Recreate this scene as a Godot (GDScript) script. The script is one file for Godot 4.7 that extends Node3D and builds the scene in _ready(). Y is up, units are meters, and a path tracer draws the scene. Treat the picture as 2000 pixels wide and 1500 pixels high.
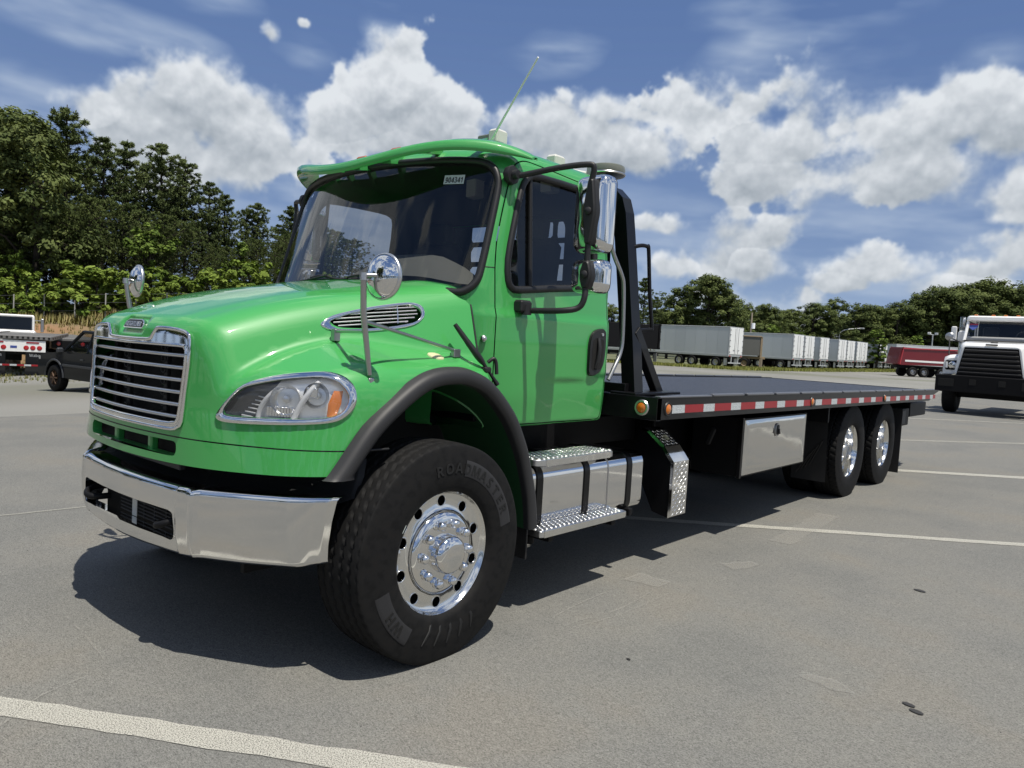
extends Node3D
# A green rollback tow truck parked on an asphalt lot. +z is the truck's forward, +x its left side, the front axle stands over the origin. Units are metres.

const HEADING := -40.393
var M := {}
var rng := RandomNumberGenerator.new()


func _ready() -> void:
	rng.seed = 7
	_camera_and_light()
	_make_materials()
	_terrain()
	_lot_markings()
	_tow_truck()
	_right_vehicles()
	_left_vehicles()
	_trees()
	_ground_cover()


func _camera_and_light() -> void:
	var cam := Camera3D.new()
	cam.name = "camera"
	cam.basis = Basis(Vector3(0.7584, 0.0579, -0.6492), Vector3(-0.0806, 0.9967, -0.0053), Vector3(0.6468, 0.0569, 0.7606)).orthonormalized()
	cam.position = Vector3(3.7236, 1.5155, 2.484)
	cam.fov = 53.87
	cam.near = 0.05
	cam.far = 2000.0
	add_child(cam)
	var we := WorldEnvironment.new()
	we.name = "environment"
	var e := Environment.new()
	e.background_mode = Environment.BG_SKY
	var s := Sky.new()
	var pm := PanoramaSkyMaterial.new()
	pm.panorama = _sky_picture()
	pm.energy_multiplier = 1.0
	s.sky_material = pm
	e.sky = s
	e.tonemap_mode = Environment.TONE_MAPPER_LINEAR
	e.tonemap_exposure = 1.0
	e.sdfgi_enabled = true
	e.ssao_enabled = true
	e.ssil_enabled = true
	we.environment = e
	add_child(we)
	var sun := DirectionalLight3D.new()
	sun.name = "sun"
	sun.light_energy = 1.6
	sun.light_color = Color(1.0, 0.975, 0.925)
	sun.light_angular_distance = 0.5
	sun.shadow_enabled = true
	sun.basis = Basis.looking_at(Vector3(-0.36, -1.0, -0.08).normalized(), Vector3(0, 0, 1))
	add_child(sun)


# ---------------------------------------------------------------- sky
# air and clouds by direction: [azimuth from the heading, elevation, half width, half height] in degrees
var cumulus := [
	 [-23.7,15.1,3.3,2.7],
	[-25.9,13.0,4.0,2.7],
	[-21.1,13.4,3.7,2.8],
	[-29.2,13.2,2.8,1.5],
	[-22.0,10.6,5.1,2.3],
	[-18.7,14.0,2.4,2.1],
	[-17.3,12.2,3.2,2.0],
	[-10.2,16.8,4.3,3.4],
	[-12.7,14.6,4.0,2.8],
	[-6.8,15.4,3.6,2.5],
	[-9.7,13.4,6.4,1.7],
	[-9.3,19.5,1.7,1.9],
	[-4.7,14.7,1.5,1.2],
	[5.6,17.3,3.5,1.5],
	[2.3,15.6,4.2,2.1],
	[7.0,14.3,5.9,2.2],
	[11.9,17.0,5.0,2.0],
	[16.6,17.1,3.8,1.6],
	[3.6,13.9,4.5,2.1],
	[19.5,15.0,4.9,3.1],
	[24.0,15.8,5.7,2.7],
	[28.8,15.7,5.2,2.3],
	[21.0,12.3,6.6,2.0],
	[26.7,12.4,5.5,2.2],
	[32.0,14.9,3.2,2.7],
	[10.3,9.1,2.2,1.0],
	[11.6,6.3,2.6,1.3],
	[16.9,6.1,2.9,1.4],
	[24.4,6.5,3.4,1.5],
	[22.9,5.4,2.2,1.0],
	[32.0,10.6,2.1,1.9],
	[32.8,11.8,1.1,1.5],
	[30.8,5.0,3.3,1.0],
	[-18.6,19.7,0.9,1.0],
	[-16.4,20.7,0.7,0.5] 
]
var wisps := [
	 [-30.5,18.1,7.9,1.4],
	[-25.1,17.8,5.2,1.5],
	[-21.7,20.9,4.0,0.9],
	[-10.9,21.6,2.2,2.4],
	[-16.1,19.0,3.2,1.9],
	[19.1,19.8,8.3,3.3],
	[23.4,22.5,6.0,1.4],
	[15.0,22.8,4.8,1.2],
	[1.6,20.5,4.5,1.3],
	[19.9,8.9,12.8,2.4],
	[9.2,3.1,10.8,2.3],
	[29.1,8.1,6.8,1.9],
	[-12.2,10.6,9.4,2.1],
	[-32.9,13.2,2.2,1.8],
	[31.0,19.3,4.0,1.7] 
]
var n1 := FastNoiseLite.new()
var n2 := FastNoiseLite.new()
var n3 := FastNoiseLite.new()


func _sky_color(az: float, el: float) -> Color:
	var h := clampf(el / 55.0, 0.0, 1.0)
	var c := Color(0.50, 0.60, 0.765).lerp(Color(0.30, 0.41, 0.615), pow(h, 0.42))
	c = c.lerp(Color(0.66, 0.74, 0.83), 0.88 * exp(-maxf(el, 0.0) / 7.5))
	var a := deg_to_rad(az)
	var b := deg_to_rad(el)
	var d := Vector3(sin(a) * cos(b), sin(b), -cos(a) * cos(b)) * 100.0
	# cumulus
	var base := -2.0
	var floor_at := 0.0
	var tall := 1.0
	for p in cumulus:
		var u: float = (az - p[0]) / p[2]
		if u > 2.2 or u < -2.2:
			continue
		var w: float = (el - p[1]) / p[3]
		if w < 0.0:
			w *= 1.25
		var q := 1.0 - sqrt(u * u + w * w)
		if q > base:
			floor_at = lerpf(p[1] - p[3], floor_at, clampf(base - q + 1.0, 0.0, 1.0)) if base > -1.9 else p[1] - p[3]
			tall = p[3] * 2.0
			base = q
	var far := absf(az)
	if far > 38.0:
		var g := n3.get_noise_3d(d.x, d.y * 2.0, d.z) * 2.1 - 0.15 - 0.4 * clampf((el - 35.0) / 40.0, 0.0, 1.0)
		var k := clampf((far - 38.0) / 8.0, 0.0, 1.0)
		if g * k - (1.0 - k) > base:
			base = g * k - (1.0 - k)
			floor_at = el - 2.5
			tall = 4.0
	elif el < 11.0 and az > 2.0:
		var g3 := n3.get_noise_3d(d.x * 2.2 + 30.0, d.y * 5.0, d.z * 2.2) * 1.5 - 0.28 - 0.35 * absf(el - 5.0) / 6.0
		if g3 > base:
			base = g3
			floor_at = el - 0.8
			tall = 2.4
	elif el > 26.0:
		var g2 := n3.get_noise_3d(d.x, d.y * 2.0, d.z) * 2.1 - 0.35
		var k2 := clampf((el - 26.0) / 8.0, 0.0, 1.0)
		if g2 * k2 - (1.0 - k2) > base:
			base = g2 * k2 - (1.0 - k2)
			floor_at = el - 2.5
			tall = 4.0
	# thin high cloud
	var veil := 0.0
	var edge := n3.get_noise_3d(d.x * 3.0 + 50.0, d.y * 6.0, d.z * 3.0)
	for p in wisps:
		var u: float = (az - p[0]) / p[2]
		var w: float = (el - p[1]) / p[3]
		var q := 1.15 - sqrt(u * u + w * w) + 0.9 * edge
		if q > 0.0:
			veil = maxf(veil, minf(q, 0.9))
	if far > 40.0 or el > 25.0:
		veil = maxf(veil, 0.35)
	veil = maxf(veil, 0.75 * exp(-pow((el - 7.0) / 5.0, 2.0)))
	if veil > 0.0:
		var s := n2.get_noise_3d(d.x * 0.6 + d.y * 0.5, d.y * 2.6, d.z * 0.6) * 0.9 + 0.30
		var t := clampf(veil * 1.5, 0.0, 1.0) * clampf(s, 0.0, 1.0)
		c = c.lerp(Color(0.80, 0.84, 0.89), t * 0.80)
	if base > -1.3:
		var f := n1.get_noise_3d(d.x, d.y, d.z)
		var soft := 0.30 + 0.75 * smoothstep(-0.35, 0.35, n3.get_noise_3d(d.x * 5.0, d.y * 5.0, d.z * 5.0))
		var den := base * 1.1 + f * 1.7 + 0.33
		var al := smoothstep(0.0, soft, den)
		if al > 0.0:
			var up := n1.get_noise_3d(d.x - 0.25, d.y + 1.1, d.z)
			var rise := clampf((el - floor_at) / tall, 0.0, 1.0)
			var lit := 0.44 + 0.40 * smoothstep(0.0, 0.75, rise) + (f - up) * 1.0 + 0.10 * (1.0 - smoothstep(0.25, 0.9, den)) - 0.10 * smoothstep(0.7, 1.6, den)
			lit = clampf(lit, 0.0, 1.0)
			var cc := Color(0.565, 0.605, 0.645).lerp(Color(0.90, 0.915, 0.93), lit)
			c = c.lerp(cc, al * 0.97)
	return c


func _paint(w: int, h: int, az0: float, az1: float, el1: float, el0: float) -> Image:
	var data := PackedByteArray()
	data.resize(w * h * 3)
	var rows := func(j: int) -> void:
		var el := el1 + (el0 - el1) * (j + 0.5) / h
		var o := j * w * 3
		for i in w:
			var az := az0 + (az1 - az0) * (i + 0.5) / w
			var c := _sky_color(az, el)
			data[o] = int(clampf(c.r, 0, 1) * 255.0)
			data[o + 1] = int(clampf(c.g, 0, 1) * 255.0)
			data[o + 2] = int(clampf(c.b, 0, 1) * 255.0)
			o += 3
	for j in h:
		rows.call(j)
	return Image.create_from_data(w, h, false, Image.FORMAT_RGB8, data)


func _sky_picture() -> ImageTexture:
	n1.seed = 11
	n1.noise_type = FastNoiseLite.TYPE_SIMPLEX_SMOOTH
	n1.frequency = 0.075
	n1.fractal_type = FastNoiseLite.FRACTAL_FBM
	n1.fractal_octaves = 7
	n1.fractal_gain = 0.58
	n2.seed = 5
	n2.noise_type = FastNoiseLite.TYPE_SIMPLEX_SMOOTH
	n2.frequency = 0.06
	n2.fractal_octaves = 5
	n2.fractal_gain = 0.55
	n3.seed = 23
	n3.noise_type = FastNoiseLite.TYPE_SIMPLEX_SMOOTH
	n3.frequency = 0.018
	n3.fractal_octaves = 3
	var w := 4096
	var h := 2048
	var full := Image.create(w, h, false, Image.FORMAT_RGB8)
	full.fill(Color(0.42, 0.42, 0.40))
	# columns of the panorama run from azimuth 0 (-z) over 90 (+x) to 360
	var rough := _paint_wrapped(768, 192)
	rough.resize(w, h / 2, Image.INTERPOLATE_CUBIC)
	full.blit_rect(rough, Rect2i(0, 0, w, h / 2), Vector2i(0, 0))
	var x0 := int((HEADING - 39.5 + 360.0) / 360.0 * w)
	var x1 := int((HEADING + 39.5 + 360.0) / 360.0 * w)
	var y0 := int((90.0 - 34.0) / 180.0 * h)
	var y1 := h / 2
	var fine := _paint(x1 - x0, y1 - y0, x0 * 360.0 / w - 360.0 - HEADING, x1 * 360.0 / w - 360.0 - HEADING, 90.0 - y0 * 180.0 / h, 0.0)
	full.blit_rect(fine, Rect2i(0, 0, x1 - x0, y1 - y0), Vector2i(x0, y0))
	return ImageTexture.create_from_image(full)


func _paint_wrapped(w: int, h: int) -> Image:
	var im := Image.create(w, h, false, Image.FORMAT_RGB8)
	for j in h:
		for i in w:
			im.set_pixel(i, j, _sky_color(wrapf((i + 0.5) * 360.0 / w - HEADING, -180.0, 180.0), 90.0 - (j + 0.5) * 90.0 / h))
	return im


# ---------------------------------------------------------------- scene tree
var taken := {}


func numbered(called: String) -> String:
	taken[called] = taken.get(called, -1) + 1
	return called if taken[called] == 0 else "%s_%03d" % [called, taken[called]]


func tag(o: Node3D, label: String, category: String, group := "") -> Node3D:
	o.set_meta("label", label)
	o.set_meta("category", category)
	if group:
		o.set_meta("group", group)
	return o


func thing(called: String, label: String, category: String, at := Vector3(0, 0, 0), turn := 0.0, group := "") -> Node3D:
	var o := Node3D.new()
	o.name = numbered(called)
	o.position = at
	o.rotation.y = turn
	add_child(o)
	return tag(o, label, category, group)


func dup(o: Node3D, label: String, at: Vector3, turn: float, group := "", called := "") -> Node3D:
	var c: Node3D = o.duplicate()
	c.name = numbered(called if called else String(o.name).rstrip("_0123456789"))
	c.position = at
	c.rotation.y = turn
	add_child(c)
	return tag(c, label, o.get_meta("category"), group if group else o.get_meta("group", ""))


func part(parent: Node3D, called: String, g, mat: Material) -> MeshInstance3D:
	var o := MeshInstance3D.new()
	o.name = called
	o.mesh = g.mesh() if g is Geo else g
	o.material_override = mat
	parent.add_child(o, true)
	return o


func group_part(parent: Node3D, called: String, at := Vector3(0, 0, 0)) -> Node3D:
	var o := Node3D.new()
	o.name = called
	o.position = at
	parent.add_child(o, true)
	return o


func structure(called: String, g, mat: Material) -> MeshInstance3D:
	var o := MeshInstance3D.new()
	o.name = numbered(called)
	o.mesh = g.mesh() if g is Geo else g
	o.material_override = mat
	o.set_meta("kind", "structure")
	add_child(o)
	return o


# ---------------------------------------------------------------- geometry
class Geo:
	var v := PackedVector3Array()
	var n := PackedVector3Array()
	var uv := PackedVector2Array()
	var c := PackedColorArray()
	var t := PackedInt32Array()
	var x := Transform3D.IDENTITY
	var tint := Color.WHITE
	var colored := false

	func at(o: Vector3, b := Basis.IDENTITY) -> Geo:
		x = Transform3D(b, o)
		return self

	func vert(p: Vector3, nn: Vector3, u := Vector2.ZERO) -> int:
		v.append(x * p)
		n.append((x.basis * nn).normalized())
		uv.append(u)
		if colored:
			c.append(tint)
		return v.size() - 1

	func tri(a: int, b: int, d: int) -> void:
		var g := (v[b] - v[a]).cross(v[d] - v[a])
		if g.dot(n[a] + n[b] + n[d]) > 0.0:
			t.append_array([a, d, b])
		else:
			t.append_array([a, b, d])

	func quad(a: int, b: int, d: int, e: int) -> void:
		tri(a, b, d)
		tri(a, d, e)

	func face(pts: Array, nn := Vector3.ZERO) -> Geo:
		if nn == Vector3.ZERO:
			nn = (pts[1] - pts[0]).cross(pts[2] - pts[0]).normalized()
		var f := []
		for p in pts:
			f.append(vert(p, nn))
		for i in range(1, pts.size() - 1):
			tri(f[0], f[i], f[i + 1])
		return self

	# a box with rounded-looking edges
	func box(ctr: Vector3, size: Vector3, bevel := 0.004, b := Basis.IDENTITY) -> Geo:
		var h := size * 0.5
		var r := minf(bevel, minf(h.x, minf(h.y, h.z)) * 0.95)
		if r <= 0.0:
			for ax in 3:
				for s in [-1.0, 1.0]:
					var nn := Vector3(0, 0, 0)
					nn[ax] = s
					var p := Vector3(0, 0, 0)
					p[ax] = s * h[ax]
					var a1 := Vector3(0, 0, 0)
					a1[(ax + 1) % 3] = h[(ax + 1) % 3]
					var a2 := Vector3(0, 0, 0)
					a2[(ax + 2) % 3] = h[(ax + 2) % 3]
					face([ctr + b * (p - a1 - a2), ctr + b * (p + a1 - a2), ctr + b * (p + a1 + a2), ctr + b * (p - a1 + a2)], b * nn)
			return self
		var id := {}
		for ax in 3:
			for s in 8:
				var sg := Vector3(1 if s & 1 else -1, 1 if s & 2 else -1, 1 if s & 4 else -1)
				var p := sg * (h - Vector3(r, r, r))
				p[ax] = sg[ax] * h[ax]
				var nn := Vector3(0, 0, 0)
				nn[ax] = sg[ax]
				id[s * 3 + ax] = vert(ctr + b * p, b * nn)
		for ax in 3:
			var j := (ax + 1) % 3
			var k := (ax + 2) % 3
			for s in [0, 1]:
				var q := []
				for w in [[0, 0], [1, 0], [1, 1], [0, 1]]:
					q.append(id[((s << ax) | (w[0] << j) | (w[1] << k)) * 3 + ax])
				quad(q[0], q[1], q[2], q[3])
				for w in [0, 1]:
					# the edge along ax between the faces j and k
					var e0: int = (s << j) | (w << k)
					var e1: int = e0 | (1 << ax)
					quad(id[e0 * 3 + j], id[e1 * 3 + j], id[e1 * 3 + k], id[e0 * 3 + k])
		for s in 8:
			tri(id[s * 3], id[s * 3 + 1], id[s * 3 + 2])
		return self

	func tube(path: Array, radius, sides := 8, closed := false, caps := true, flat := 1.0) -> Geo:
		var m := path.size()
		var ring := []
		var up := Vector3(0, 1, 0)
		for i in m:
			var d: Vector3
			if closed:
				d = (path[(i + 1) % m] - path[(i + m - 1) % m]).normalized()
			else:
				d = (path[mini(i + 1, m - 1)] - path[maxi(i - 1, 0)]).normalized()
			if i == 0:
				up = Vector3(0, 1, 0) if absf(d.y) < 0.9 else Vector3(1, 0, 0)
			var a := (up - d * up.dot(d)).normalized()
			up = a
			var b := d.cross(a)
			var r: float = radius[i] if radius is Array or radius is PackedFloat32Array else radius
			var line := []
			for k in sides:
				var g := TAU * k / sides
				var nn := a * cos(g) + b * sin(g)
				line.append(vert(path[i] + (a * cos(g) * flat + b * sin(g)) * r, nn))
			ring.append(line)
		for i in (m if closed else m - 1):
			for k in sides:
				var k2 := (k + 1) % sides
				var i2 := (i + 1) % m
				quad(ring[i][k], ring[i2][k], ring[i2][k2], ring[i][k2])
		if caps and not closed:
			for e in [0, m - 1]:
				var d: Vector3 = (path[0] - path[1]).normalized() if e == 0 else (path[m - 1] - path[m - 2]).normalized()
				var f := []
				for k in sides:
					f.append(vert(x.affine_inverse() * v[ring[e][k]], d))
				for k in range(1, sides - 1):
					tri(f[0], f[k], f[k + 1])
		return self

	func cyl(a: Vector3, b: Vector3, r0: float, r1 := -1.0, sides := 16) -> Geo:
		return tube([a, b], [r0, r0 if r1 < 0.0 else r1], sides)

	# profile of (radius, height) turned round the local y axis
	func lathe(prof: Array, segs := 32, crease := 0.55, arc := TAU) -> Geo:
		var m := prof.size()
		for i in m - 1:
			var d0: Vector2 = (prof[i + 1] - prof[i]).normalized()
			var n0 := Vector2(d0.y, -d0.x)
			var na := n0
			var nb := n0
			if i > 0:
				var dp: Vector2 = (prof[i] - prof[i - 1]).normalized()
				if absf(dp.angle_to(d0)) < crease:
					na = (n0 + Vector2(dp.y, -dp.x)).normalized()
			if i < m - 2:
				var dn: Vector2 = (prof[i + 2] - prof[i + 1]).normalized()
				if absf(d0.angle_to(dn)) < crease:
					nb = (n0 + Vector2(dn.y, -dn.x)).normalized()
			var a := []
			var b := []
			for k in segs + 1:
				var g := arc * k / segs
				var cs := cos(g)
				var sn := sin(g)
				a.append(vert(Vector3(prof[i].x * cs, prof[i].y, prof[i].x * sn), Vector3(na.x * cs, na.y, na.x * sn)))
				b.append(vert(Vector3(prof[i + 1].x * cs, prof[i + 1].y, prof[i + 1].x * sn), Vector3(nb.x * cs, nb.y, nb.x * sn)))
			for k in segs:
				if prof[i].x > 1e-5:
					tri(a[k], a[k + 1], b[k + 1])
				if prof[i + 1].x > 1e-5:
					tri(a[k], b[k + 1], b[k])
		return self

	# a flat outline (x, y) with depth along z, its front edge bevelled
	func prism(poly: PackedVector2Array, z0: float, z1: float, bevel := 0.0) -> Geo:
		var m := poly.size()
		var area := 0.0
		for i in m:
			area += poly[i].cross(poly[(i + 1) % m])
		var sgn := signf(area)
		var inner := PackedVector2Array()
		var en := []
		for i in m:
			var e := (poly[(i + 1) % m] - poly[i]).normalized()
			en.append(Vector2(e.y, -e.x) * sgn)
		for i in m:
			var b: Vector2 = (en[i] + en[(i + m - 1) % m]).normalized()
			inner.append(poly[i] - b * bevel / maxf(0.4, b.dot(en[i])))
		var tr := Geometry2D.triangulate_polygon(poly)
		for s in [[z0, -1.0], [z1, 1.0]]:
			var f := []
			var src := inner if s[1] > 0.0 and bevel > 0.0 else poly
			for p in src:
				f.append(vert(Vector3(p.x, p.y, s[0]), Vector3(0, 0, s[1]), p))
			for i in range(0, tr.size(), 3):
				tri(f[tr[i]], f[tr[i + 1]], f[tr[i + 2]])
		var zz := z1 - bevel * signf(z1 - z0)
		for i in m:
			var j := (i + 1) % m
			var na: Vector2 = en[i]
			var nb: Vector2 = en[i]
			if en[i].dot(en[(i + m - 1) % m]) > 0.8:
				na = (en[i] + en[(i + m - 1) % m]).normalized()
			if en[i].dot(en[j]) > 0.8:
				nb = (en[i] + en[j]).normalized()
			var q := [vert(Vector3(poly[i].x, poly[i].y, z0), Vector3(na.x, na.y, 0)), vert(Vector3(poly[j].x, poly[j].y, z0), Vector3(nb.x, nb.y, 0)), vert(Vector3(poly[j].x, poly[j].y, zz), Vector3(nb.x, nb.y, 0)), vert(Vector3(poly[i].x, poly[i].y, zz), Vector3(na.x, na.y, 0))]
			quad(q[0], q[1], q[2], q[3])
			if bevel > 0.0:
				var s1 := vert(Vector3(inner[j].x, inner[j].y, z1), Vector3(nb.x, nb.y, 1.0))
				var s0 := vert(Vector3(inner[i].x, inner[i].y, z1), Vector3(na.x, na.y, 1.0))
				quad(q[3], q[2], s1, s0)
		return self

	# rows of points as a smooth sheet
	func sheet(rows: Array, flip := 1.0) -> Geo:
		var m := rows.size()
		var w: int = rows[0].size()
		var id := []
		for i in m:
			var line := []
			for j in w:
				var du: Vector3 = rows[mini(i + 1, m - 1)][j] - rows[maxi(i - 1, 0)][j]
				var dv: Vector3 = rows[i][mini(j + 1, w - 1)] - rows[i][maxi(j - 1, 0)]
				line.append(vert(rows[i][j], du.cross(dv).normalized() * flip, Vector2(float(j) / (w - 1), float(i) / (m - 1))))
			id.append(line)
		for i in m - 1:
			for j in w - 1:
				quad(id[i][j], id[i + 1][j], id[i + 1][j + 1], id[i][j + 1])
		return self

	func add(g: Geo, xf := Transform3D.IDENTITY) -> Geo:
		var o := v.size()
		var q := x * xf
		for i in g.v.size():
			v.append(q * g.v[i])
			n.append((q.basis * g.n[i]).normalized())
		uv.append_array(g.uv)
		if colored:
			if g.colored:
				c.append_array(g.c)
			else:
				for i in g.v.size():
					c.append(tint)
		var turned := q.basis.determinant() < 0.0
		for i in range(0, g.t.size(), 3):
			if turned:
				t.append_array([o + g.t[i], o + g.t[i + 2], o + g.t[i + 1]])
			else:
				t.append_array([o + g.t[i], o + g.t[i + 1], o + g.t[i + 2]])
		return self

	func mirrored() -> Geo:
		var g := Geo.new()
		g.colored = colored
		g.add(self, Transform3D(Basis(Vector3(-1, 0, 0), Vector3(0, 1, 0), Vector3(0, 0, 1)), Vector3(0, 0, 0)))
		return g

	# keeps the side where g(p) >= 0; new corners may be pulled onto the surface f
	func clip(g: Callable) -> Geo:
		var val := PackedFloat32Array()
		val.resize(v.size())
		for i in v.size():
			val[i] = g.call(v[i])
		var out := PackedInt32Array()
		var cut := {}
		for i in range(0, t.size(), 3):
			var q := [t[i], t[i + 1], t[i + 2]]
			var inn := int(val[q[0]] >= 0.0) + int(val[q[1]] >= 0.0) + int(val[q[2]] >= 0.0)
			if inn == 3:
				out.append_array(q)
			elif inn > 0:
				var poly := []
				for k in 3:
					var a: int = q[k]
					var b: int = q[(k + 1) % 3]
					if val[a] >= 0.0:
						poly.append(a)
					if (val[a] >= 0.0) != (val[b] >= 0.0):
						var key := mini(a, b) * 4194304 + maxi(a, b)
						if not cut.has(key):
							var lo := 0.0
							var hi := 1.0
							var f0 := val[a]
							var f1 := val[b]
							var s := 0.5
							for it in 4:
								s = lo + (hi - lo) * clampf(f0 / (f0 - f1), 0.05, 0.95)
								var fm: float = g.call(v[a].lerp(v[b], s))
								if (fm >= 0.0) == (f0 >= 0.0):
									lo = s
									f0 = fm
								else:
									hi = s
									f1 = fm
							v.append(v[a].lerp(v[b], s))
							n.append(n[a].lerp(n[b], s).normalized())
							uv.append(uv[a].lerp(uv[b], s))
							if colored:
								c.append(c[a])
							cut[key] = v.size() - 1
						poly.append(cut[key])
				for k in range(1, poly.size() - 1):
					out.append_array([poly[0], poly[k], poly[k + 1]])
		t = out
		return self

	func mesh() -> ArrayMesh:
		var used := PackedInt32Array()
		used.resize(v.size())
		used.fill(-1)
		var v2 := PackedVector3Array()
		var n2 := PackedVector3Array()
		var u2 := PackedVector2Array()
		var c2 := PackedColorArray()
		var t2 := PackedInt32Array()
		t2.resize(t.size())
		for i in t.size():
			var k := t[i]
			if used[k] < 0:
				used[k] = v2.size()
				v2.append(v[k])
				n2.append(n[k])
				u2.append(uv[k])
				if colored:
					c2.append(c[k])
			t2[i] = used[k]
		for i in range(0, t2.size(), 3):
			var q := (v2[t2[i + 1]] - v2[t2[i]]).cross(v2[t2[i + 2]] - v2[t2[i]])
			if q.dot(n2[t2[i]] + n2[t2[i + 1]] + n2[t2[i + 2]]) > 0.0:
				var w := t2[i + 1]
				t2[i + 1] = t2[i + 2]
				t2[i + 2] = w
		var a := []
		a.resize(Mesh.ARRAY_MAX)
		a[Mesh.ARRAY_VERTEX] = v2
		a[Mesh.ARRAY_NORMAL] = n2
		a[Mesh.ARRAY_TEX_UV] = u2
		if colored:
			a[Mesh.ARRAY_COLOR] = c2
		a[Mesh.ARRAY_INDEX] = t2
		var m := ArrayMesh.new()
		m.add_surface_from_arrays(Mesh.PRIMITIVE_TRIANGLES, a)
		return m


func smax(a: float, b: float, k: float) -> float:
	var h := maxf(k - absf(a - b), 0.0) / k
	return maxf(a, b) + h * h * k * 0.25


func smin(a: float, b: float, k: float) -> float:
	return -smax(-a, -b, k)


func slope(f: Callable, p: Vector3) -> Vector3:
	var e := 0.0015
	return Vector3(f.call(p + Vector3(e, 0, 0)) - f.call(p - Vector3(e, 0, 0)), f.call(p + Vector3(0, e, 0)) - f.call(p - Vector3(0, e, 0)), f.call(p + Vector3(0, 0, e)) - f.call(p - Vector3(0, 0, e))) / (2.0 * e)


# the skin f = 0 inside a box, as surface nets whose corners are pulled onto the skin
func skin(f: Callable, lo: Vector3, hi: Vector3, cell: float, sub := 5) -> Geo:
	var g := Geo.new()
	var big := cell * sub
	var cnt := Vector3i(((hi - lo) / big).ceil())
	var id := {}
	var edges := []
	var w := sub + 1
	var val := PackedFloat32Array()
	val.resize(w * w * w)
	for bi in cnt.x:
		for bj in cnt.y:
			for bk in cnt.z:
				var o := lo + Vector3(bi, bj, bk) * big
				if absf(f.call(o + Vector3(1, 1, 1) * big * 0.5)) > big * 1.25:
					continue
				for i in w:
					for j in w:
						for k in w:
							val[(i * w + j) * w + k] = f.call(o + Vector3(i, j, k) * cell)
				for i in sub:
					for j in sub:
						for k in sub:
							var at := (i * w + j) * w + k
							var s := Vector3(0, 0, 0)
							var hits := 0
							var first := val[at] < 0.0
							var mixed := false
							for q in 8:
								if (val[at + (w * w if q & 1 else 0) + (w if q & 2 else 0) + (1 if q & 4 else 0)] < 0.0) != first:
									mixed = true
									break
							if not mixed:
								continue
							for ax in 3:
								var st: int = [w * w, w, 1][ax]
								var s1: int = [w * w, w, 1][(ax + 1) % 3]
								var s2: int = [w * w, w, 1][(ax + 2) % 3]
								for q in 4:
									var a0: int = at + (s1 if q & 1 else 0) + (s2 if q & 2 else 0)
									var fa := val[a0]
									var fb := val[a0 + st]
									if (fa < 0.0) != (fb < 0.0):
										var p := Vector3(0, 0, 0)
										p[ax] = fa / (fa - fb)
										p[(ax + 1) % 3] = q & 1
										p[(ax + 2) % 3] = q >> 1
										s += p
										hits += 1
										if q == 0:
											edges.append([Vector3i(bi * sub + i, bj * sub + j, bk * sub + k), ax])
							var p := o + (Vector3(i, j, k) + s / hits) * cell
							var gr := Vector3(0, 0, 0)
							for it in 2:
								gr = slope(f, p)
								p -= gr * (f.call(p) / maxf(gr.length_squared(), 0.1))
							id[Vector3i(bi * sub + i, bj * sub + j, bk * sub + k)] = g.vert(p, gr, Vector2(p.x + p.z, p.y))
	for e in edges:
		var c0: Vector3i = e[0]
		var d1 := Vector3i.ZERO
		var d2 := Vector3i.ZERO
		d1[(e[1] + 1) % 3] = 1
		d2[(e[1] + 2) % 3] = 1
		var a: int = id.get(c0, -1)
		var b: int = id.get(c0 - d1, -1)
		var c: int = id.get(c0 - d1 - d2, -1)
		var d: int = id.get(c0 - d2, -1)
		if a >= 0 and b >= 0 and c >= 0 and d >= 0:
			g.quad(a, b, c, d)
	return g


# the point of the skin f = 0 that a line from p along d meets first
func drop(f: Callable, p: Vector3, d: Vector3, most := 3.0) -> Vector3:
	d = d.normalized()
	var s := 0.0
	while s < most:
		var h: float = f.call(p + d * s)
		if h < 0.0005:
			break
		s += maxf(h * 0.7, 0.001)
	return p + d * s


# signed distance to a polygon, positive inside
func inside(p: Vector2, poly: PackedVector2Array) -> float:
	var m := poly.size()
	var d := 1e9
	var ins := false
	var j := m - 1
	for i in m:
		var a := poly[j]
		var b := poly[i]
		var e := b - a
		var w := p - a
		var q := w - e * clampf(w.dot(e) / e.length_squared(), 0.0, 1.0)
		d = minf(d, q.length_squared())
		if (a.y > p.y) != (b.y > p.y) and p.x < (b.x - a.x) * (p.y - a.y) / (b.y - a.y) + a.x:
			ins = not ins
		j = i
	return sqrt(d) if ins else -sqrt(d)


func rounded(pts: Array, r: float, steps := 4) -> PackedVector2Array:
	var out := PackedVector2Array()
	var m := pts.size()
	for i in m:
		var p: Vector2 = pts[i]
		var a: Vector2 = pts[(i + m - 1) % m] - p
		var b: Vector2 = pts[(i + 1) % m] - p
		var k := minf(r, minf(a.length(), b.length()) * 0.49)
		var p0 := p + a.normalized() * k
		var p1 := p + b.normalized() * k
		for s in steps + 1:
			var u := float(s) / steps
			out.append(p0.lerp(p, u).lerp(p.lerp(p1, u), u))
	return out


# a smooth curve through points, n pieces between two
func curve(pts: Array, n := 5, closed := false) -> Array:
	var out := []
	var m := pts.size()
	for i in (m if closed else m - 1):
		var p0 = pts[(i + m - 1) % m] if closed else pts[maxi(i - 1, 0)]
		var p1 = pts[i]
		var p2 = pts[(i + 1) % m]
		var p3 = pts[(i + 2) % m] if closed else pts[mini(i + 2, m - 1)]
		for s in n:
			var u := float(s) / n
			out.append(p1.cubic_interpolate(p2, p0, p3, u))
	if not closed:
		out.append(pts[m - 1])
	return out


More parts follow.
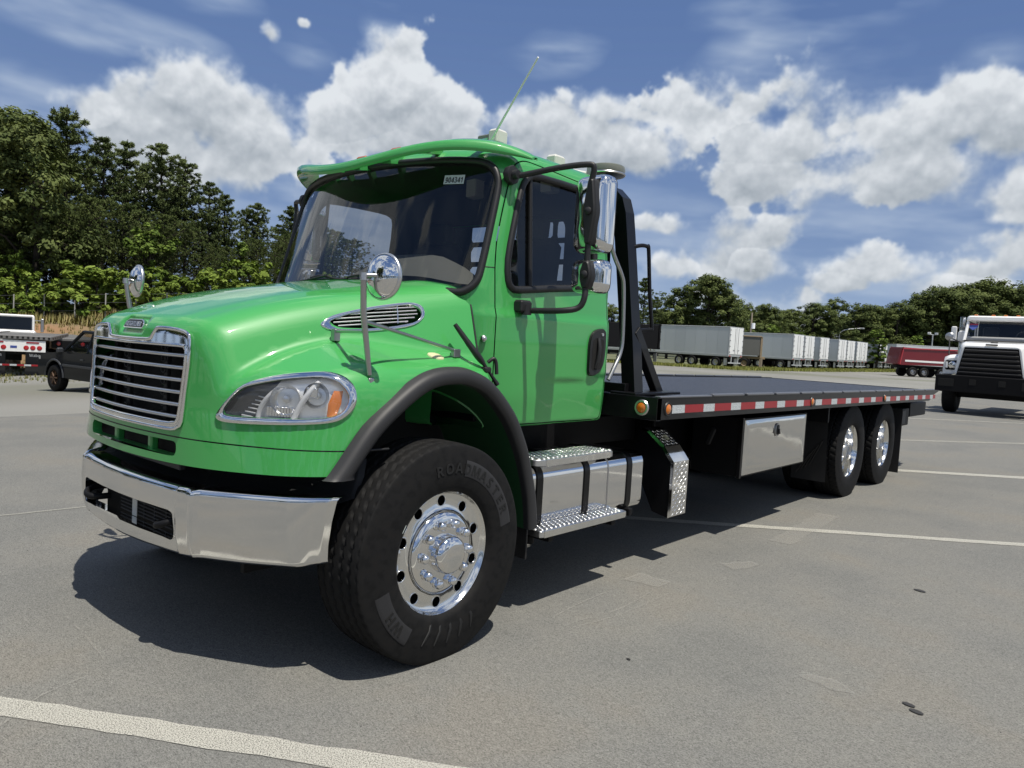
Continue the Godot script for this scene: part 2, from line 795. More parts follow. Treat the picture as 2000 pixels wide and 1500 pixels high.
# a band that follows a closed or open line on a skin: section of (across, out) offsets
func band(line: Array, normals: Array, section: Array, closed := true) -> Geo:
	var m := line.size()
	var rows := []
	for i in (m + 1 if closed else m):
		var k := i % m
		var d: Vector3
		if closed:
			d = (line[(k + 1) % m] - line[(k + m - 1) % m]).normalized()
		else:
			d = (line[mini(k + 1, m - 1)] - line[maxi(k - 1, 0)]).normalized()
		var nn: Vector3 = normals[k]
		var across := nn.cross(d).normalized()
		var row := []
		for s in section:
			row.append(line[k] + across * s.x + nn * s.y)
		rows.append(row)
	var g := Geo.new()
	g.sheet(rows)
	return g


var letters := {}


# raised lettering, one character as geometry in its own plane (x right, y up, z out)
func glyph(ch: String, size: float, depth: float, bold := true, font := "Droid Sans") -> Geo:
	var key := "%s|%f|%f|%s|%s" % [ch, size, depth, bold, font]
	if letters.has(key):
		return letters[key]
	var tm := TextMesh.new()
	var sf := SystemFont.new()
	sf.font_names = PackedStringArray([font])
	sf.font_weight = 700 if bold else 400
	tm.font = sf
	tm.text = ch
	tm.font_size = 64
	tm.pixel_size = size / 64.0
	tm.depth = depth
	tm.curve_step = 2.0
	var g := Geo.new()
	var a := tm.get_mesh_arrays()
	if a.size() and a[Mesh.ARRAY_VERTEX] != null:
		g.v = a[Mesh.ARRAY_VERTEX]
		g.n = a[Mesh.ARRAY_NORMAL]
		g.uv.resize(g.v.size())
		if a[Mesh.ARRAY_INDEX] != null:
			g.t = a[Mesh.ARRAY_INDEX]
		else:
			g.t = PackedInt32Array(range(g.v.size()))
	letters[key] = g
	return g


# ---------------------------------------------------------------- materials
func lin(r: float, g: float, b: float) -> Color:
	return Color(r, g, b).linear_to_srgb()


func mat(called: String, col: Color, rough := 0.6, metal := 0.0) -> StandardMaterial3D:
	var m := StandardMaterial3D.new()
	m.resource_name = called
	m.albedo_color = col
	m.roughness = rough
	m.metallic = metal
	m.cull_mode = BaseMaterial3D.CULL_DISABLED
	M[called] = m
	return m


func paint(called: String, col: Color, rough := 0.4, coat := 1.0) -> StandardMaterial3D:
	var m := mat(called, col, rough)
	m.clearcoat_enabled = true
	m.clearcoat = coat
	m.clearcoat_roughness = 0.03
	return m


func noise_tex(size: int, freq: float, octaves: int, stops: Array, type := FastNoiseLite.TYPE_SIMPLEX_SMOOTH, sd := 1, gain := 0.5) -> NoiseTexture2D:
	var f := FastNoiseLite.new()
	f.seed = sd
	f.noise_type = type
	f.frequency = freq
	f.fractal_type = FastNoiseLite.FRACTAL_FBM if octaves > 1 else FastNoiseLite.FRACTAL_NONE
	f.fractal_octaves = octaves
	f.fractal_gain = gain
	var t := NoiseTexture2D.new()
	t.width = size
	t.height = size
	t.seamless = true
	t.noise = f
	t.generate_mipmaps = false
	var g := Gradient.new()
	g.offsets = PackedFloat32Array(stops.map(func(s): return s[0]))
	g.colors = PackedColorArray(stops.map(func(s): return s[1]))
	t.color_ramp = g
	return t


func grey(x: float, a := 1.0) -> Color:
	return Color(x, x, x, a)


func triplanar(m: StandardMaterial3D, scale: float, world := false) -> void:
	m.uv1_triplanar = true
	m.uv1_world_triplanar = world
	m.uv1_scale = Vector3(1, 1, 1) * scale


func glass(called: String, col: Color, alpha: float) -> StandardMaterial3D:
	var m := mat(called, Color(col, alpha), 0.02)
	m.transparency = BaseMaterial3D.TRANSPARENCY_ALPHA
	m.metallic_specular = 0.5
	return m


func _make_materials() -> void:
	paint("green_paint", lin(0.054, 0.345, 0.080), 0.42)
	var gp: StandardMaterial3D = M.green_paint
	gp.metallic_specular = 0.4
	paint("black_paint", lin(0.006, 0.006, 0.007), 0.35, 0.25)
	M.black_paint.metallic_specular = 0.3
	paint("white_paint", lin(0.84, 0.84, 0.83), 0.4)
	paint("red_paint", lin(0.15, 0.005, 0.010), 0.4, 0.4)
	paint("dark_pickup_paint", lin(0.005, 0.007, 0.010), 0.4, 0.35)
	M.dark_pickup_paint.metallic_specular = 0.2
	mat("dark_green_liner", lin(0.012, 0.07, 0.022), 0.6)
	var ch := mat("chrome", lin(0.80, 0.80, 0.80), 0.045, 1.0)
	ch.roughness_texture = noise_tex(256, 0.02, 4, [[0.3, grey(0.5)], [0.75, grey(1.0)]], FastNoiseLite.TYPE_SIMPLEX_SMOOTH, 3)
	ch.roughness = 0.09
	triplanar(ch, 1.3)
	var bch := mat("worn_chrome", lin(0.78, 0.78, 0.78), 0.15, 1.0)
	bch.roughness_texture = noise_tex(512, 0.012, 5, [[0.25, grey(0.35)], [0.8, grey(1.0)]], FastNoiseLite.TYPE_SIMPLEX_SMOOTH, 8)
	triplanar(bch, 1.1)
	var al := mat("polished_aluminium", lin(0.80, 0.80, 0.79), 0.13, 1.0)
	al.normal_enabled = true
	al.normal_texture = _waves(6.0)
	al.normal_scale = 0.35
	triplanar(al, 1.6)
	mat("aluminium", lin(0.68, 0.68, 0.68), 0.3, 1.0)
	mat("lamp_housing", lin(0.06, 0.06, 0.062), 0.35, 0.3)
	mat("lamp_bright", lin(0.80, 0.81, 0.82), 0.25, 0.45)
	mat("lamp_trim", lin(0.55, 0.56, 0.57), 0.3, 0.2)
	mat("grille_dark", lin(0.015, 0.015, 0.017), 0.5)
	mat("lamp_dome_dull", lin(0.17, 0.18, 0.15), 0.22)
	mat("dull_steel", lin(0.46, 0.46, 0.46), 0.36, 1.0)
	mat("black_plastic", lin(0.014, 0.014, 0.015), 0.5)
	mat("flare_rubber", lin(0.024, 0.024, 0.026), 0.55)
	mat("gasket_rubber", lin(0.012, 0.012, 0.013), 0.45)
	mat("black_steel", lin(0.007, 0.007, 0.008), 0.5)
	M.black_steel.metallic_specular = 0.3
	mat("void_black", lin(0.006, 0.006, 0.006), 0.9)
	var ty := mat("tyre_rubber", lin(0.0115, 0.0115, 0.012), 0.72)
	ty.metallic_specular = 0.3
	ty.albedo_texture = noise_tex(256, 0.03, 4, [[0.25, grey(0.78)], [0.5, grey(0.95)], [0.8, Color(1, 0.98, 0.95)]], FastNoiseLite.TYPE_SIMPLEX_SMOOTH, 4)
	triplanar(ty, 2.1)
	mat("tyre_letter_patch", lin(0.0185, 0.0185, 0.0205), 0.7)
	mat("tyre_letter", lin(0.005, 0.005, 0.005), 0.6)
	var dk := mat("deck_steel", lin(0.018, 0.021, 0.030), 0.42)
	dk.albedo_texture = noise_tex(512, 0.16, 2, [[0.0, grey(0.35)], [0.45, grey(0.6)], [0.66, grey(0.75)], [0.8, Color(1, 1, 1)]], FastNoiseLite.TYPE_SIMPLEX_SMOOTH, 18, 0.7)
	dk.albedo_color = lin(0.062, 0.070, 0.098)
	dk.heightmap_enabled = true
	dk.heightmap_texture = noise_tex(512, 0.16, 2, [[0.0, grey(0.0)], [1.0, grey(1.0)]], FastNoiseLite.TYPE_SIMPLEX_SMOOTH, 18, 0.7)
	dk.heightmap_scale = 1.2
	triplanar(dk, 0.55)
	mat("red_tape", lin(0.30, 0.012, 0.018), 0.35)
	var wt := mat("white_tape", lin(0.62, 0.66, 0.68), 0.35)
	wt.albedo_texture = noise_tex(128, 0.12, 2, [[0.2, grey(0.72)], [0.6, grey(1.0)]], FastNoiseLite.TYPE_CELLULAR, 4)
	triplanar(wt, 9.0)
	paint("amber_lens", lin(0.62, 0.17, 0.008), 0.25)
	paint("red_lens", lin(0.42, 0.010, 0.012), 0.25)
	mat("reflector", lin(0.80, 0.80, 0.80), 0.16, 1.0)
	glass("clear_lens", Color(0.7, 0.72, 0.73), 0.06)
	glass("windshield_glass", Color(0.02, 0.03, 0.03), 0.22)
	glass("side_glass", Color(0.02, 0.025, 0.027), 0.42)
	glass("far_glass", Color(0.02, 0.03, 0.03), 0.35)
	glass("lamp_dome", Color(0.55, 0.56, 0.53), 0.42)
	mat("cab_lining", lin(0.035, 0.037, 0.037), 0.8)
	mat("dashboard_grey", lin(0.085, 0.09, 0.083), 0.8)
	mat("seat_cloth", lin(0.045, 0.048, 0.050), 0.9)
	mat("shade_band", lin(0.006, 0.009, 0.009), 0.5)
	mat("off_white_plastic", lin(0.62, 0.62, 0.57), 0.4)
	mat("paper_white", lin(0.50, 0.56, 0.54), 0.7)
	mat("marker_yellow", lin(0.62, 0.58, 0.36), 0.35)
	mat("dark_glassy", lin(0.03, 0.032, 0.035), 0.12)
	mat("deck_bar", lin(0.045, 0.050, 0.065), 0.35, 0.4)
	mat("worn_edge", lin(0.20, 0.205, 0.22), 0.35, 0.6)
	var bm := mat("brushed_mirror", lin(0.72, 0.72, 0.71), 0.07, 1.0)
	bm.normal_enabled = true
	bm.normal_texture = _waves(2.0)
	bm.normal_scale = 0.10
	triplanar(bm, 0.8)
	paint("red_bright", lin(0.38, 0.015, 0.02), 0.35)
	mat("bumper_black", lin(0.007, 0.007, 0.008), 0.5)
	M.bumper_black.metallic_specular = 0.25
	mat("pale_slat", lin(0.52, 0.45, 0.33), 0.7)
	mat("sticker_blue", lin(0.05, 0.08, 0.30), 0.4)
	mat("pickup_trim", lin(0.035, 0.038, 0.043), 0.45)
	mat("bronze", lin(0.12, 0.075, 0.05), 0.45, 0.6)
	mat("deck_rail_grey", lin(0.20, 0.195, 0.19), 0.5, 0.4)
	mat("fence_post", lin(0.40, 0.40, 0.38), 0.6)
	mat("clear_headlamp", lin(0.55, 0.56, 0.56), 0.2, 0.3)
	mat("engine_bay_black", lin(0.006, 0.006, 0.006), 0.8)
	_ground_materials()


func _waves(px: float) -> NoiseTexture2D:
	var t := noise_tex(256, 0.012, 2, [[0.0, grey(0.0)], [1.0, grey(1.0)]], FastNoiseLite.TYPE_SIMPLEX_SMOOTH, 12)
	t.color_ramp = null
	t.as_normal_map = true
	t.bump_strength = px
	return t


# ---------------------------------------------------------------- the green tow truck
func hood_f(p: Vector3) -> float:
	var x := absf(p.x)
	var y := p.y
	var z := p.z
	var zz := maxf(0.0, z - 0.2)
	var t := 1.808 - 0.19 * (z + 0.2) - 0.155 * zz * zz - 0.06 * x * x
	# a shallow raised centre panel
	t += 0.008 * (1.0 - smoothstep(0.36, 0.46, x - 0.25 * (0.85 - z)))
	var w := 0.60 + (0.85 - z) * 0.318
	var side := (x - w + (y - 1.5) * 0.40) * 0.93
	var fh := smax((y - t) * 0.97, side, 0.12)
	zz = maxf(0.0, z - 0.2)
	var ft := 1.475 - 0.34 * maxf(0.0, x - 0.82) - 0.55 * zz * zz
	var ff := smax((y - ft) * 0.93, x - 1.185, 0.17)
	var f := smin(fh, ff, 0.035)
	var fr := z - 0.925 + 0.17 * x * x - 0.04 * maxf(0.0, 1.45 - y)
	var co := 0.6 * x + 0.8 * z - 1.135 - 0.18 * maxf(0.0, 1.15 - y)
	var wall := smax(fr * 0.95, co, 0.16)
	wall = smax(wall, x - 1.185, 0.25)
	f = smax(f, wall, 0.065)
	# the pocket round the badge
	var q := maxf(absf(x - 0.0) - 0.085, 0.0)
	var b := sqrt(q * q + pow((y - 1.494) * 1.35, 2.0)) - 0.045
	if z > 0.7 and b < 0.02:
		f += 0.016 * smoothstep(0.02, -0.012, b)
	return f


func cab_f(p: Vector3) -> float:
	var x := absf(p.x)
	var y := p.y
	var z := p.z
	var fz := maxf(0.0, z + 0.75)
	var xs := 1.02 - 0.085 * maxf(0.0, y - 1.65) - 0.5 * fz * fz
	# a pressed line low on the door and a belt crease
	xs -= 0.009 * smoothstep(1.318, 1.288, y - 0.05 * clampf(-z - 1.2, 0.0, 0.4)) * smoothstep(-0.90, -1.15, z)
	xs += 0.010 * smoothstep(1.70, 1.64, y) - 0.014 * smoothstep(1.24, 1.02, y)
	var side := x - xs
	var yy := maxf(y, 1.80)
	var fr := (z + 0.19 + 0.33 * (yy - 1.80) + 0.25 * x * x) * 0.9
	var rz := maxf(0.0, z + 1.1)
	var roof := (y - 2.69 + 0.10 * x * x + 0.22 * rz * rz) * 0.97
	var f := smax(side, fr, 0.10)
	f = smax(f, roof, 0.14)
	f = smax(f, -1.66 - z, 0.08)
	return smax(f, 1.035 - y, 0.03)


var arch_out := []
var arch_in := []
var windshield_line := PackedVector2Array()
var door_line := PackedVector2Array()
var window_line := PackedVector2Array()
var lamp_out := PackedVector2Array()
var lamp_in := PackedVector2Array()
var vent_out := PackedVector2Array()
var vent_in := PackedVector2Array()
var grille_out := PackedVector2Array()
var grille_in := PackedVector2Array()


func _packed(a: Array) -> PackedVector2Array:
	return PackedVector2Array(a)


func _mirror_x(half: Array) -> Array:
	var a := half.duplicate()
	for i in range(half.size() - 1, -1, -1):
		if half[i].x > 0.001:
			a.append(Vector2(-half[i].x, half[i].y))
	return a


func _outlines() -> void:
	# wheel arch in (z, y)
	arch_out = curve([Vector2(0.612, 0.895), Vector2(0.575, 0.925), Vector2(0.425, 1.115), Vector2(0.285, 1.232), Vector2(0.15, 1.318), Vector2(0.04, 1.358), Vector2(-0.08, 1.371), Vector2(-0.20, 1.362), Vector2(-0.356, 1.305), Vector2(-0.529, 1.156), Vector2(-0.64, 1.0), Vector2(-0.705, 0.871), Vector2(-0.77, 0.68), Vector2(-0.80, 0.50)], 4)
	arch_in = []
	for i in arch_out.size():
		var d: Vector2 = (arch_out[mini(i + 1, arch_out.size() - 1)] - arch_out[maxi(i - 1, 0)]).normalized()
		var nn := Vector2(d.y, -d.x)
		if nn.dot(Vector2(-0.08, 0.8) - arch_out[i]) < 0.0:
			nn = -nn
		arch_in.append(arch_out[i] + nn * 0.078)
	for i in 5:
		arch_in[i] = Vector2(0.480, 0.893).lerp(arch_in[5], i / 5.0)
	windshield_line = _packed(_mirror_x([Vector2(0, 1.800), Vector2(0.30, 1.797), Vector2(0.52, 1.789), Vector2(0.72, 1.775), Vector2(0.86, 1.757), Vector2(0.91, 1.775), Vector2(0.938, 1.82), Vector2(0.942, 1.90), Vector2(0.930, 2.18), Vector2(0.919, 2.34), Vector2(0.905, 2.405), Vector2(0.875, 2.455), Vector2(0.82, 2.487), Vector2(0.73, 2.503), Vector2(0.50, 2.513), Vector2(0, 2.518)]))
	door_line = rounded([Vector2(-0.70, 2.49), Vector2(-0.661, 2.392), Vector2(-0.609, 2.22), Vector2(-0.567, 2.06), Vector2(-0.548, 1.91), Vector2(-0.545, 1.58), Vector2(-0.545, 1.09), Vector2(-0.60, 1.052), Vector2(-1.59, 1.046), Vector2(-1.607, 1.12), Vector2(-1.607, 1.5), Vector2(-1.598, 1.83), Vector2(-1.59, 2.40), Vector2(-1.50, 2.50), Vector2(-0.80, 2.535)], 0.05, 3)
	window_line = _packed(curve([Vector2(-0.636, 1.846), Vector2(-0.635, 1.957), Vector2(-0.675, 2.125), Vector2(-0.726, 2.298), Vector2(-0.765, 2.39), Vector2(-0.822, 2.442), Vector2(-0.92, 2.459), Vector2(-1.298, 2.464), Vector2(-1.43, 2.445), Vector2(-1.475, 2.38), Vector2(-1.470, 2.15), Vector2(-1.445, 1.93), Vector2(-1.40, 1.876), Vector2(-1.30, 1.862), Vector2(-1.0, 1.832), Vector2(-0.721, 1.80), Vector2(-0.662, 1.808)], 2, true))
	# headlamp in (0.8 x - 0.6 z, y)
	lamp_out = _lamp([Vector3(0.669, 1.117, 0.841), Vector3(0.679, 1.151, 0.833), Vector3(0.723, 1.208, 0.811), Vector3(0.770, 1.270, 0.768), Vector3(0.850, 1.306, 0.710), Vector3(0.929, 1.329, 0.635), Vector3(1.014, 1.342, 0.539), Vector3(1.065, 1.329, 0.481), Vector3(1.101, 1.296, 0.449), Vector3(1.121, 1.251, 0.441), Vector3(1.128, 1.205, 0.449), Vector3(1.124, 1.166, 0.475), Vector3(1.107, 1.133, 0.525), Vector3(1.060, 1.118, 0.599), Vector3(0.940, 1.106, 0.705), Vector3(0.785, 1.098, 0.792), Vector3(0.701, 1.100, 0.829)])
	lamp_in = _lamp([Vector3(0.705, 1.143, 0.823), Vector3(0.726, 1.188, 0.812), Vector3(0.769, 1.244, 0.781), Vector3(0.823, 1.268, 0.749), Vector3(0.927, 1.299, 0.669), Vector3(1.023, 1.316, 0.568), Vector3(1.070, 1.303, 0.515), Vector3(1.099, 1.269, 0.487), Vector3(1.114, 1.231, 0.479), Vector3(1.112, 1.185, 0.500), Vector3(1.092, 1.155, 0.547), Vector3(1.036, 1.142, 0.621), Vector3(0.906, 1.135, 0.721), Vector3(0.747, 1.131, 0.806)])
	# side air vent in (z, y)
	vent_out = _packed(curve([Vector2(0.375, 1.553), Vector2(0.356, 1.574), Vector2(0.308, 1.601), Vector2(0.217, 1.627), Vector2(0.119, 1.649), Vector2(0.010, 1.668), Vector2(-0.082, 1.679), Vector2(-0.136, 1.674), Vector2(-0.157, 1.650), Vector2(-0.154, 1.613), Vector2(-0.130, 1.586), Vector2(-0.084, 1.558), Vector2(0.008, 1.537), Vector2(0.130, 1.523), Vector2(0.242, 1.518), Vector2(0.306, 1.522), Vector2(0.353, 1.531)], 2, true))
	vent_in = _packed(curve([Vector2(0.328, 1.564), Vector2(0.302, 1.582), Vector2(0.236, 1.606), Vector2(0.129, 1.630), Vector2(0.019, 1.652), Vector2(-0.085, 1.666), Vector2(-0.125, 1.655), Vector2(-0.138, 1.628), Vector2(-0.126, 1.601), Vector2(-0.095, 1.576), Vector2(0.002, 1.555), Vector2(0.122, 1.540), Vector2(0.234, 1.534), Vector2(0.305, 1.537)], 2, true))
	grille_out = _packed(_mirror_x([Vector2(0, 1.040), Vector2(0.313, 1.040), Vector2(0.43, 1.042), Vector2(0.470, 1.055), Vector2(0.493, 1.083), Vector2(0.500, 1.21), Vector2(0.511, 1.331), Vector2(0.508, 1.439), Vector2(0.490, 1.466), Vector2(0.450, 1.478), Vector2(0.388, 1.484), Vector2(0.285, 1.486), Vector2(0.257, 1.478), Vector2(0.225, 1.445), Vector2(0.195, 1.430), Vector2(0, 1.427)]))
	grille_in = _packed(_mirror_x([Vector2(0, 1.064), Vector2(0.355, 1.064), Vector2(0.436, 1.070), Vector2(0.470, 1.092), Vector2(0.482, 1.22), Vector2(0.493, 1.37), Vector2(0.482, 1.404), Vector2(0.44, 1.413), Vector2(0, 1.411)]))


func _lamp(a: Array) -> PackedVector2Array:
	var q := []
	for p in a:
		q.append(Vector2(0.8 * p.x - 0.6 * p.z, p.y))
	return _packed(curve(q, 3, true))


# clip tests
func in_arch(p: Vector3) -> float:
	return inside(Vector2(p.z, p.y), arch_poly)


var arch_poly := PackedVector2Array()


func shifted(g: Geo, by: float) -> Geo:
	var o := Geo.new()
	o.add(g)
	for i in o.v.size():
		o.v[i] += o.n[i] * by
	return o


func _tow_truck() -> void:
	_outlines()
	arch_poly = PackedVector2Array(arch_in)
	arch_poly.append(Vector2(-0.72, 0.3))
	arch_poly.append(Vector2(0.475, 0.3))
	var T := thing("tow_truck", "bright green rollback tow truck with a long black flat deck", "tow truck")
	_hood(T)
	_cab(T)
	_front_end(T)
	_hood_mirrors(T)
	_cab_mirrors(T)
	_roof_things(T)
	_wheels(T)
	_steps_and_tank(T)
	_deck(T)
	_chassis(T)


func _hood(T: Node3D) -> void:
	var g := skin(hood_f, Vector3(-1.28, 0.80, -0.50), Vector3(1.28, 1.90, 1.05), 0.026)
	g.clip(func(p: Vector3): return p.z + 0.43 + 0.25 * (absf(p.x) - 0.9) * -1.0 if absf(p.x) > 0.6 else p.z + 0.30 + 0.055 * smoothstep(0.0, 0.6, absf(p.x)) * -1.0)
	g.clip(func(p: Vector3): return -in_arch(p) if absf(p.x) > 0.75 else 1.0)
	g.clip(func(p: Vector3): return -inside(Vector2(p.x, p.y), grille_in) + 0.004 if p.z > 0.7 else 1.0)
	g.clip(func(p: Vector3): return -inside(Vector2(0.8 * absf(p.x) - 0.6 * p.z, p.y), lamp_in) if 0.6 * absf(p.x) + 0.8 * p.z > 0.95 else 1.0)
	g.clip(func(p: Vector3): return -inside(Vector2(p.z, p.y), vent_in) if absf(p.x) < 0.95 and absf(p.x) > 0.62 else 1.0)
	var fascia := Geo.new()
	fascia.add(g)
	g.clip(func(p: Vector3): return p.y - 1.011)
	var H := part(T, "hood", g, M.green_paint)
	var slot := rounded([Vector2(-0.46, 0.920), Vector2(0.46, 0.920), Vector2(0.46, 0.988), Vector2(-0.46, 0.988)], 0.03)
	fascia.clip(func(p: Vector3): return 1.005 - p.y)
	fascia.clip(func(p: Vector3): return p.y - 0.887 - 0.012 * p.x * p.x)
	fascia.clip(func(p: Vector3): return -inside(Vector2(p.x, p.y), slot) if p.z > 0.7 else 1.0)
	var FA := part(T, "front_fascia", fascia, M.green_paint)
	# walls of the slot and its two posts
	var back := []
	var front := []
	for q in slot:
		front.append(drop(hood_f, Vector3(q.x, q.y, 1.2), Vector3(0, 0, -1)))
		back.append(front[-1] + Vector3(0, 0.0, -0.045))
	front.append(front[0])
	back.append(back[0])
	part(FA, "slot_wall", Geo.new().sheet([front, back], -1.0), M.green_paint)
	for s in [-1.0, 1.0]:
		var pg := Geo.new().box(Vector3(s * 0.185, 0.954, 0.885), Vector3(0.042, 0.085, 0.04), 0.010)
		part(FA, "slot_post", pg, M.green_paint)
	part(FA, "slot_screen", Geo.new().box(Vector3(0, 0.95, 0.82), Vector3(1.16, 0.11, 0.03), 0.0), M.void_black)
	# seam shadow strip under the hood edge
	var run := []
	for i in 41:
		var a := -1.16 + 2.32 * i / 40.0
		var dir := Vector3(0, 0, -1) if absf(a) < 0.62 else Vector3(-signf(a) * 0.6, 0, -0.8)
		var from := Vector3(a, 1.008, 1.5) if absf(a) < 0.62 else Vector3(a, 1.008, 0.0) - dir * 1.2 + Vector3(0, 0, 0.75 - absf(a) * 0.4)
		run.append(drop(hood_f, from, dir) + dir * 0.006)
	part(H, "seam_seal", Geo.new().tube(run, 0.006, 6), M.gasket_rubber)
	# badge
	var zb := drop(hood_f, Vector3(0, 1.494, 1.3), Vector3(0, 0, -1)).z
	var tilt := Basis(Vector3(1, 0, 0), -0.42)
	var rim := Geo.new().at(Vector3(0, 1.494, zb + 0.006), tilt)
	rim.prism(rounded([Vector2(-0.104, -0.026), Vector2(0.104, -0.026), Vector2(0.104, 0.004), Vector2(0.075, 0.026), Vector2(-0.075, 0.026), Vector2(-0.104, 0.004)], 0.018), -0.012, 0.008, 0.003)
	var badge := part(H, "badge", rim, M.chrome)
	var plate := Geo.new().at(Vector3(0, 1.494, zb + 0.006), tilt)
	plate.prism(rounded([Vector2(-0.095, -0.019), Vector2(0.095, -0.019), Vector2(0.095, 0.002), Vector2(0.070, 0.020), Vector2(-0.070, 0.020), Vector2(-0.095, 0.002)], 0.012), 0.0, 0.0105, 0.001)
	badge.add_child(_named("badge_plate", plate, M.black_paint), true)
	var word := Geo.new()
	_write(word, "FREIGHTLINER", 0.034, 0.003, 0.168, Transform3D(tilt, Vector3(0, 1.490, zb + 0.006) + tilt * Vector3(0, 0, 0.012)))
	badge.add_child(_named("badge_lettering", word, M.aluminium), true)
	# rubber flare and liner of both wheel arches
	for s in [1.0, -1.0]:
		var rows := []
		for i in arch_out.size():
			var a: Vector2 = arch_out[i]
			var b: Vector2 = arch_in[i]
			var row := []
			var flat := clampf((a.y - 0.85) / 0.3, 0.0, 1.0)
			for w in [[-0.08, 1.150], [0.02, 1.178], [0.15, 1.196], [0.40, 1.207], [0.75, 1.203], [0.95, 1.192], [1.0, 1.178], [0.99, 1.135]]:
				var m: Vector2 = a.lerp(b, w[0])
				row.append(Vector3(s * (w[1] - 0.012 * (1.0 - flat)), m.y, m.x))
			rows.append(row)
		var fl := Geo.new().sheet(rows, s)
		part(T, "fender_flare", fl, M.flare_rubber)
		var l0 := []
		var lrows := []
		for i in range(4, arch_in.size()):
			var b: Vector2 = arch_in[i]
			lrows.append([Vector3(s * 1.14, b.y, b.x), Vector3(s * 1.0, b.y + 0.01, b.x), Vector3(s * 0.80, b.y + 0.012, b.x), Vector3(s * 0.62, b.y, b.x)])
		var li := Geo.new().sheet(lrows, -s)
		part(T, "wheel_well_liner", li, M.dark_green_liner)
		part(T, "inner_fender", Geo.new().box(Vector3(s * 0.60, 0.83, -0.10), Vector3(0.03, 0.90, 1.50), 0.004), M.engine_bay_black)
		# dark line of the hood's rear edge
		var he := []
		for i in 12:
			var y := 1.43 + 0.29 * i / 11.0
			var hp := drop(hood_f, Vector3(s * 1.4, y, -0.42), Vector3(-s, 0, 0))
			hp = drop(hood_f, Vector3(s * 1.4, y, -0.43 + 0.25 * (absf(hp.x) - 0.9)), Vector3(-s, 0, 0))
			he.append(hp + Vector3(s * 0.001, 0, -0.005))
		part(T, "hood_edge_seal", Geo.new().tube(he, 0.006, 6), M.gasket_rubber)
		# chrome trimmed air vent
		var VN := skin_ring(hood_f, s, vent_out, vent_in, 0.007)
		var vent := part(T, "side_vent", VN, M.chrome)
		var bars := Geo.new()
		for k in 7:
			var path := []
			for i in 25:
				var z := 0.33 - 0.47 * i / 24.0
				var y := 1.538 + 0.018 * k + (0.33 - z) * 0.085
				if inside(Vector2(z, y), vent_in) > 0.001:
					path.append(drop(hood_f, Vector3(s * 1.1, y + 0.05, z), Vector3(-s, -0.15, 0)) + Vector3(-s * 0.006, 0, 0))
			if path.size() > 2:
				vent.add_child(_named("vent_bar", Geo.new().tube(path, 0.0042, 6), M.aluminium), true)
		for z in [0.16, -0.01]:
			var path := []
			for i in 14:
				var y := 1.50 + 0.19 * i / 13.0
				var zq: float = z - (y - 1.58) * 0.2
				if inside(Vector2(zq, y), vent_in) > -0.002:
					path.append(drop(hood_f, Vector3(s * 1.1, y + 0.05, zq), Vector3(-s, -0.15, 0)) + Vector3(-s * 0.004, 0, 0))
			vent.add_child(_named("vent_divider", Geo.new().tube(path, 0.004, 6), M.chrome), true)
		var dark := Geo.new()
		var cup := []
		for q in vent_out:
			cup.append(Vector3(s * 0.62, q.y - 0.02, q.x))
		dark.face(cup, Vector3(s, 0, 0))
		vent.add_child(_named("vent_screen", dark, M.void_black), true)
		_headlight(T, s)
		# yellow side marker on the fender and a small knob on the cowl
		var mp := drop(hood_f, Vector3(s * 0.985, 1.7, -0.137), Vector3(0, -1, 0))
		var mn := slope(hood_f, mp).normalized()
		var mb := Basis(Quaternion(Vector3(0, 1, 0), mn))
		part(T, "marker_lamp", Geo.new().at(mp, mb).lathe([Vector2(0.0, 0.012), Vector2(0.025, 0.010), Vector2(0.042, 0.004), Vector2(0.046, -0.004)], 24), M.marker_yellow)
		# rubber hood latch
		var lt := [Vector3(s * 1.0, 1.585, -0.245), Vector3(s * 1.045, 1.51, -0.285), Vector3(s * 1.085, 1.44, -0.325), Vector3(s * 1.10, 1.39, -0.37), Vector3(s * 1.125, 1.325, -0.415), Vector3(s * 1.14, 1.285, -0.44)]
		var latch := part(T, "hood_latch", Geo.new().tube(curve(lt, 4), [0.011, 0.012, 0.013, 0.014, 0.014, 0.016, 0.016, 0.017, 0.018, 0.018, 0.017, 0.015, 0.010, 0.008, 0.008, 0.008, 0.009, 0.010, 0.012, 0.013, 0.012], 8), M.gasket_rubber)
		latch.add_child(_named("latch_foot", Geo.new().box(Vector3(s * 1.10, 1.362, -0.385), Vector3(0.05, 0.03, 0.05), 0.008), M.black_plastic), true)
		latch.add_child(_named("latch_hook", Geo.new().tube(curve([Vector3(s * 1.10, 1.40, -0.40), Vector3(s * 1.115, 1.42, -0.425), Vector3(s * 1.12, 1.40, -0.44), Vector3(s * 1.125, 1.34, -0.445)], 4), 0.010, 8), M.black_plastic), true)


func _named(called: String, g, m: Material) -> MeshInstance3D:
	var o := MeshInstance3D.new()
	o.name = called
	o.mesh = g.mesh() if g is Geo else g
	o.material_override = m
	return o


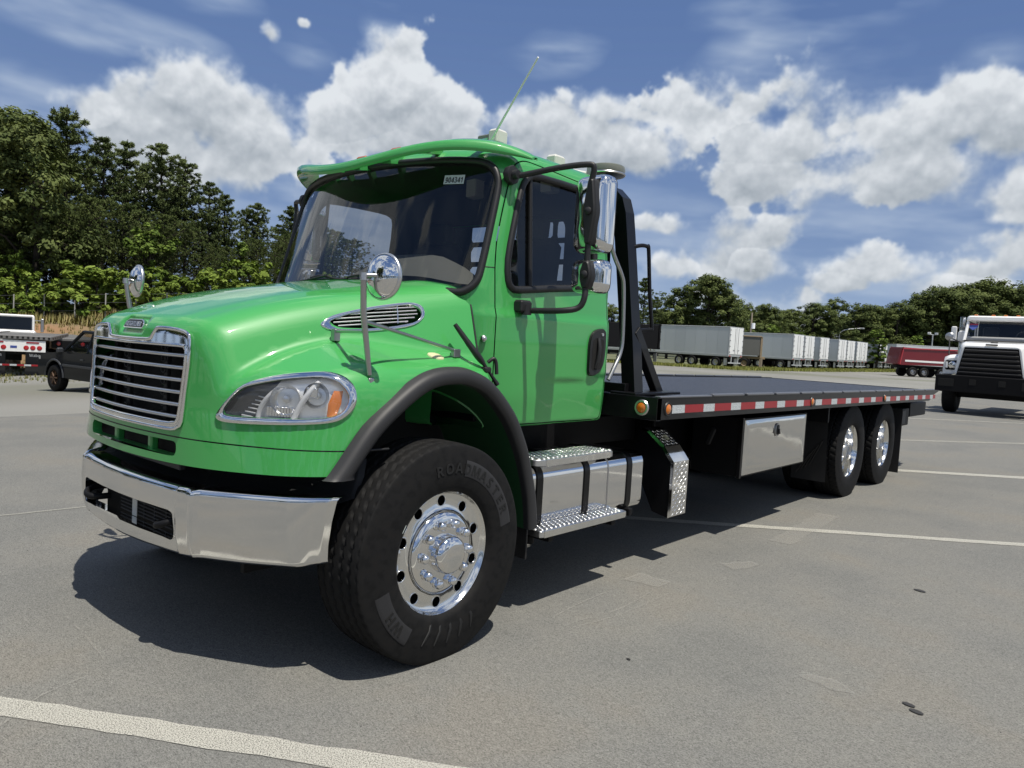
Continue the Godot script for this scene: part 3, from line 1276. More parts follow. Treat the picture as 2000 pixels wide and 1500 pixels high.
func _write(g: Geo, text: String, size: float, depth: float, width: float, xf: Transform3D, font := "Droid Sans") -> void:
	# characters side by side, centred, squeezed to the given width
	var adv := []
	var total := 0.0
	for ch in text:
		var gl := glyph(ch, size, depth, true, font)
		var lo := 0.0
		var hi := size * 0.3
		if gl.v.size():
			lo = 1e9
			hi = -1e9
			for p in gl.v:
				lo = minf(lo, p.x)
				hi = maxf(hi, p.x)
		adv.append([gl, lo, hi - lo])
		total += hi - lo + size * 0.09
	total -= size * 0.09
	var k := width / total if width > 0.0 else 1.0
	var x := -total * 0.5
	for a in adv:
		if a[0].v.size():
			g.add(a[0], xf * Transform3D(Basis(Vector3(k, 0, 0), Vector3(0, 1, 0), Vector3(0, 0, 1)), Vector3((x - a[1]) * k, -size * 0.0, 0)))
		x += a[2] + size * 0.09


# a trim ring on a skin between two outlines seen from the side: a raised strip with round lips
func skin_ring(f: Callable, s: float, outer: PackedVector2Array, inner: PackedVector2Array, up: float) -> Geo:
	var lo := []
	var li := []
	var rows := []
	var m := outer.size()
	for i in m + 1:
		var o := outer[i % m]
		# the nearest inner point
		var best := 0.0
		var bi := Vector2(0, 0)
		var bd := 1e9
		for j in inner.size():
			var a := inner[j]
			var e := inner[(j + 1) % inner.size()] - a
			var q := a + e * clampf((o - a).dot(e) / e.length_squared(), 0.0, 1.0)
			if q.distance_to(o) < bd:
				bd = q.distance_to(o)
				bi = q
		var row := []
		for w in [[0.0, -0.004], [0.03, 0.5], [0.18, 1.0], [0.8, 1.0], [0.96, 0.5], [1.0, -1.6]]:
			var q := o.lerp(bi, w[0])
			var p := drop(f, Vector3(s * 1.15, q.y + 0.05, q.x), Vector3(-s, -0.15, 0))
			row.append(p + slope(f, p).normalized() * up * w[1])
		rows.append(row)
	return Geo.new().sheet(rows, s)


func _headlight(T: Node3D, s: float) -> void:
	var dirn := Vector3(-0.6 * s, 0, -0.8)
	var at := func(u: float, y: float, out: float) -> Vector3:
		# a point of the corner plane, dropped on the skin and moved along the plane's normal
		var p := Vector3(s * (0.8 * u + 0.6 * 1.5), y, -0.6 * u + 0.8 * 1.5)
		return drop(hood_f, p, dirn) - dirn * out
	var rows := []
	var m := lamp_out.size()
	for i in m + 1:
		var o := lamp_out[i % m]
		var bd := 1e9
		var bi := Vector2(0, 0)
		for j in lamp_in.size():
			var a := lamp_in[j]
			var e := lamp_in[(j + 1) % lamp_in.size()] - a
			var q := a + e * clampf((o - a).dot(e) / e.length_squared(), 0.0, 1.0)
			if q.distance_to(o) < bd:
				bd = q.distance_to(o)
				bi = q
		var row := []
		for w in [[0.0, -0.002], [0.05, 0.009], [0.22, 0.0135], [0.5, 0.015], [0.8, 0.0135], [0.96, 0.007], [1.0, -0.03]]:
			var q := o.lerp(bi, w[0])
			row.append(at.call(q.x, q.y, w[1]))
		rows.append(row)
	var L := part(T, "headlight", Geo.new().sheet(rows, -s), M.chrome)
	# lens
	var lens := Geo.new()
	var lr := []
	for i in 15:
		var line := []
		for j in 29:
			var u: float = lerpf(0.03, 0.63, j / 28.0)
			var y: float = lerpf(1.10, 1.33, i / 14.0)
			line.append(at.call(u, y, -0.002))
		lr.append(line)
	lens.sheet(lr, s)
	lens.clip(func(p: Vector3): return inside(Vector2(0.8 * absf(p.x) - 0.6 * p.z, p.y), lamp_in) + 0.003)
	L.add_child(_named("lens", lens, M.clear_lens), true)
	# housing
	var hr := []
	for i in 13:
		var line := []
		for j in 25:
			var u: float = lerpf(0.03, 0.63, j / 24.0)
			var y: float = lerpf(1.10, 1.33, i / 12.0)
			line.append(at.call(u, y, -0.05))
		hr.append(line)
	var hs := Geo.new().sheet(hr, s)
	hs.clip(func(p: Vector3): return inside(Vector2(0.8 * absf(p.x) - 0.6 * p.z, p.y), lamp_in) + 0.02)
	L.add_child(_named("housing", hs, M.lamp_housing), true)
	var bright := Geo.new().sheet(hr, s)
	for i in bright.v.size():
		bright.v[i] -= dirn * 0.012
	bright.clip(func(p: Vector3): return inside(Vector2(0.8 * absf(p.x) - 0.6 * p.z, p.y), lamp_in) + 0.004)
	bright.clip(func(p: Vector3): return 0.8 * absf(p.x) - 0.6 * p.z - 0.215 - (p.y - 1.14) * 0.62)
	L.add_child(_named("inner_reflector", bright, M.lamp_bright), true)
	var b := Basis(Vector3(0.8 * s, 0, -0.6), -dirn, Vector3(0, 1, 0)) if s > 0 else Basis(Vector3(0.8 * s, 0, -0.6), -dirn, Vector3(0, 1, 0))
	for k in [[0.345, 1.215, 0.066, 0.070], [0.475, 1.238, 0.056, 0.080]]:
		var bowl := Geo.new().at(at.call(k[0], k[1], -0.012), b)
		bowl.lathe([Vector2(k[2], 0.0), Vector2(k[2] * 0.92, -0.012), Vector2(k[2] * 0.7, -0.03), Vector2(k[2] * 0.3, -0.042), Vector2(0.0, -0.044)], 28)
		L.add_child(_named("reflector_bowl", bowl, M.reflector), true)
		var shade := Geo.new().at(at.call(k[0], k[1], -0.03), b)
		shade.lathe([Vector2(0.0, 0.014), Vector2(k[2] * 0.22, 0.010), Vector2(k[2] * 0.28, -0.01)], 16)
		L.add_child(_named("bulb_shield", shade, M.aluminium), true)
	# bright ribbed fill between the bowls
	var fill := Geo.new()
	for k in 9:
		var u := 0.265 + 0.013 * k
		var y0 := 1.138
		fill.box(at.call(u, 1.160, -0.030), Vector3(0.014, 0.045, 0.02), 0.004, Basis(Vector3(0.8 * s, 0, -0.6), Vector3(0, 1, 0), Vector3(0.6 * s, 0, 0.8)))
	L.add_child(_named("ribbed_trim", fill, M.reflector), true)
	var arm := Geo.new()
	arm.tube(curve([at.call(0.385, 1.132, -0.012), at.call(0.41, 1.19, -0.010), at.call(0.445, 1.25, -0.012), at.call(0.475, 1.295, -0.022)], 4), 0.012, 8)
	L.add_child(_named("bezel_arm", arm, M.lamp_trim), true)
	var arm2 := Geo.new().tube(curve([at.call(0.225, 1.128, -0.014), at.call(0.235, 1.17, -0.012), at.call(0.262, 1.215, -0.014), at.call(0.30, 1.255, -0.024)], 4), 0.010, 8)
	L.add_child(_named("bezel_arm", arm2, M.lamp_trim), true)
	for k in 6:
		var f := k / 5.0
		L.add_child(_named("vent_slat", Geo.new().tube([at.call(0.145 + 0.075 * f, 1.135 + 0.085 * f, -0.025), at.call(0.20 + 0.055 * f, 1.130 + 0.085 * f, -0.020)], 0.003, 5), M.lamp_trim), true)
	var amber := Geo.new()
	var ar := []
	for i in 9:
		var line := []
		for j in 5:
			var y: float = lerpf(1.150, 1.262, i / 8.0)
			var u: float = 0.535 + 0.050 * (j / 4.0 - 0.5) * (1.0 - 0.3 * absf(i / 4.0 - 1.0)) + 0.022 * (i / 8.0)
			line.append(at.call(u, y, -0.012 - 0.012 * pow(absf(j / 2.0 - 1.0), 2.0)))
		ar.append(line)
	amber.sheet(ar, s)
	L.add_child(_named("turn_signal", amber, M.amber_lens), true)
	var chip := Geo.new().box(at.call(0.455, 1.25, -0.02), Vector3(0.05, 0.045, 0.02), 0.006, Basis(Vector3(0.8 * s, 0, -0.6), Vector3(0, 1, 0), Vector3(0.6 * s, 0, 0.8)))
	L.add_child(_named("side_reflector", chip, M.reflector), true)


func _cab(T: Node3D) -> void:
	var full := skin(cab_f, Vector3(-1.15, 0.95, -1.80), Vector3(1.15, 2.85, -0.05), 0.028)
	var at_front := func(p: Vector3) -> bool: return p.z > -0.85 and p.y > 1.6
	var rear_line := rounded([Vector2(-0.62, 1.86), Vector2(0.62, 1.86), Vector2(0.62, 2.36), Vector2(-0.62, 2.36)], 0.08)
	var no_windshield := func(p: Vector3): return -inside(Vector2(p.x, p.y), windshield_line) if p.z > -0.85 else 1.0
	var no_door := func(p: Vector3): return -inside(Vector2(p.z, p.y), door_line) - 0.0035 if absf(p.x) > 0.85 else 1.0
	var no_rear := func(p: Vector3): return -inside(Vector2(p.x, p.y), rear_line) if p.z < -1.55 else 1.0
	var no_arch := func(p: Vector3): return -in_arch(p) if absf(p.x) > 0.75 else 1.0
	var shell := Geo.new().add(full)
	shell.clip(no_windshield)
	shell.clip(no_door)
	shell.clip(no_rear)
	shell.clip(no_arch)
	part(T, "cab_shell", shell, M.green_paint)
	var lining := shifted(full, -0.035)
	lining.clip(func(p: Vector3): return p.y - 1.2)
	lining.clip(no_windshield)
	lining.clip(no_rear)
	lining.clip(func(p: Vector3): return -inside(Vector2(p.z, p.y), window_line) if absf(p.x) > 0.8 else 1.0)
	part(T, "cab_lining", lining, M.cab_lining)
	# windshield
	var ws := shifted(full, -0.012)
	ws.clip(func(p: Vector3): return inside(Vector2(p.x, p.y), windshield_line) + 0.004 if p.z > -0.85 else -1.0)
	var W0 := part(T, "windshield", ws, M.windshield_glass)
	var line := []
	var nrm := []
	for q in windshield_line:
		var p := drop(cab_f, Vector3(q.x, q.y, 0.5), Vector3(0, 0, -1))
		line.append(p)
		nrm.append(slope(cab_f, p).normalized())
	line = curve(line, 3, true)
	nrm = curve(nrm, 3, true)
	W0.add_child(_named("windshield_gasket", Geo.new().tube(line, 0.021, 8, true), M.gasket_rubber), true)
	# sticker with a stock number behind the glass
	var sp := drop(cab_f, Vector3(0.675, 2.395, 0.5), Vector3(0, 0, -1))
	var sn := slope(cab_f, sp).normalized()
	var sx := Vector3(0, 1, 0).cross(sn).normalized()
	var sb := Basis(sx, sn.cross(sx), sn)
	var st := Geo.new().at(sp - sn * 0.008, sb).box(Vector3(0, 0, 0), Vector3(0.125, 0.055, 0.001), 0.0)
	var sticker := _named("stock_sticker", st, M.paper_white)
	W0.add_child(sticker, true)
	var num := Geo.new()
	_write(num, "904341", 0.046, 0.001, 0.105, Transform3D(sb, sp - sn * 0.0068 - sb * Vector3(0, 0.004, 0)))
	W0.add_child(_named("sticker_number", num, M.black_plastic), true)
	# wipers
	for s in [-1.0, 1.0]:
		var wl := []
		for i in 9:
			var q := Vector2(s * 0.18 + 0.36 * i / 8.0, 1.825 + 0.012 * sin(i * 0.7))
			wl.append(drop(cab_f, Vector3(q.x, q.y, 0.5), Vector3(0, 0, -1)) + Vector3(0, 0.0, 0.020))
		var wp := part(T, "wiper", Geo.new().tube(wl, 0.007, 6), M.black_plastic)
		wp.add_child(_named("wiper_arm", Geo.new().tube([drop(cab_f, Vector3(s * 0.50 + 0.06, 1.79, 0.5), Vector3(0, 0, -1)) + Vector3(0, 0.0, 0.03), wl[4] + Vector3(0, 0.006, 0.012)], [0.011, 0.006], 6), M.black_plastic), true)
	# doors
	for s in [1.0, -1.0]:
		var d := Geo.new().add(full)
		d.clip(func(p: Vector3): return inside(Vector2(p.z, p.y), door_line) - 0.0035 if p.x * s > 0.85 else -1.0)
		d.clip(func(p: Vector3): return -inside(Vector2(p.z, p.y), window_line))
		d.clip(no_arch)
		var D := part(T, "door", d, M.green_paint)
		var gl := shifted(full, -0.014)
		gl.clip(func(p: Vector3): return inside(Vector2(p.z, p.y), window_line) + 0.004 if p.x * s > 0.85 else -1.0)
		D.add_child(_named("window_pane", gl, M.side_glass), true)
		var wl := []
		for q in window_line:
			wl.append(drop(cab_f, Vector3(s * 1.3, q.y, q.x), Vector3(-s, 0, 0)))
		D.add_child(_named("window_gasket", Geo.new().tube(wl, 0.021, 8, true), M.gasket_rubber), true)
		var div := []
		for i in 9:
			var y := 1.825 + (2.445 - 1.825) * i / 8.0
			div.append(drop(cab_f, Vector3(s * 1.3, y, -0.825 - 0.01 * i / 8.0), Vector3(-s, 0, 0)) - Vector3(s * 0.004, 0, 0))
		D.add_child(_named("vent_window_bar", Geo.new().tube(div, 0.013, 8), M.gasket_rubber), true)
		# handle: a black escutcheon, a dark pocket and the pull
		var esc := rounded([Vector2(-1.388, 1.355), Vector2(-1.385, 1.52), Vector2(-1.402, 1.585), Vector2(-1.45, 1.617), Vector2(-1.53, 1.63), Vector2(-1.566, 1.612), Vector2(-1.572, 1.50), Vector2(-1.560, 1.41), Vector2(-1.53, 1.355), Vector2(-1.46, 1.328), Vector2(-1.41, 1.328)], 0.03, 3)
		var hx := drop(cab_f, Vector3(s * 1.3, 1.48, -1.47), Vector3(-s, 0, 0)).x
		var hb := Basis(Vector3(0, 0, 1), Vector3(0, 1, 0), Vector3(-1, 0, 0)) if s < 0 else Basis(Vector3(0, 0, 1), Vector3(0, 1, 0), Vector3(-1, 0, 0))
		var hg := Geo.new().at(Vector3(hx, 0, 0), hb).prism(esc, 0.006 * s, -0.016 * s, 0.006)
		var HD := _named("door_handle", hg, M.black_plastic)
		D.add_child(HD, true)
		var pk := Geo.new().at(Vector3(hx, 0, 0), hb).prism(rounded([Vector2(-1.42, 1.36), Vector2(-1.535, 1.375), Vector2(-1.545, 1.56), Vector2(-1.42, 1.56)], 0.03), -0.0145 * s, -0.0172 * s, 0.0)
		D.add_child(_named("handle_pocket", pk, M.void_black), true)
		D.add_child(_named("handle_pull", Geo.new().tube(curve([Vector3(hx + s * 0.018, 1.38, -1.455), Vector3(hx + s * 0.032, 1.43, -1.46), Vector3(hx + s * 0.034, 1.50, -1.468), Vector3(hx + s * 0.018, 1.565, -1.475)], 4), 0.013, 8), M.black_plastic), true)
		D.add_child(_named("door_lock", Geo.new().cyl(Vector3(hx + s * 0.015, 1.59, -1.52), Vector3(hx + s * 0.020, 1.59, -1.52), 0.010), M.aluminium), true)
		# knob on the cowl side
		var kx := drop(cab_f, Vector3(s * 1.3, 1.522, -0.475), Vector3(-s, 0, 0))
		part(T, "cowl_knob", Geo.new().at(kx, Basis(Vector3(0, 0, 1), Vector3(s, 0, 0), Vector3(0, 1, 0))).lathe([Vector2(0.0, 0.028), Vector2(0.010, 0.026), Vector2(0.018, 0.018), Vector2(0.019, 0.008), Vector2(0.014, 0.0)], 20), M.aluminium)
		# short seam between windshield pillar and cowl
		var sm := []
		for i in 5:
			sm.append(drop(cab_f, Vector3(s * 1.3, 1.905, -0.49 - 0.055 * i / 4.0), Vector3(-s, 0, 0)) - Vector3(s * 0.001, 0, 0))
		part(T, "pillar_seam", Geo.new().tube(sm, 0.003, 6), M.gasket_rubber)
		# grab handle behind the door
		var gh := curve([Vector3(s * 0.995, 2.20, -1.605), Vector3(s * 1.0, 2.10, -1.665), Vector3(s * 1.0, 1.99, -1.765), Vector3(s * 1.0, 1.90, -1.80), Vector3(s * 1.0, 1.60, -1.825), Vector3(s * 1.0, 1.48, -1.81), Vector3(s * 1.0, 1.38, -1.745), Vector3(s * 0.995, 1.30, -1.695)], 5)
		part(T, "grab_handle", Geo.new().tube(gh, 0.014, 8), M.dull_steel)
	# back window, seats, dashboard
	var rw := shifted(full, -0.012)
	rw.clip(func(p: Vector3): return inside(Vector2(p.x, p.y), rear_line) if p.z < -1.55 else -1.0)
	part(T, "rear_window", rw, M.far_glass)
	var dash := Geo.new()
	var dr := []
	for i in 9:
		var row := []
		var pr: Vector2 = [Vector2(-0.42, 1.80), Vector2(-0.50, 1.815), Vector2(-0.60, 1.81), Vector2(-0.68, 1.79), Vector2(-0.74, 1.75), Vector2(-0.77, 1.68), Vector2(-0.77, 1.55), Vector2(-0.72, 1.40), Vector2(-0.65, 1.20)][i]
		for j in 25:
			var x := -0.93 + 1.86 * j / 24.0
			var hood := 0.17 * exp(-pow((x - 0.43) / 0.36, 4.0)) * clampf(1.6 - absf(i - 3.0) * 0.45, 0.0, 1.0)
			row.append(Vector3(x, pr.y + hood, pr.x + 0.18 - 0.22 * x * x))
		dr.append(row)
	dash.sheet(dr)
	part(T, "dashboard", dash, M.dashboard_grey)
	var wheel := Geo.new()
	var ring := []
	var wb := Basis(Vector3(1, 0, 0), 0.75)
	for i in 32:
		var a := TAU * i / 32
		ring.append(Vector3(0.45, 1.77, -0.86) + wb * Vector3(cos(a) * 0.21, 0, sin(a) * 0.21))
	wheel.tube(ring, 0.014, 8, true)
	for a in [0.3, PI - 0.3, PI * 1.5]:
		wheel.tube([Vector3(0.45, 1.75, -0.84), Vector3(0.45, 1.77, -0.86) + wb * Vector3(cos(a) * 0.20, 0, sin(a) * 0.20)], 0.013, 6)
	wheel.cyl(Vector3(0.45, 1.76, -0.85), Vector3(0.45, 1.50, -0.65), 0.035)
	part(T, "steering_wheel", wheel, M.black_plastic)
	for s in [0.45, -0.45]:
		var seat := Geo.new()
		seat.box(Vector3(s, 1.50, -1.15), Vector3(0.52, 0.16, 0.50), 0.05)
		seat.box(Vector3(s, 1.86, -1.44), Vector3(0.50, 0.70, 0.15), 0.06, Basis(Vector3(1, 0, 0), -0.12))
		seat.box(Vector3(s, 2.27, -1.49), Vector3(0.27, 0.19, 0.11), 0.045, Basis(Vector3(1, 0, 0), -0.1))
		seat.box(Vector3(s, 1.32, -1.15), Vector3(0.40, 0.22, 0.40), 0.02)
		part(T, "seat", seat, M.seat_cloth)


func _front_end(T: Node3D) -> void:
	# grille: chrome surround on the skin, six bars, dark core
	var sheet := []
	for i in 37:
		var row := []
		for j in 61:
			var x := -0.56 + 1.12 * j / 60.0
			var y := 1.02 + 0.49 * i / 36.0
			var p := drop(hood_f, Vector3(x, y, 1.3), Vector3(0, 0, -1), 0.8)
			row.append(Vector3(x, y, maxf(p.z, 0.78) + 0.010))
		sheet.append(row)
	var g := Geo.new().sheet(sheet)
	g.clip(func(p: Vector3): return inside(Vector2(p.x, p.y), grille_out))
	g.clip(func(p: Vector3): return -inside(Vector2(p.x, p.y), grille_in))
	for pl in [grille_out, grille_in]:
		var line := []
		for q in pl:
			var p := drop(hood_f, Vector3(q.x, q.y, 1.3), Vector3(0, 0, -1), 0.8)
			line.append(Vector3(q.x, q.y, maxf(p.z, 0.78) + 0.008))
		g.tube(curve(line, 2, true), 0.009, 8, true)
	var G := part(T, "grille", g, M.chrome)
	for k in 6:
		var y := 1.411 - 0.347 * (k + 0.78) / 6.35
		var path := []
		var half := lerpf(0.487, 0.466, k / 5.0)
		for i in 13:
			var x := -half + 2.0 * half * i / 12.0
			path.append(Vector3(x, y, 0.912 - 0.17 * x * x + 0.04 * (1.45 - y)))
		G.add_child(_named("grille_bar", Geo.new().tube(path, 0.0125, 8, false, true, 0.75), M.aluminium), true)
	for x in [-0.42, -0.20, 0.20, 0.42]:
		var st := Geo.new()
		st.box(Vector3(x, 1.238, 0.842 - 0.17 * x * x), Vector3(0.035, 0.36, 0.02), 0.003)
		if absf(x) < 0.3:
			for k in 7:
				var y := 1.395 - 0.052 * k
				var ring := []
				for q in 12:
					ring.append(Vector3(x + 0.021 * cos(TAU * q / 12), y + 0.014 * sin(TAU * q / 12), 0.862 - 0.17 * x * x))
				st.tube(ring, 0.004, 5, true)
		G.add_child(_named("grille_support", st, M.grille_dark), true)
	G.add_child(_named("grille_screen", Geo.new().box(Vector3(0, 1.235, 0.77), Vector3(1.05, 0.46, 0.03), 0.0), M.void_black), true)
	# bumper: plan from the centre out
	var plan := [Vector2(0, 0.955), Vector2(0.20, 0.950), Vector2(0.40, 0.935), Vector2(0.50, 0.923), Vector2(0.515, 0.926), Vector2(0.530, 0.921), Vector2(0.578, 0.906), Vector2(0.592, 0.906), Vector2(0.605, 0.896), Vector2(0.63, 0.880), Vector2(0.80, 0.798), Vector2(1.0, 0.693), Vector2(1.10, 0.632), Vector2(1.155, 0.590), Vector2(1.170, 0.560)]
	var fine := []
	for i in plan.size() - 1:
		for k in 6:
			fine.append(plan[i].lerp(plan[i + 1], k / 6.0))
	fine.append(plan[-1])
	var ordered := []
	for i in range(fine.size() - 1, 0, -1):
		ordered.append(Vector2(-fine[i].x, fine[i].y))
	ordered.append_array(fine)
	var rows := []
	for q in ordered:
		var x := absf(q.x)
		var wing := clampf((x - 0.6) / 0.57, 0.0, 1.0)
		var top := 0.800 + 0.022 * wing - 0.004 * exp(-pow((x - 0.585) / 0.02, 2.0)) * 2.0
		var bot := 0.485 + 0.030 * wing * wing - 0.012 * (1.0 - smoothstep(0.0, 0.6, x))
		var od := Vector2(q.x, q.y * 1.6).normalized()
		var row := []
		for w in [[0.0, -0.10], [-0.004, -0.045], [0.0, -0.026], [0.016, -0.010], [0.05, -0.002], [0.10, 0.0], [0.35, 0.004], [0.7, -0.002], [0.92, -0.016], [0.975, -0.024], [1.0, -0.06]]:
			var yy := lerpf(top, bot, w[0])
			var slant: float = -0.075 * w[0] * smoothstep(1.0, 1.17, x) * signf(q.x)
			row.append(Vector3(q.x + slant + od.x * minf(w[1], 0.0) * 0.15, yy, q.y + w[1]))
		rows.append(row)
	var bp := Geo.new().sheet(rows, -1.0)
	var opening := rounded([Vector2(-0.495, 0.553), Vector2(0.495, 0.553), Vector2(0.495, 0.668), Vector2(0.46, 0.685), Vector2(-0.46, 0.685), Vector2(-0.495, 0.668)], 0.03, 4)
	bp.clip(func(p: Vector3): return -inside(Vector2(p.x, p.y), opening) if p.z > 0.85 else 1.0)
	var BU := part(T, "bumper", bp, M.worn_chrome)
	var lip := []
	var lip2 := []
	for q in opening:
		var zz := 0.958 - 0.12 * q.x * q.x - 0.004
		lip.append(Vector3(q.x, q.y, zz))
		lip2.append(Vector3(q.x, q.y, zz - 0.055))
	lip.append(lip[0])
	lip2.append(lip2[0])
	BU.add_child(_named("opening_lip", Geo.new().sheet([lip, lip2]), M.chrome), true)
	for k in 7:
		var y := 0.565 + 0.017 * k
		BU.add_child(_named("intake_bar", Geo.new().tube([Vector3(-0.20, y, 0.862), Vector3(0.42, y, 0.862)], 0.0035, 5), M.grille_dark), true)
	for x in [0.05, 0.16, 0.28, 0.40]:
		BU.add_child(_named("intake_upright", Geo.new().box(Vector3(x, 0.615, 0.855), Vector3(0.010, 0.12, 0.008), 0.001), M.grille_dark), true)
	BU.add_child(_named("number_bracket", Geo.new().box(Vector3(-0.03, 0.62, 0.868), Vector3(0.05, 0.13, 0.004), 0.001), M.off_white_plastic), true)
	BU.add_child(_named("opening_back", Geo.new().box(Vector3(0, 0.61, 0.80), Vector3(1.0, 0.2, 0.02), 0.0), M.void_black), true)
	for s in [-1.0, 1.0]:
		var hook := curve([Vector3(s * 0.44, 0.63, 0.80), Vector3(s * 0.445, 0.632, 0.89), Vector3(s * 0.43, 0.62, 0.935), Vector3(s * 0.39, 0.605, 0.95), Vector3(s * 0.35, 0.60, 0.925), Vector3(s * 0.34, 0.60, 0.86)], 4)
		BU.add_child(_named("tow_hook", Geo.new().tube(hook, 0.016, 8), M.black_steel), true)
	# dark step between bumper and fascia
	var ledge := Geo.new()
	var lr := []
	for q in ordered:
		lr.append([Vector3(q.x * 0.985, 0.790, q.y - 0.012), Vector3(q.x * 0.96, 0.798, q.y - 0.14), Vector3(q.x * 0.93, 0.88, q.y - 0.20), Vector3(q.x * 0.90, 0.95, q.y - 0.24)])
	ledge.sheet(lr)
	part(T, "bumper_shelf", ledge, M.black_plastic)
	part(T, "number_plate_shelf", Geo.new().box(Vector3(0.12, 0.872, 0.86), Vector3(0.62, 0.045, 0.03), 0.006), M.grille_dark)


func _hood_mirrors(T: Node3D) -> void:
	for s in [1.0, -1.0]:
		var c := Vector3(s * 1.195, 1.758, 0.394)
		var R := group_part(T, "hood_mirror")
		# the back of the disc looks forward
		var nd := Vector3(s * 0.10, 0.05, 1.0).normalized()
		var b := Basis(Quaternion(Vector3(0, 1, 0), nd))
		R.add_child(_named("mirror_head", Geo.new().at(c, b).lathe([Vector2(0.0, 0.042), Vector2(0.03, 0.040), Vector2(0.06, 0.033), Vector2(0.085, 0.018), Vector2(0.094, 0.006), Vector2(0.098, 0.0), Vector2(0.098, -0.010), Vector2(0.093, -0.014), Vector2(0.0, -0.014)], 40, 0.7), M.chrome), true)
		R.add_child(_named("mirror_rim", Geo.new().at(c, b).lathe([Vector2(0.0945, 0.008), Vector2(0.1005, 0.006), Vector2(0.1025, -0.002), Vector2(0.1005, -0.011), Vector2(0.094, -0.014)], 40, 1.2), M.aluminium), true)
		var top := Vector3(s * 1.165, 1.755, 0.475)
		var foot := Vector3(s * 1.115, 1.305, 0.375)
		R.add_child(_named("mirror_post", Geo.new().tube([top, Vector3(s * 1.150, 1.60, 0.455), Vector3(s * 1.118, 1.335, 0.382)], [0.013, 0.014, 0.012], 10), M.dull_steel), true)
		R.add_child(_named("mirror_arm", Geo.new().tube([top, Vector3(s * 1.185, 1.757, 0.46), c + nd * 0.03], 0.009, 8), M.dull_steel), true)
		R.add_child(_named("pivot", Geo.new().tube([top + Vector3(0, 0.012, 0), top - Vector3(0, 0.02, 0)], 0.017, 10), M.aluminium), true)
		R.add_child(_named("post_foot", Geo.new().box(foot, Vector3(0.035, 0.035, 0.035), 0.008), M.dull_steel), true)
		var mid := Vector3(s * 1.144, 1.565, 0.448)
		var br := Vector3(s * 1.0, 1.45, -0.262)
		R.add_child(_named("rear_brace", Geo.new().tube([mid, br], [0.010, 0.0085], 8), M.dull_steel), true)
		R.add_child(_named("brace_foot", Geo.new().box(br + Vector3(0, -0.012, 0), Vector3(0.03, 0.045, 0.05), 0.005), M.dull_steel), true)
		var fb := Vector3(s * 0.80, 1.515, 0.335)
		R.add_child(_named("inner_brace", Geo.new().tube([Vector3(s * 1.135, 1.52, 0.44), fb], [0.008, 0.0085], 8), M.dull_steel), true)
		R.add_child(_named("inner_foot", Geo.new().box(fb + Vector3(0, -0.018, 0), Vector3(0.035, 0.06, 0.035), 0.005), M.dull_steel), true)


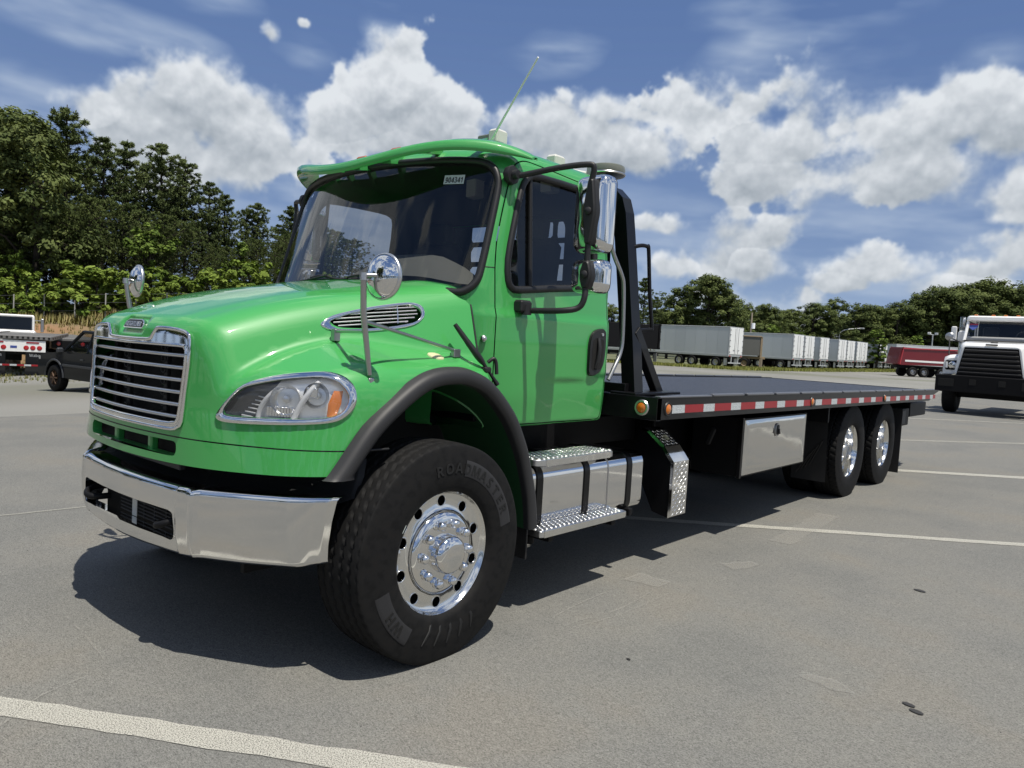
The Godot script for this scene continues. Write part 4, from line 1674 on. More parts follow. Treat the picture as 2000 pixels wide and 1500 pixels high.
func _cab_mirrors(T: Node3D) -> void:
	for s in [1.0, -1.0]:
		var R := group_part(T, "side_mirror")
		var X := 1.36
		var arm := curve([Vector3(s * 0.975, 2.415, -0.66), Vector3(s * 1.02, 2.418, -0.68), Vector3(s * 1.20, 2.455, -0.76), Vector3(s * 1.34, 2.472, -0.825), Vector3(s * 1.375, 2.455, -0.845), Vector3(s * X, 2.36, -0.85), Vector3(s * X, 2.10, -0.855), Vector3(s * X, 1.86, -0.855), Vector3(s * 1.365, 1.77, -0.845), Vector3(s * 1.34, 1.715, -0.83), Vector3(s * 1.27, 1.695, -0.78), Vector3(s * 1.12, 1.69, -0.755), Vector3(s * 1.02, 1.69, -0.745)], 4)
		R.add_child(_named("mirror_frame", Geo.new().tube(arm, 0.0165, 10), M.black_plastic), true)
		R.add_child(_named("upper_mount", Geo.new().at(Vector3(s * 0.965, 2.418, -0.655), Basis(Quaternion(Vector3(0, 1, 0), Vector3(s, 0, 0)))).lathe([Vector2(0.0, 0.05), Vector2(0.024, 0.05), Vector2(0.028, 0.02), Vector2(0.05, 0.016), Vector2(0.055, 0.0), Vector2(0.05, -0.02)], 8), M.black_plastic), true)
		R.add_child(_named("lower_mount", Geo.new().box(Vector3(s * 1.035, 1.71, -0.73), Vector3(0.07, 0.07, 0.10), 0.014), M.black_plastic), true)
		R.add_child(_named("lower_socket", Geo.new().cyl(Vector3(s * 1.06, 1.72, -0.735), Vector3(s * 1.06, 1.665, -0.735), 0.028), M.black_plastic), true)
		# housings: chrome shells that look forward, glass behind; long along y
		for h in [[2.228, 0.208, 0.112, 0.0], [1.893, 0.092, 0.108, 0.0]]:
			var c := Vector3(s * (X - 0.035), h[0], -0.945)
			var turn := Basis(Vector3(0, 1, 0), -0.10 * s)
			var sec := rounded([Vector2(-h[2], -h[1]), Vector2(h[2], -h[1]), Vector2(h[2], h[1]), Vector2(-h[2], h[1])], 0.055, 5)
			var rows := []
			for w in [[0.0, 1.0], [0.03, 1.02], [0.065, 0.985], [0.085, 0.90], [0.10, 0.75], [0.108, 0.45], [0.110, 0.0]]:
				var row := []
				for q in sec:
					row.append(c + turn * Vector3(q.x * w[1], q.y * lerpf(1.0, w[1], 0.6) if w[1] > 0.5 else q.y * w[1], w[0] - 0.04))
				row.append(row[0])
				rows.append(row)
			var hs := Geo.new().sheet(rows)
			R.add_child(_named("mirror_housing", hs, M.chrome), true)
			R.add_child(_named("mirror_back_edge", Geo.new().at(c, turn).prism(rounded([Vector2(-h[2], -h[1]), Vector2(h[2], -h[1]), Vector2(h[2], h[1]), Vector2(-h[2], h[1])], 0.055, 5), -0.046, -0.028), M.black_plastic), true)
			R.add_child(_named("mirror_glass", Geo.new().at(c, turn).prism(rounded([Vector2(-h[2] * 0.92, -h[1] * 0.95), Vector2(h[2] * 0.92, -h[1] * 0.95), Vector2(h[2] * 0.92, h[1] * 0.95), Vector2(-h[2] * 0.92, h[1] * 0.95)], 0.05, 5), -0.049, -0.044), M.reflector), true)
			R.add_child(_named("clamp", Geo.new().at(Vector3(s * (X + 0.004), h[0], -0.858), Basis(Vector3(1, 0, 0), Vector3(0, 1, 0), Vector3(0, 0, 1))).prism(rounded([Vector2(-0.02, -h[1] * 0.85), Vector2(0.02, -h[1] * 0.85), Vector2(0.046, 0.0), Vector2(0.02, h[1] * 0.85), Vector2(-0.02, h[1] * 0.85), Vector2(-0.046, 0.0)], 0.04, 4), -0.03, 0.026, 0.012), M.black_plastic), true)
			R.add_child(_named("clamp_screw", Geo.new().at(Vector3(s * (X + 0.004), h[0], -0.83), Basis(Vector3(1, 0, 0), PI / 2)).lathe([Vector2(0.0, 0.016), Vector2(0.012, 0.014), Vector2(0.020, 0.008), Vector2(0.022, 0.0)], 14), M.black_plastic), true)


func _roof_things(T: Node3D) -> void:
	# sun visor: a blade whose lip runs ahead of the windshield
	var rows := []
	var xs := []
	for i in 49:
		xs.append(-1.04 + 2.08 * i / 48.0)
	for x in xs:
		var x2: float = x * x
		var z: float = -0.20 - 0.334 * x2 - 0.143 * x2 * x2
		var y: float = 2.466 + 0.303 * x2 - 0.235 * x2 * x2
		var e := clampf((absf(x) - 0.84) / 0.20, 0.0, 1.0)
		var th := 0.066 * (1.0 - 0.7 * e * e)
		var ch := lerpf(0.16, 0.05, e * e)
		rows.append([Vector3(x, y + 0.012 * (1.0 - e) + th * 0.5, z - ch), Vector3(x, y + th * 0.5 + 0.012 * (1.0 - e), z - ch * 0.45), Vector3(x, y + th * 0.42, z - 0.02), Vector3(x, y + th * 0.2, z - 0.004), Vector3(x, y - th * 0.2, z), Vector3(x, y - th * 0.5, z - 0.006), Vector3(x, y - th * 0.42, z - 0.02), Vector3(x, y - th * 0.2 + 0.01, z - ch * 0.5), Vector3(x, y + 0.010 * (1.0 - e) + th * 0.25 * (1.0 - 2.0 * e), z - ch), Vector3(x, y + 0.012 * (1.0 - e) + th * 0.5, z - ch)])
	var vg := Geo.new().sheet(rows)
	vg.face(rows[0].slice(0, 9), Vector3(-1, 0, 0))
	vg.face(rows[48].slice(0, 9), Vector3(1, 0, 0))
	var SV := part(T, "sun_visor", vg, M.green_paint)
	for k in 7:
		var x := -0.75 + 1.50 * k / 6.0
		var x2 := x * x
		var z := -0.20 - 0.334 * x2 - 0.143 * x2 * x2
		var y := 2.466 + 0.303 * x2 - 0.235 * x2 * x2
		var back := drop(cab_f, Vector3(x, minf(y + 0.05, 2.56), 0.4), Vector3(0, 0, -1), 1.3)
		var fin := Geo.new()
		var w := 0.016
		var top0 := Vector3(x, y + 0.016, z - 0.07)
		var p := PackedVector2Array([Vector2(z - 0.05, y - 0.008), Vector2(z - 0.05, y + 0.01), Vector2(z - 0.15, y + 0.05), Vector2(back.z - 0.03, y + 0.085), Vector2(back.z - 0.01, y + 0.03), Vector2(z - 0.15, y + 0.012)])
		fin.at(Vector3(x, 0, 0), Basis(Vector3(0, 0, 1), Vector3(0, 1, 0), Vector3(-1, 0, 0))).prism(p, -w, w)
		SV.add_child(_named("visor_bracket", fin, M.green_paint), true)
	for x in [-0.72, -0.36, 0.0, 0.36, 0.72]:
		var p := drop(cab_f, Vector3(x, 3.2, -0.66 - 0.12 * x * x), Vector3(0, -1, 0))
		part(T, "clearance_lamp", Geo.new().at(p).box(Vector3(0, 0.016, 0), Vector3(0.10, 0.036, 0.05), 0.012), M.amber_lens)
	# V-shaped bar of lamp pods
	var pods := [[0.25, -1.27, 2.852, 0.0], [0.567, -1.50, 2.70, 0.0], [0.845, -1.735, 2.676, 1.0], [-0.12, -1.5, 2.72, 0.0], [-0.45, -1.74, 2.70, 0.0]]
	var LB := group_part(T, "light_bar")
	for p in pods:
		var y: float = p[2]
		var o := Vector3(p[0], y, p[1])
		if p[3] > 0.5:
			LB.add_child(_named("lamp_pod", Geo.new().at(o).lathe([Vector2(0.0, 0.030), Vector2(0.115, 0.028), Vector2(0.123, 0.022), Vector2(0.128, 0.0), Vector2(0.124, -0.022), Vector2(0.116, -0.028), Vector2(0.0, -0.028)], 36), M.lamp_dome_dull), true)
			LB.add_child(_named("pod_base", Geo.new().at(o).lathe([Vector2(0.128, -0.022), Vector2(0.131, -0.028), Vector2(0.126, -0.034), Vector2(0.0, -0.036)], 36), M.aluminium), true)
		else:
			LB.add_child(_named("pod_case", Geo.new().box(o + Vector3(0.035, 0.0, 0), Vector3(0.09, 0.10, 0.12), 0.018), M.off_white_plastic), true)
			LB.add_child(_named("lamp_pod", Geo.new().box(o + Vector3(-0.055, -0.012, 0.0), Vector3(0.11, 0.07, 0.10), 0.010), M.lamp_dome_dull), true)
			LB.add_child(_named("pod_foot", Geo.new().box(o + Vector3(0, -0.12, 0), Vector3(0.10, 0.14, 0.10), 0.01), M.off_white_plastic), true)
	LB.add_child(_named("bar_rail", Geo.new().tube([Vector3(0.845, 2.63, -1.735), Vector3(0.25, 2.755, -1.27), Vector3(-0.45, 2.70, -1.74)], 0.014, 8), M.off_white_plastic), true)
	for k in [[0.80, -1.40, 2.60], [-0.80, -1.40, 2.60]]:
		LB.add_child(_named("bar_leg", Geo.new().box(Vector3(k[0], 2.64, -1.62), Vector3(0.04, 0.10, 0.04), 0.006), M.aluminium), true)
	# whip antenna
	var a0 := Vector3(0.50, 2.655, -0.92)
	part(T, "antenna", Geo.new().tube([a0, Vector3(0.70, 2.82, -0.86), Vector3(1.05, 3.052, -0.72)], [0.008, 0.0065, 0.005], 6), M.white_paint)


# ---------------------------------------------------------------- wheels
func _tyre(radius: float, width: float, grooves: Array, lugs: int, deep: float) -> Geo:
	# the tread and sidewalls as one grid round the y axis (outside at +y)
	var prof := []
	var hw := width * 0.5
	var rim := 0.290
	for p in [[rim, 0.40], [rim + 0.012, 0.45], [rim + 0.03, 0.474], [rim + 0.07, 0.497], [rim + 0.11, 0.500], [rim + 0.14, 0.492], [radius - 0.055, 0.474], [radius - 0.030, 0.462], [radius - 0.016, 0.452], [radius - 0.006, 0.437]]:
		prof.append(Vector2(p[0], p[1] * width))
	var tread := []
	var cols := 60
	for i in cols + 1:
		tread.append(0.43 - 0.86 * i / cols)
	var g := Geo.new()
	var segs := 240
	var rows := []
	for k in segs + 1:
		var a := TAU * k / segs
		var line := []
		for q in prof:
			line.append(Vector3(q.x * cos(a), q.y, q.x * sin(a)))
		for u in tread:
			var r: float = radius - 0.008 * pow(absf(u) / 0.43, 4.0)
			var tri := absf(fposmod(k * 60.0 / segs, 1.0) - 0.5) * 2.0
			for gr in grooves:
				var d: float = absf(u - gr[0] - gr[1] * (tri - 0.5)) - gr[2]
				r -= deep * clampf(0.5 - d / 0.02, 0.0, 1.0)
			if lugs > 0 and absf(u) > 0.20:
				var ph := fposmod(k * float(lugs) / segs + absf(u) * 1.2, 1.0)
				r -= deep * 0.8 * clampf(1.0 - absf(ph - 0.5) / 0.16, 0.0, 1.0) * smoothstep(0.20, 0.26, absf(u))
			elif lugs < 0 and absf(u) > 0.395:
				var ph := fposmod(k * float(-lugs) / segs, 1.0)
				r -= deep * 0.5 * (1.0 if absf(ph - 0.5) < 0.10 else 0.0)
			line.append(Vector3(r * cos(a), u * width, r * sin(a)))
		for i in prof.size():
			var q: Vector2 = prof[prof.size() - 1 - i]
			line.append(Vector3(q.x * cos(a), -q.y, q.x * sin(a)))
		rows.append(line)
	g.sheet(rows)
	return g


func _rim_front() -> Array:
	# [aluminium disc with holes, dark drum behind, hub cover, cap]
	var disc := Geo.new()
	var prof := [Vector2(0.283, -0.05), Vector2(0.288, -0.010), Vector2(0.294, 0.0), Vector2(0.301, 0.001), Vector2(0.304, -0.006), Vector2(0.303, -0.03)]
	disc.lathe(prof, 72, 1.2)
	var face := Geo.new()
	var fp := [Vector2(0.290, -0.006), Vector2(0.284, -0.016), Vector2(0.278, -0.024)]
	for i in 9:
		fp.append(Vector2(lerpf(0.272, 0.205, i / 8.0), -0.027 - 0.006 * sin(PI * i / 8.0)))
	fp.append(Vector2(0.200, -0.024))
	fp.reverse()
	face.lathe(fp, 120, 1.0)
	for k in 10:
		var a := TAU * (k + 0.5) / 10.0
		var c := Vector2(cos(a), sin(a)) * 0.243
		face.clip(func(p: Vector3): return Vector2(p.x, p.z).distance_to(c) - 0.0265)
		var ringp := []
		for q in 20:
			var e := Vector2(cos(TAU * q / 20), sin(TAU * q / 20)) * 0.0275 + c
			ringp.append(Vector3(e.x, -0.0335, e.y))
		face.tube(ringp, 0.004, 6, true)
	disc.add(face)
	var drum := Geo.new().lathe([Vector2(0.0, -0.085), Vector2(0.28, -0.085), Vector2(0.285, -0.05)], 40)
	var cover := Geo.new().lathe([Vector2(0.0, 0.012), Vector2(0.10, 0.012), Vector2(0.168, 0.006), Vector2(0.186, 0.000), Vector2(0.196, -0.012), Vector2(0.199, -0.030)], 64, 0.7)
	var cap := Geo.new().lathe([Vector2(0.0, 0.075), Vector2(0.045, 0.074), Vector2(0.072, 0.069), Vector2(0.086, 0.058), Vector2(0.091, 0.040), Vector2(0.093, 0.012)], 48, 0.8)
	return [disc, drum, cover, cap]


func _lug_nut() -> Geo:
	var g := Geo.new()
	var r := 0.0215
	for k in 6:
		var a := TAU * k / 6.0
		var b := TAU * (k + 1) / 6.0
		var m := (a + b) * 0.5
		g.face([Vector3(cos(a) * r, 0, sin(a) * r), Vector3(cos(b) * r, 0, sin(b) * r), Vector3(cos(b) * r, 0.030, sin(b) * r), Vector3(cos(a) * r, 0.030, sin(a) * r)], Vector3(cos(m), 0, sin(m)))
	g.lathe([Vector2(0.0, 0.041), Vector2(0.010, 0.040), Vector2(0.016, 0.0365), Vector2(0.0195, 0.031), Vector2(0.0205, 0.029)], 18, 1.2)
	g.lathe([Vector2(0.0235, 0.002), Vector2(0.0235, 0.008), Vector2(0.0205, 0.010)], 18)
	return g


func _wheels(T: Node3D) -> void:
	var steer := _tyre(0.520, 0.320, [[-0.28, 0.035, 0.020], [-0.10, 0.045, 0.020], [0.10, 0.045, 0.020], [0.27, 0.035, 0.020]], -60, 0.012).mesh()
	var drive := _tyre(0.522, 0.285, [[-0.17, 0.05, 0.020], [0.17, 0.05, 0.020], [0.0, 0.03, 0.010]], 48, 0.014).mesh()
	var rf := _rim_front()
	var rim_m: ArrayMesh = rf[0].mesh()
	var drum_m: ArrayMesh = rf[1].mesh()
	var cover_m: ArrayMesh = rf[2].mesh()
	var cap_m: ArrayMesh = rf[3].mesh()
	var nut := _lug_nut().mesh()
	var out := Basis(Vector3(0, 0, -1), Vector3(1, 0, 0), Vector3(0, -1, 0))
	var w := group_part(T, "front_wheel", Vector3(1.250, 0.508, 0))
	w.basis = out
	var ty := _named("tyre", steer, M.tyre_rubber)
	ty.position.y = -0.125
	w.add_child(ty, true)
	w.add_child(_named("rim", rim_m, M.polished_aluminium), true)
	w.add_child(_named("brake_drum", drum_m, M.void_black), true)
	w.add_child(_named("hub_cover", cover_m, M.chrome), true)
	w.add_child(_named("hub_cap", cap_m, M.chrome), true)
	for k in 10:
		var a := TAU * k / 10.0
		var ln := _named("lug_nut", nut, M.chrome)
		ln.position = Vector3(cos(a) * 0.143, 0.006, sin(a) * 0.143)
		w.add_child(ln, true)
	# raised patches and lettering on the outer sidewall; local x is rearward, local z is down
	var side := 0.500 * 0.320 - 0.125
	for arc in [[12.0, 78.0], [196.0, 236.0]]:
		var rows := []
		for i in 25:
			var g := deg_to_rad(lerpf(arc[0], arc[1], i / 24.0))
			var row := []
			for r in [[0.367, -0.003], [0.369, 0.0012], [0.39, 0.0016], [0.425, 0.0010], [0.443, -0.0022], [0.445, -0.006]]:
				row.append(Vector3(cos(g) * r[0], side + r[1], -sin(g) * r[0]))
			rows.append(row)
		var pg := Geo.new().sheet(rows)
		w.add_child(_named("sidewall_patch", pg, M.tyre_letter_patch), true)
	var txt := Geo.new()
	_arc_text(txt, "ROADMASTER", 0.405, 106.0, 20.0, side + 0.001, 0.066)
	_arc_text(txt, "WH", 0.405, 228.0, 209.0, side + 0.001, 0.066)
	for k in 5:
		var g := deg_to_rad(256.0 + 11.0 * k)
		var path := []
		for i in 4:
			var r := lerpf(0.325 + 0.004 * k, 0.425, i / 3.0)
			path.append(Vector3(cos(g - i * 0.035) * r, side + (0.001 if i > 0 else -0.012), -sin(g - i * 0.035) * r))
		txt.tube(path, [0.011, 0.010, 0.008, 0.003], 6, false, true, 0.4)
	w.add_child(_named("sidewall_lettering", txt, M.tyre_letter), true)
	var dash := Geo.new().at(Vector3(cos(2.62) * 0.318, side - 0.010, -sin(2.62) * 0.318), Basis(Vector3(0, 1, 0), 2.62))
	dash.box(Vector3(0, 0, 0), Vector3(0.006, 0.003, 0.04), 0.001)
	w.add_child(_named("balance_weight", dash, M.paper_white), true)
	var r0: Node3D = w.duplicate()
	r0.basis = Basis(Vector3(0, 1, 0), PI) * out
	r0.position = Vector3(-1.250, 0.508, 0)
	T.add_child(r0, true)
	# rear duals
	var dish := Geo.new().lathe([Vector2(0.301, -0.02), Vector2(0.303, -0.003), Vector2(0.299, 0.001), Vector2(0.292, 0.0), Vector2(0.285, -0.012), Vector2(0.279, -0.03), Vector2(0.272, -0.06), Vector2(0.266, -0.11), Vector2(0.262, -0.145), Vector2(0.250, -0.158), Vector2(0.225, -0.163), Vector2(0.195, -0.160), Vector2(0.150, -0.158), Vector2(0.0, -0.158)], 72, 0.9)
	var hub := Geo.new().lathe([Vector2(0.0, -0.035), Vector2(0.055, -0.036), Vector2(0.075, -0.042), Vector2(0.080, -0.055), Vector2(0.082, -0.10), Vector2(0.105, -0.108), Vector2(0.110, -0.158)], 40, 0.6)
	var dish_m := dish.mesh()
	var hub_m := hub.mesh()
	var rw := group_part(T, "rear_wheel", Vector3(1.172, 0.508, -6.414))
	rw.basis = out
	var t1 := _named("tyre", drive, M.tyre_rubber)
	t1.position.y = -0.115
	rw.add_child(t1, true)
	var t2 := _named("inner_tyre", drive, M.tyre_rubber)
	t2.position.y = -0.445
	rw.add_child(t2, true)
	rw.add_child(_named("rim", dish_m, M.polished_aluminium), true)
	rw.add_child(_named("hub", hub_m, M.aluminium), true)
	for k in 10:
		var a := TAU * k / 10.0
		var ln := _named("lug_nut", nut, M.chrome)
		ln.position = Vector3(cos(a) * 0.143, -0.158, sin(a) * 0.143)
		rw.add_child(ln, true)
	for q in [[1.0, -7.748], [-1.0, -6.414], [-1.0, -7.748]]:
		var c: Node3D = rw.duplicate()
		c.basis = Basis(Vector3(0, 1, 0), (0.0 if q[0] > 0 else PI)) * Basis(Vector3(1, 0, 0), 0.4 * q[1]) * out
		c.position = Vector3(q[0] * 1.172, 0.508, q[1])
		T.add_child(c, true)


func _arc_text(g: Geo, text: String, r: float, a0: float, a1: float, h: float, size: float) -> void:
	# letters round the wheel, tops outward; angles from the rear horizontal, counted up
	var n := text.length()
	for i in n:
		var a := deg_to_rad(lerpf(a0, a1, (i + 0.5) / n))
		var gl := glyph(text[i], size, 0.004)
		if gl.v.is_empty():
			continue
		var lo := 1e9
		var hi := -1e9
		var ylo := 1e9
		var yhi := -1e9
		for p in gl.v:
			lo = minf(lo, p.x)
			hi = maxf(hi, p.x)
			ylo = minf(ylo, p.y)
			yhi = maxf(yhi, p.y)
		var up := Vector3(cos(a), 0, -sin(a))
		var right := Vector3(sin(a), 0, cos(a))
		var b := Basis(right * 1.15, up, Vector3(0, 1, 0))
		g.add(gl, Transform3D(b, up * r + Vector3(0, h, 0) - b * Vector3((lo + hi) * 0.5, (ylo + yhi) * 0.5, 0.0)))



func _grip_plate(x0: float, x1: float, z0: float, z1: float, y: float) -> Geo:
	# raised serrated cups in staggered rows
	var g := Geo.new()
	var nx := 6
	var nz := int((z0 - z1) / 0.042)
	for i in nx:
		for k in nz:
			var x := lerpf(x0 + 0.02, x1 - 0.02, (i + 0.5) / nx)
			var z := z0 - 0.03 - 0.042 * k - (0.021 if i % 2 else 0.0)
			if z < z1 + 0.02:
				continue
			var path := []
			for q in 7:
				var a := -0.3 + (PI + 0.6) * q / 6.0
				path.append(Vector3(x + 0.013 * cos(a), y + 0.004 * sin(q * PI / 6.0), z + 0.013 * sin(a)))
			g.tube(path, [0.001, 0.0035, 0.0045, 0.0045, 0.0045, 0.0035, 0.001], 5, false, false)
	return g


func _grip_holes(x0: float, x1: float, z0: float, z1: float, y: float) -> Geo:
	var g := Geo.new()
	var nx := 6
	var nz := int((z0 - z1) / 0.042)
	for i in nx:
		for k in nz:
			var x := lerpf(x0 + 0.02, x1 - 0.02, (i + 0.5) / nx)
			var z := z0 - 0.03 - 0.042 * k - (0.021 if i % 2 else 0.0)
			if z < z1 + 0.02:
				continue
			var f := []
			for q in 8:
				f.append(Vector3(x + 0.009 * cos(TAU * q / 8), y, z - 0.004 + 0.009 * sin(TAU * q / 8)))
			g.face(f, Vector3(0, 1, 0))
	return g


func _steps_and_tank(T: Node3D) -> void:
	for s in [1.0, -1.0]:
		var sec := rounded([Vector2(0.55, 0.42), Vector2(1.085, 0.42), Vector2(1.085, 0.812), Vector2(0.55, 0.812)], 0.085, 6)
		var poly := PackedVector2Array()
		for q in sec:
			poly.append(Vector2(q.x * s, q.y))
		var K := part(T, "fuel_tank", Geo.new().prism(poly, -0.84, -2.07, 0.012), M.chrome)
		K.add_child(_named("tank_seam", Geo.new().at(Vector3(0, 0, 0)).prism(_grown(poly, 0.003), -1.62, -1.632), M.dull_steel), true)
		for z in [-0.915, -1.385, -1.885]:
			K.add_child(_named("tank_strap", Geo.new().prism(_grown(poly, 0.007), z + 0.028, z - 0.028, 0.002), M.black_paint), true)
			K.add_child(_named("strap_bracket", Geo.new().box(Vector3(s * 1.06, 0.42, z), Vector3(0.12, 0.05, 0.045), 0.008), M.black_steel), true)
		for z in [-0.93, -1.58]:
			K.add_child(_named("step_hanger", Geo.new().box(Vector3(s * 1.07, 0.405, z), Vector3(0.22, 0.03, 0.05), 0.006), M.black_steel), true)
			K.add_child(_named("step_bolt", Geo.new().cyl(Vector3(s * 1.02, 0.39, z), Vector3(s * 1.02, 0.35, z), 0.03), M.black_steel), true)
		for k in [[0.93, 1.175, -0.775, -1.57, 0.866, 0.075], [0.965, 1.205, -0.80, -1.70, 0.470, 0.03]]:
			var pl := rounded([Vector2(k[0], k[2]), Vector2(k[1], k[2]), Vector2(k[1], k[3]), Vector2(k[0], k[3])], k[5], 6)
			var pm := PackedVector2Array()
			for q in pl:
				pm.append(Vector2(q.x * s, -q.y))
			var st := Geo.new().at(Vector3(0, k[4], 0), Basis(Vector3(1, 0, 0), Vector3(0, 0, -1), Vector3(0, 1, 0))).prism(pm, -0.034, 0.0, 0.004)
			var S := part(T, "step", st, M.aluminium)
			var a: float = minf(k[0] * s, k[1] * s)
			var b: float = maxf(k[0] * s, k[1] * s)
			S.add_child(_named("grip_tread", _grip_plate(a, b, k[2], k[3], k[4] + 0.001), M.polished_aluminium), true)
			S.add_child(_named("grip_hole", _grip_holes(a, b, k[2], k[3], k[4] + 0.0012), M.void_black), true)
			S.add_child(_named("step_lip", Geo.new().box(Vector3(s * k[1], k[4] - 0.018, (k[2] + k[3]) * 0.5), Vector3(0.008, 0.042, k[2] - k[3] - 2.0 * k[5]), 0.003), M.polished_aluminium), true)
		# tread plate guard behind the tank
		var prof := [Vector2(1.20, 0.345), Vector2(1.20, 0.735), Vector2(1.115, 0.84), Vector2(0.99, 0.935), Vector2(0.93, 0.945)]
		var rows := []
		var edge := []
		for z in [-2.28, -2.285, -2.505, -2.51]:
			var row := []
			for i in prof.size():
				var q: Vector2 = prof[i]
				var dn := 0.02 if z == -2.28 or z == -2.51 else 0.0
				row.append(Vector3(s * (q.x - dn), q.y - (0.012 if dn > 0.0 else 0.0), z))
			rows.append(row)
		var gg := Geo.new()
		for i in prof.size() - 1:
			for j in 3:
				gg.face([rows[j][i], rows[j][i + 1], rows[j + 1][i + 1], rows[j + 1][i]])
		var side := PackedVector2Array()
		for q in prof:
			side.append(Vector2(s * (q.x - 0.02), q.y - 0.012))
		side.append(Vector2(s * 0.86, 0.72))
		side.append(Vector2(s * 1.05, 0.36))
		var GU := part(T, "exhaust_guard", gg, M.chrome)
		GU.add_child(_named("guard_side", Geo.new().prism(side, -2.285, -2.30), M.black_paint), true)
		GU.add_child(_named("guard_side", Geo.new().prism(side, -2.49, -2.505), M.black_paint), true)
		var dots := Geo.new()
		for f in [[prof[0], prof[1], 15], [prof[2], prof[3], 6]]:
			var d: Vector2 = (f[1] - f[0])
			var nn := Vector2(d.y, -d.x).normalized()
			if nn.x < 0.0:
				nn = -nn
			for i in f[2]:
				for j in 6:
					var q: Vector2 = f[0] + d * ((i + 0.5) / f[2])
					var z := -2.30 - 0.19 * (j + 0.5) / 6.0
					var b := Basis(Vector3(0, 0, 1), 0.0)
					var nv := Vector3(s * nn.x, nn.y, 0)
					var up := Vector3(s * d.x, d.y, 0).normalized()
					b = Basis(up, nv, up.cross(nv)) * Basis(Vector3(0, 1, 0), 0.8 if (i + j) % 2 else -0.8)
					dots.box(Vector3(s * q.x, q.y, z) + nv * 0.001, Vector3(0.022, 0.005, 0.007), 0.002, b)
		GU.add_child(_named("tread_pattern", dots, M.polished_aluminium), true)
		GU.add_child(_named("guard_label", Geo.new().box(Vector3(s * 1.062, 0.889, -2.40), Vector3(0.045, 0.004, 0.04), 0.001, Basis(Vector3(0, 0, 1), -0.65 * s)), M.marker_yellow), true)
		# a ribbed black device hung under the deck
		var W1 := part(T, "work_lamp", Geo.new().box(Vector3(s * 0.92, 0.82, -3.55), Vector3(0.06, 0.17, 0.28), 0.02, Basis(Vector3(0, 0, 1), -0.35 * s)), M.black_plastic)
		W1.add_child(_named("lamp_window", Geo.new().box(Vector3(s * 0.95, 0.835, -3.55), Vector3(0.02, 0.11, 0.16), 0.008, Basis(Vector3(0, 0, 1), -0.35 * s)), M.dark_glassy), true)
		# toolbox
		var TB := part(T, "toolbox", Geo.new().box(Vector3(s * 0.975, 0.755, -4.155), Vector3(0.45, 0.485, 1.46), 0.006), M.black_steel)
		TB.add_child(_named("toolbox_door", _dented(s), M.brushed_mirror), true)
		TB.add_child(_named("toolbox_frame", Geo.new().box(Vector3(s * 1.192, 0.755, -3.41), Vector3(0.03, 0.50, 0.03), 0.004), M.black_paint), true)
		var lat := Geo.new().at(Vector3(s * 1.214, 0.872, -4.12), Basis(Vector3(0, 0, -s), Vector3(0, 1, 0), Vector3(s, 0, 0)))
		lat.prism(rounded([Vector2(-0.042, -0.058), Vector2(0.042, -0.058), Vector2(0.042, 0.058), Vector2(-0.042, 0.058)], 0.04, 5), -0.004, 0.004, 0.002)
		TB.add_child(_named("latch_plate", lat, M.dull_steel), true)
		var l2 := Geo.new().at(Vector3(s * 1.219, 0.872, -4.12), Basis(Vector3(0, 0, -s), Vector3(0, 1, 0), Vector3(s, 0, 0)))
		l2.prism(rounded([Vector2(-0.022, -0.044), Vector2(0.022, -0.044), Vector2(0.022, 0.044), Vector2(-0.022, 0.044)], 0.02, 5), 0.0, 0.006, 0.002)
		l2.tube([Vector3(0, 0.01, 0.01), Vector3(0, -0.035, 0.016)], 0.009, 8)
		TB.add_child(_named("latch", l2, M.black_plastic), true)


func _grown(poly: PackedVector2Array, by: float) -> PackedVector2Array:
	var o := PackedVector2Array()
	var mid := Vector2(0, 0)
	for q in poly:
		mid += q
	mid /= poly.size()
	for i in poly.size():
		var d := (poly[(i + 1) % poly.size()] - poly[(i + poly.size() - 1) % poly.size()]).normalized()
		var nn := Vector2(d.y, -d.x)
		if nn.dot(poly[i] - mid) < 0.0:
			nn = -nn
		o.append(poly[i] + nn * by)
	return o


func _dented(s: float) -> Geo:
	var f := FastNoiseLite.new()
	f.seed = 4
	f.frequency = 0.7
	var rows := []
	for i in 13:
		var row := []
		for j in 33:
			var y := 0.525 + 0.455 * i / 12.0
			var z := -3.445 - 1.415 * j / 32.0
			var e := minf(minf(i, 12 - i), minf(j, 32 - j) * 0.5)
			var bulge := 0.0016 * clampf(e / 3.0, 0.0, 1.0) * f.get_noise_2d(y * 2.0, z) * 2.0
			row.append(Vector3(s * (1.209 + bulge - (0.008 if e == 0.0 else 0.0)), y, z))
		rows.append(row)
	return Geo.new().sheet(rows)


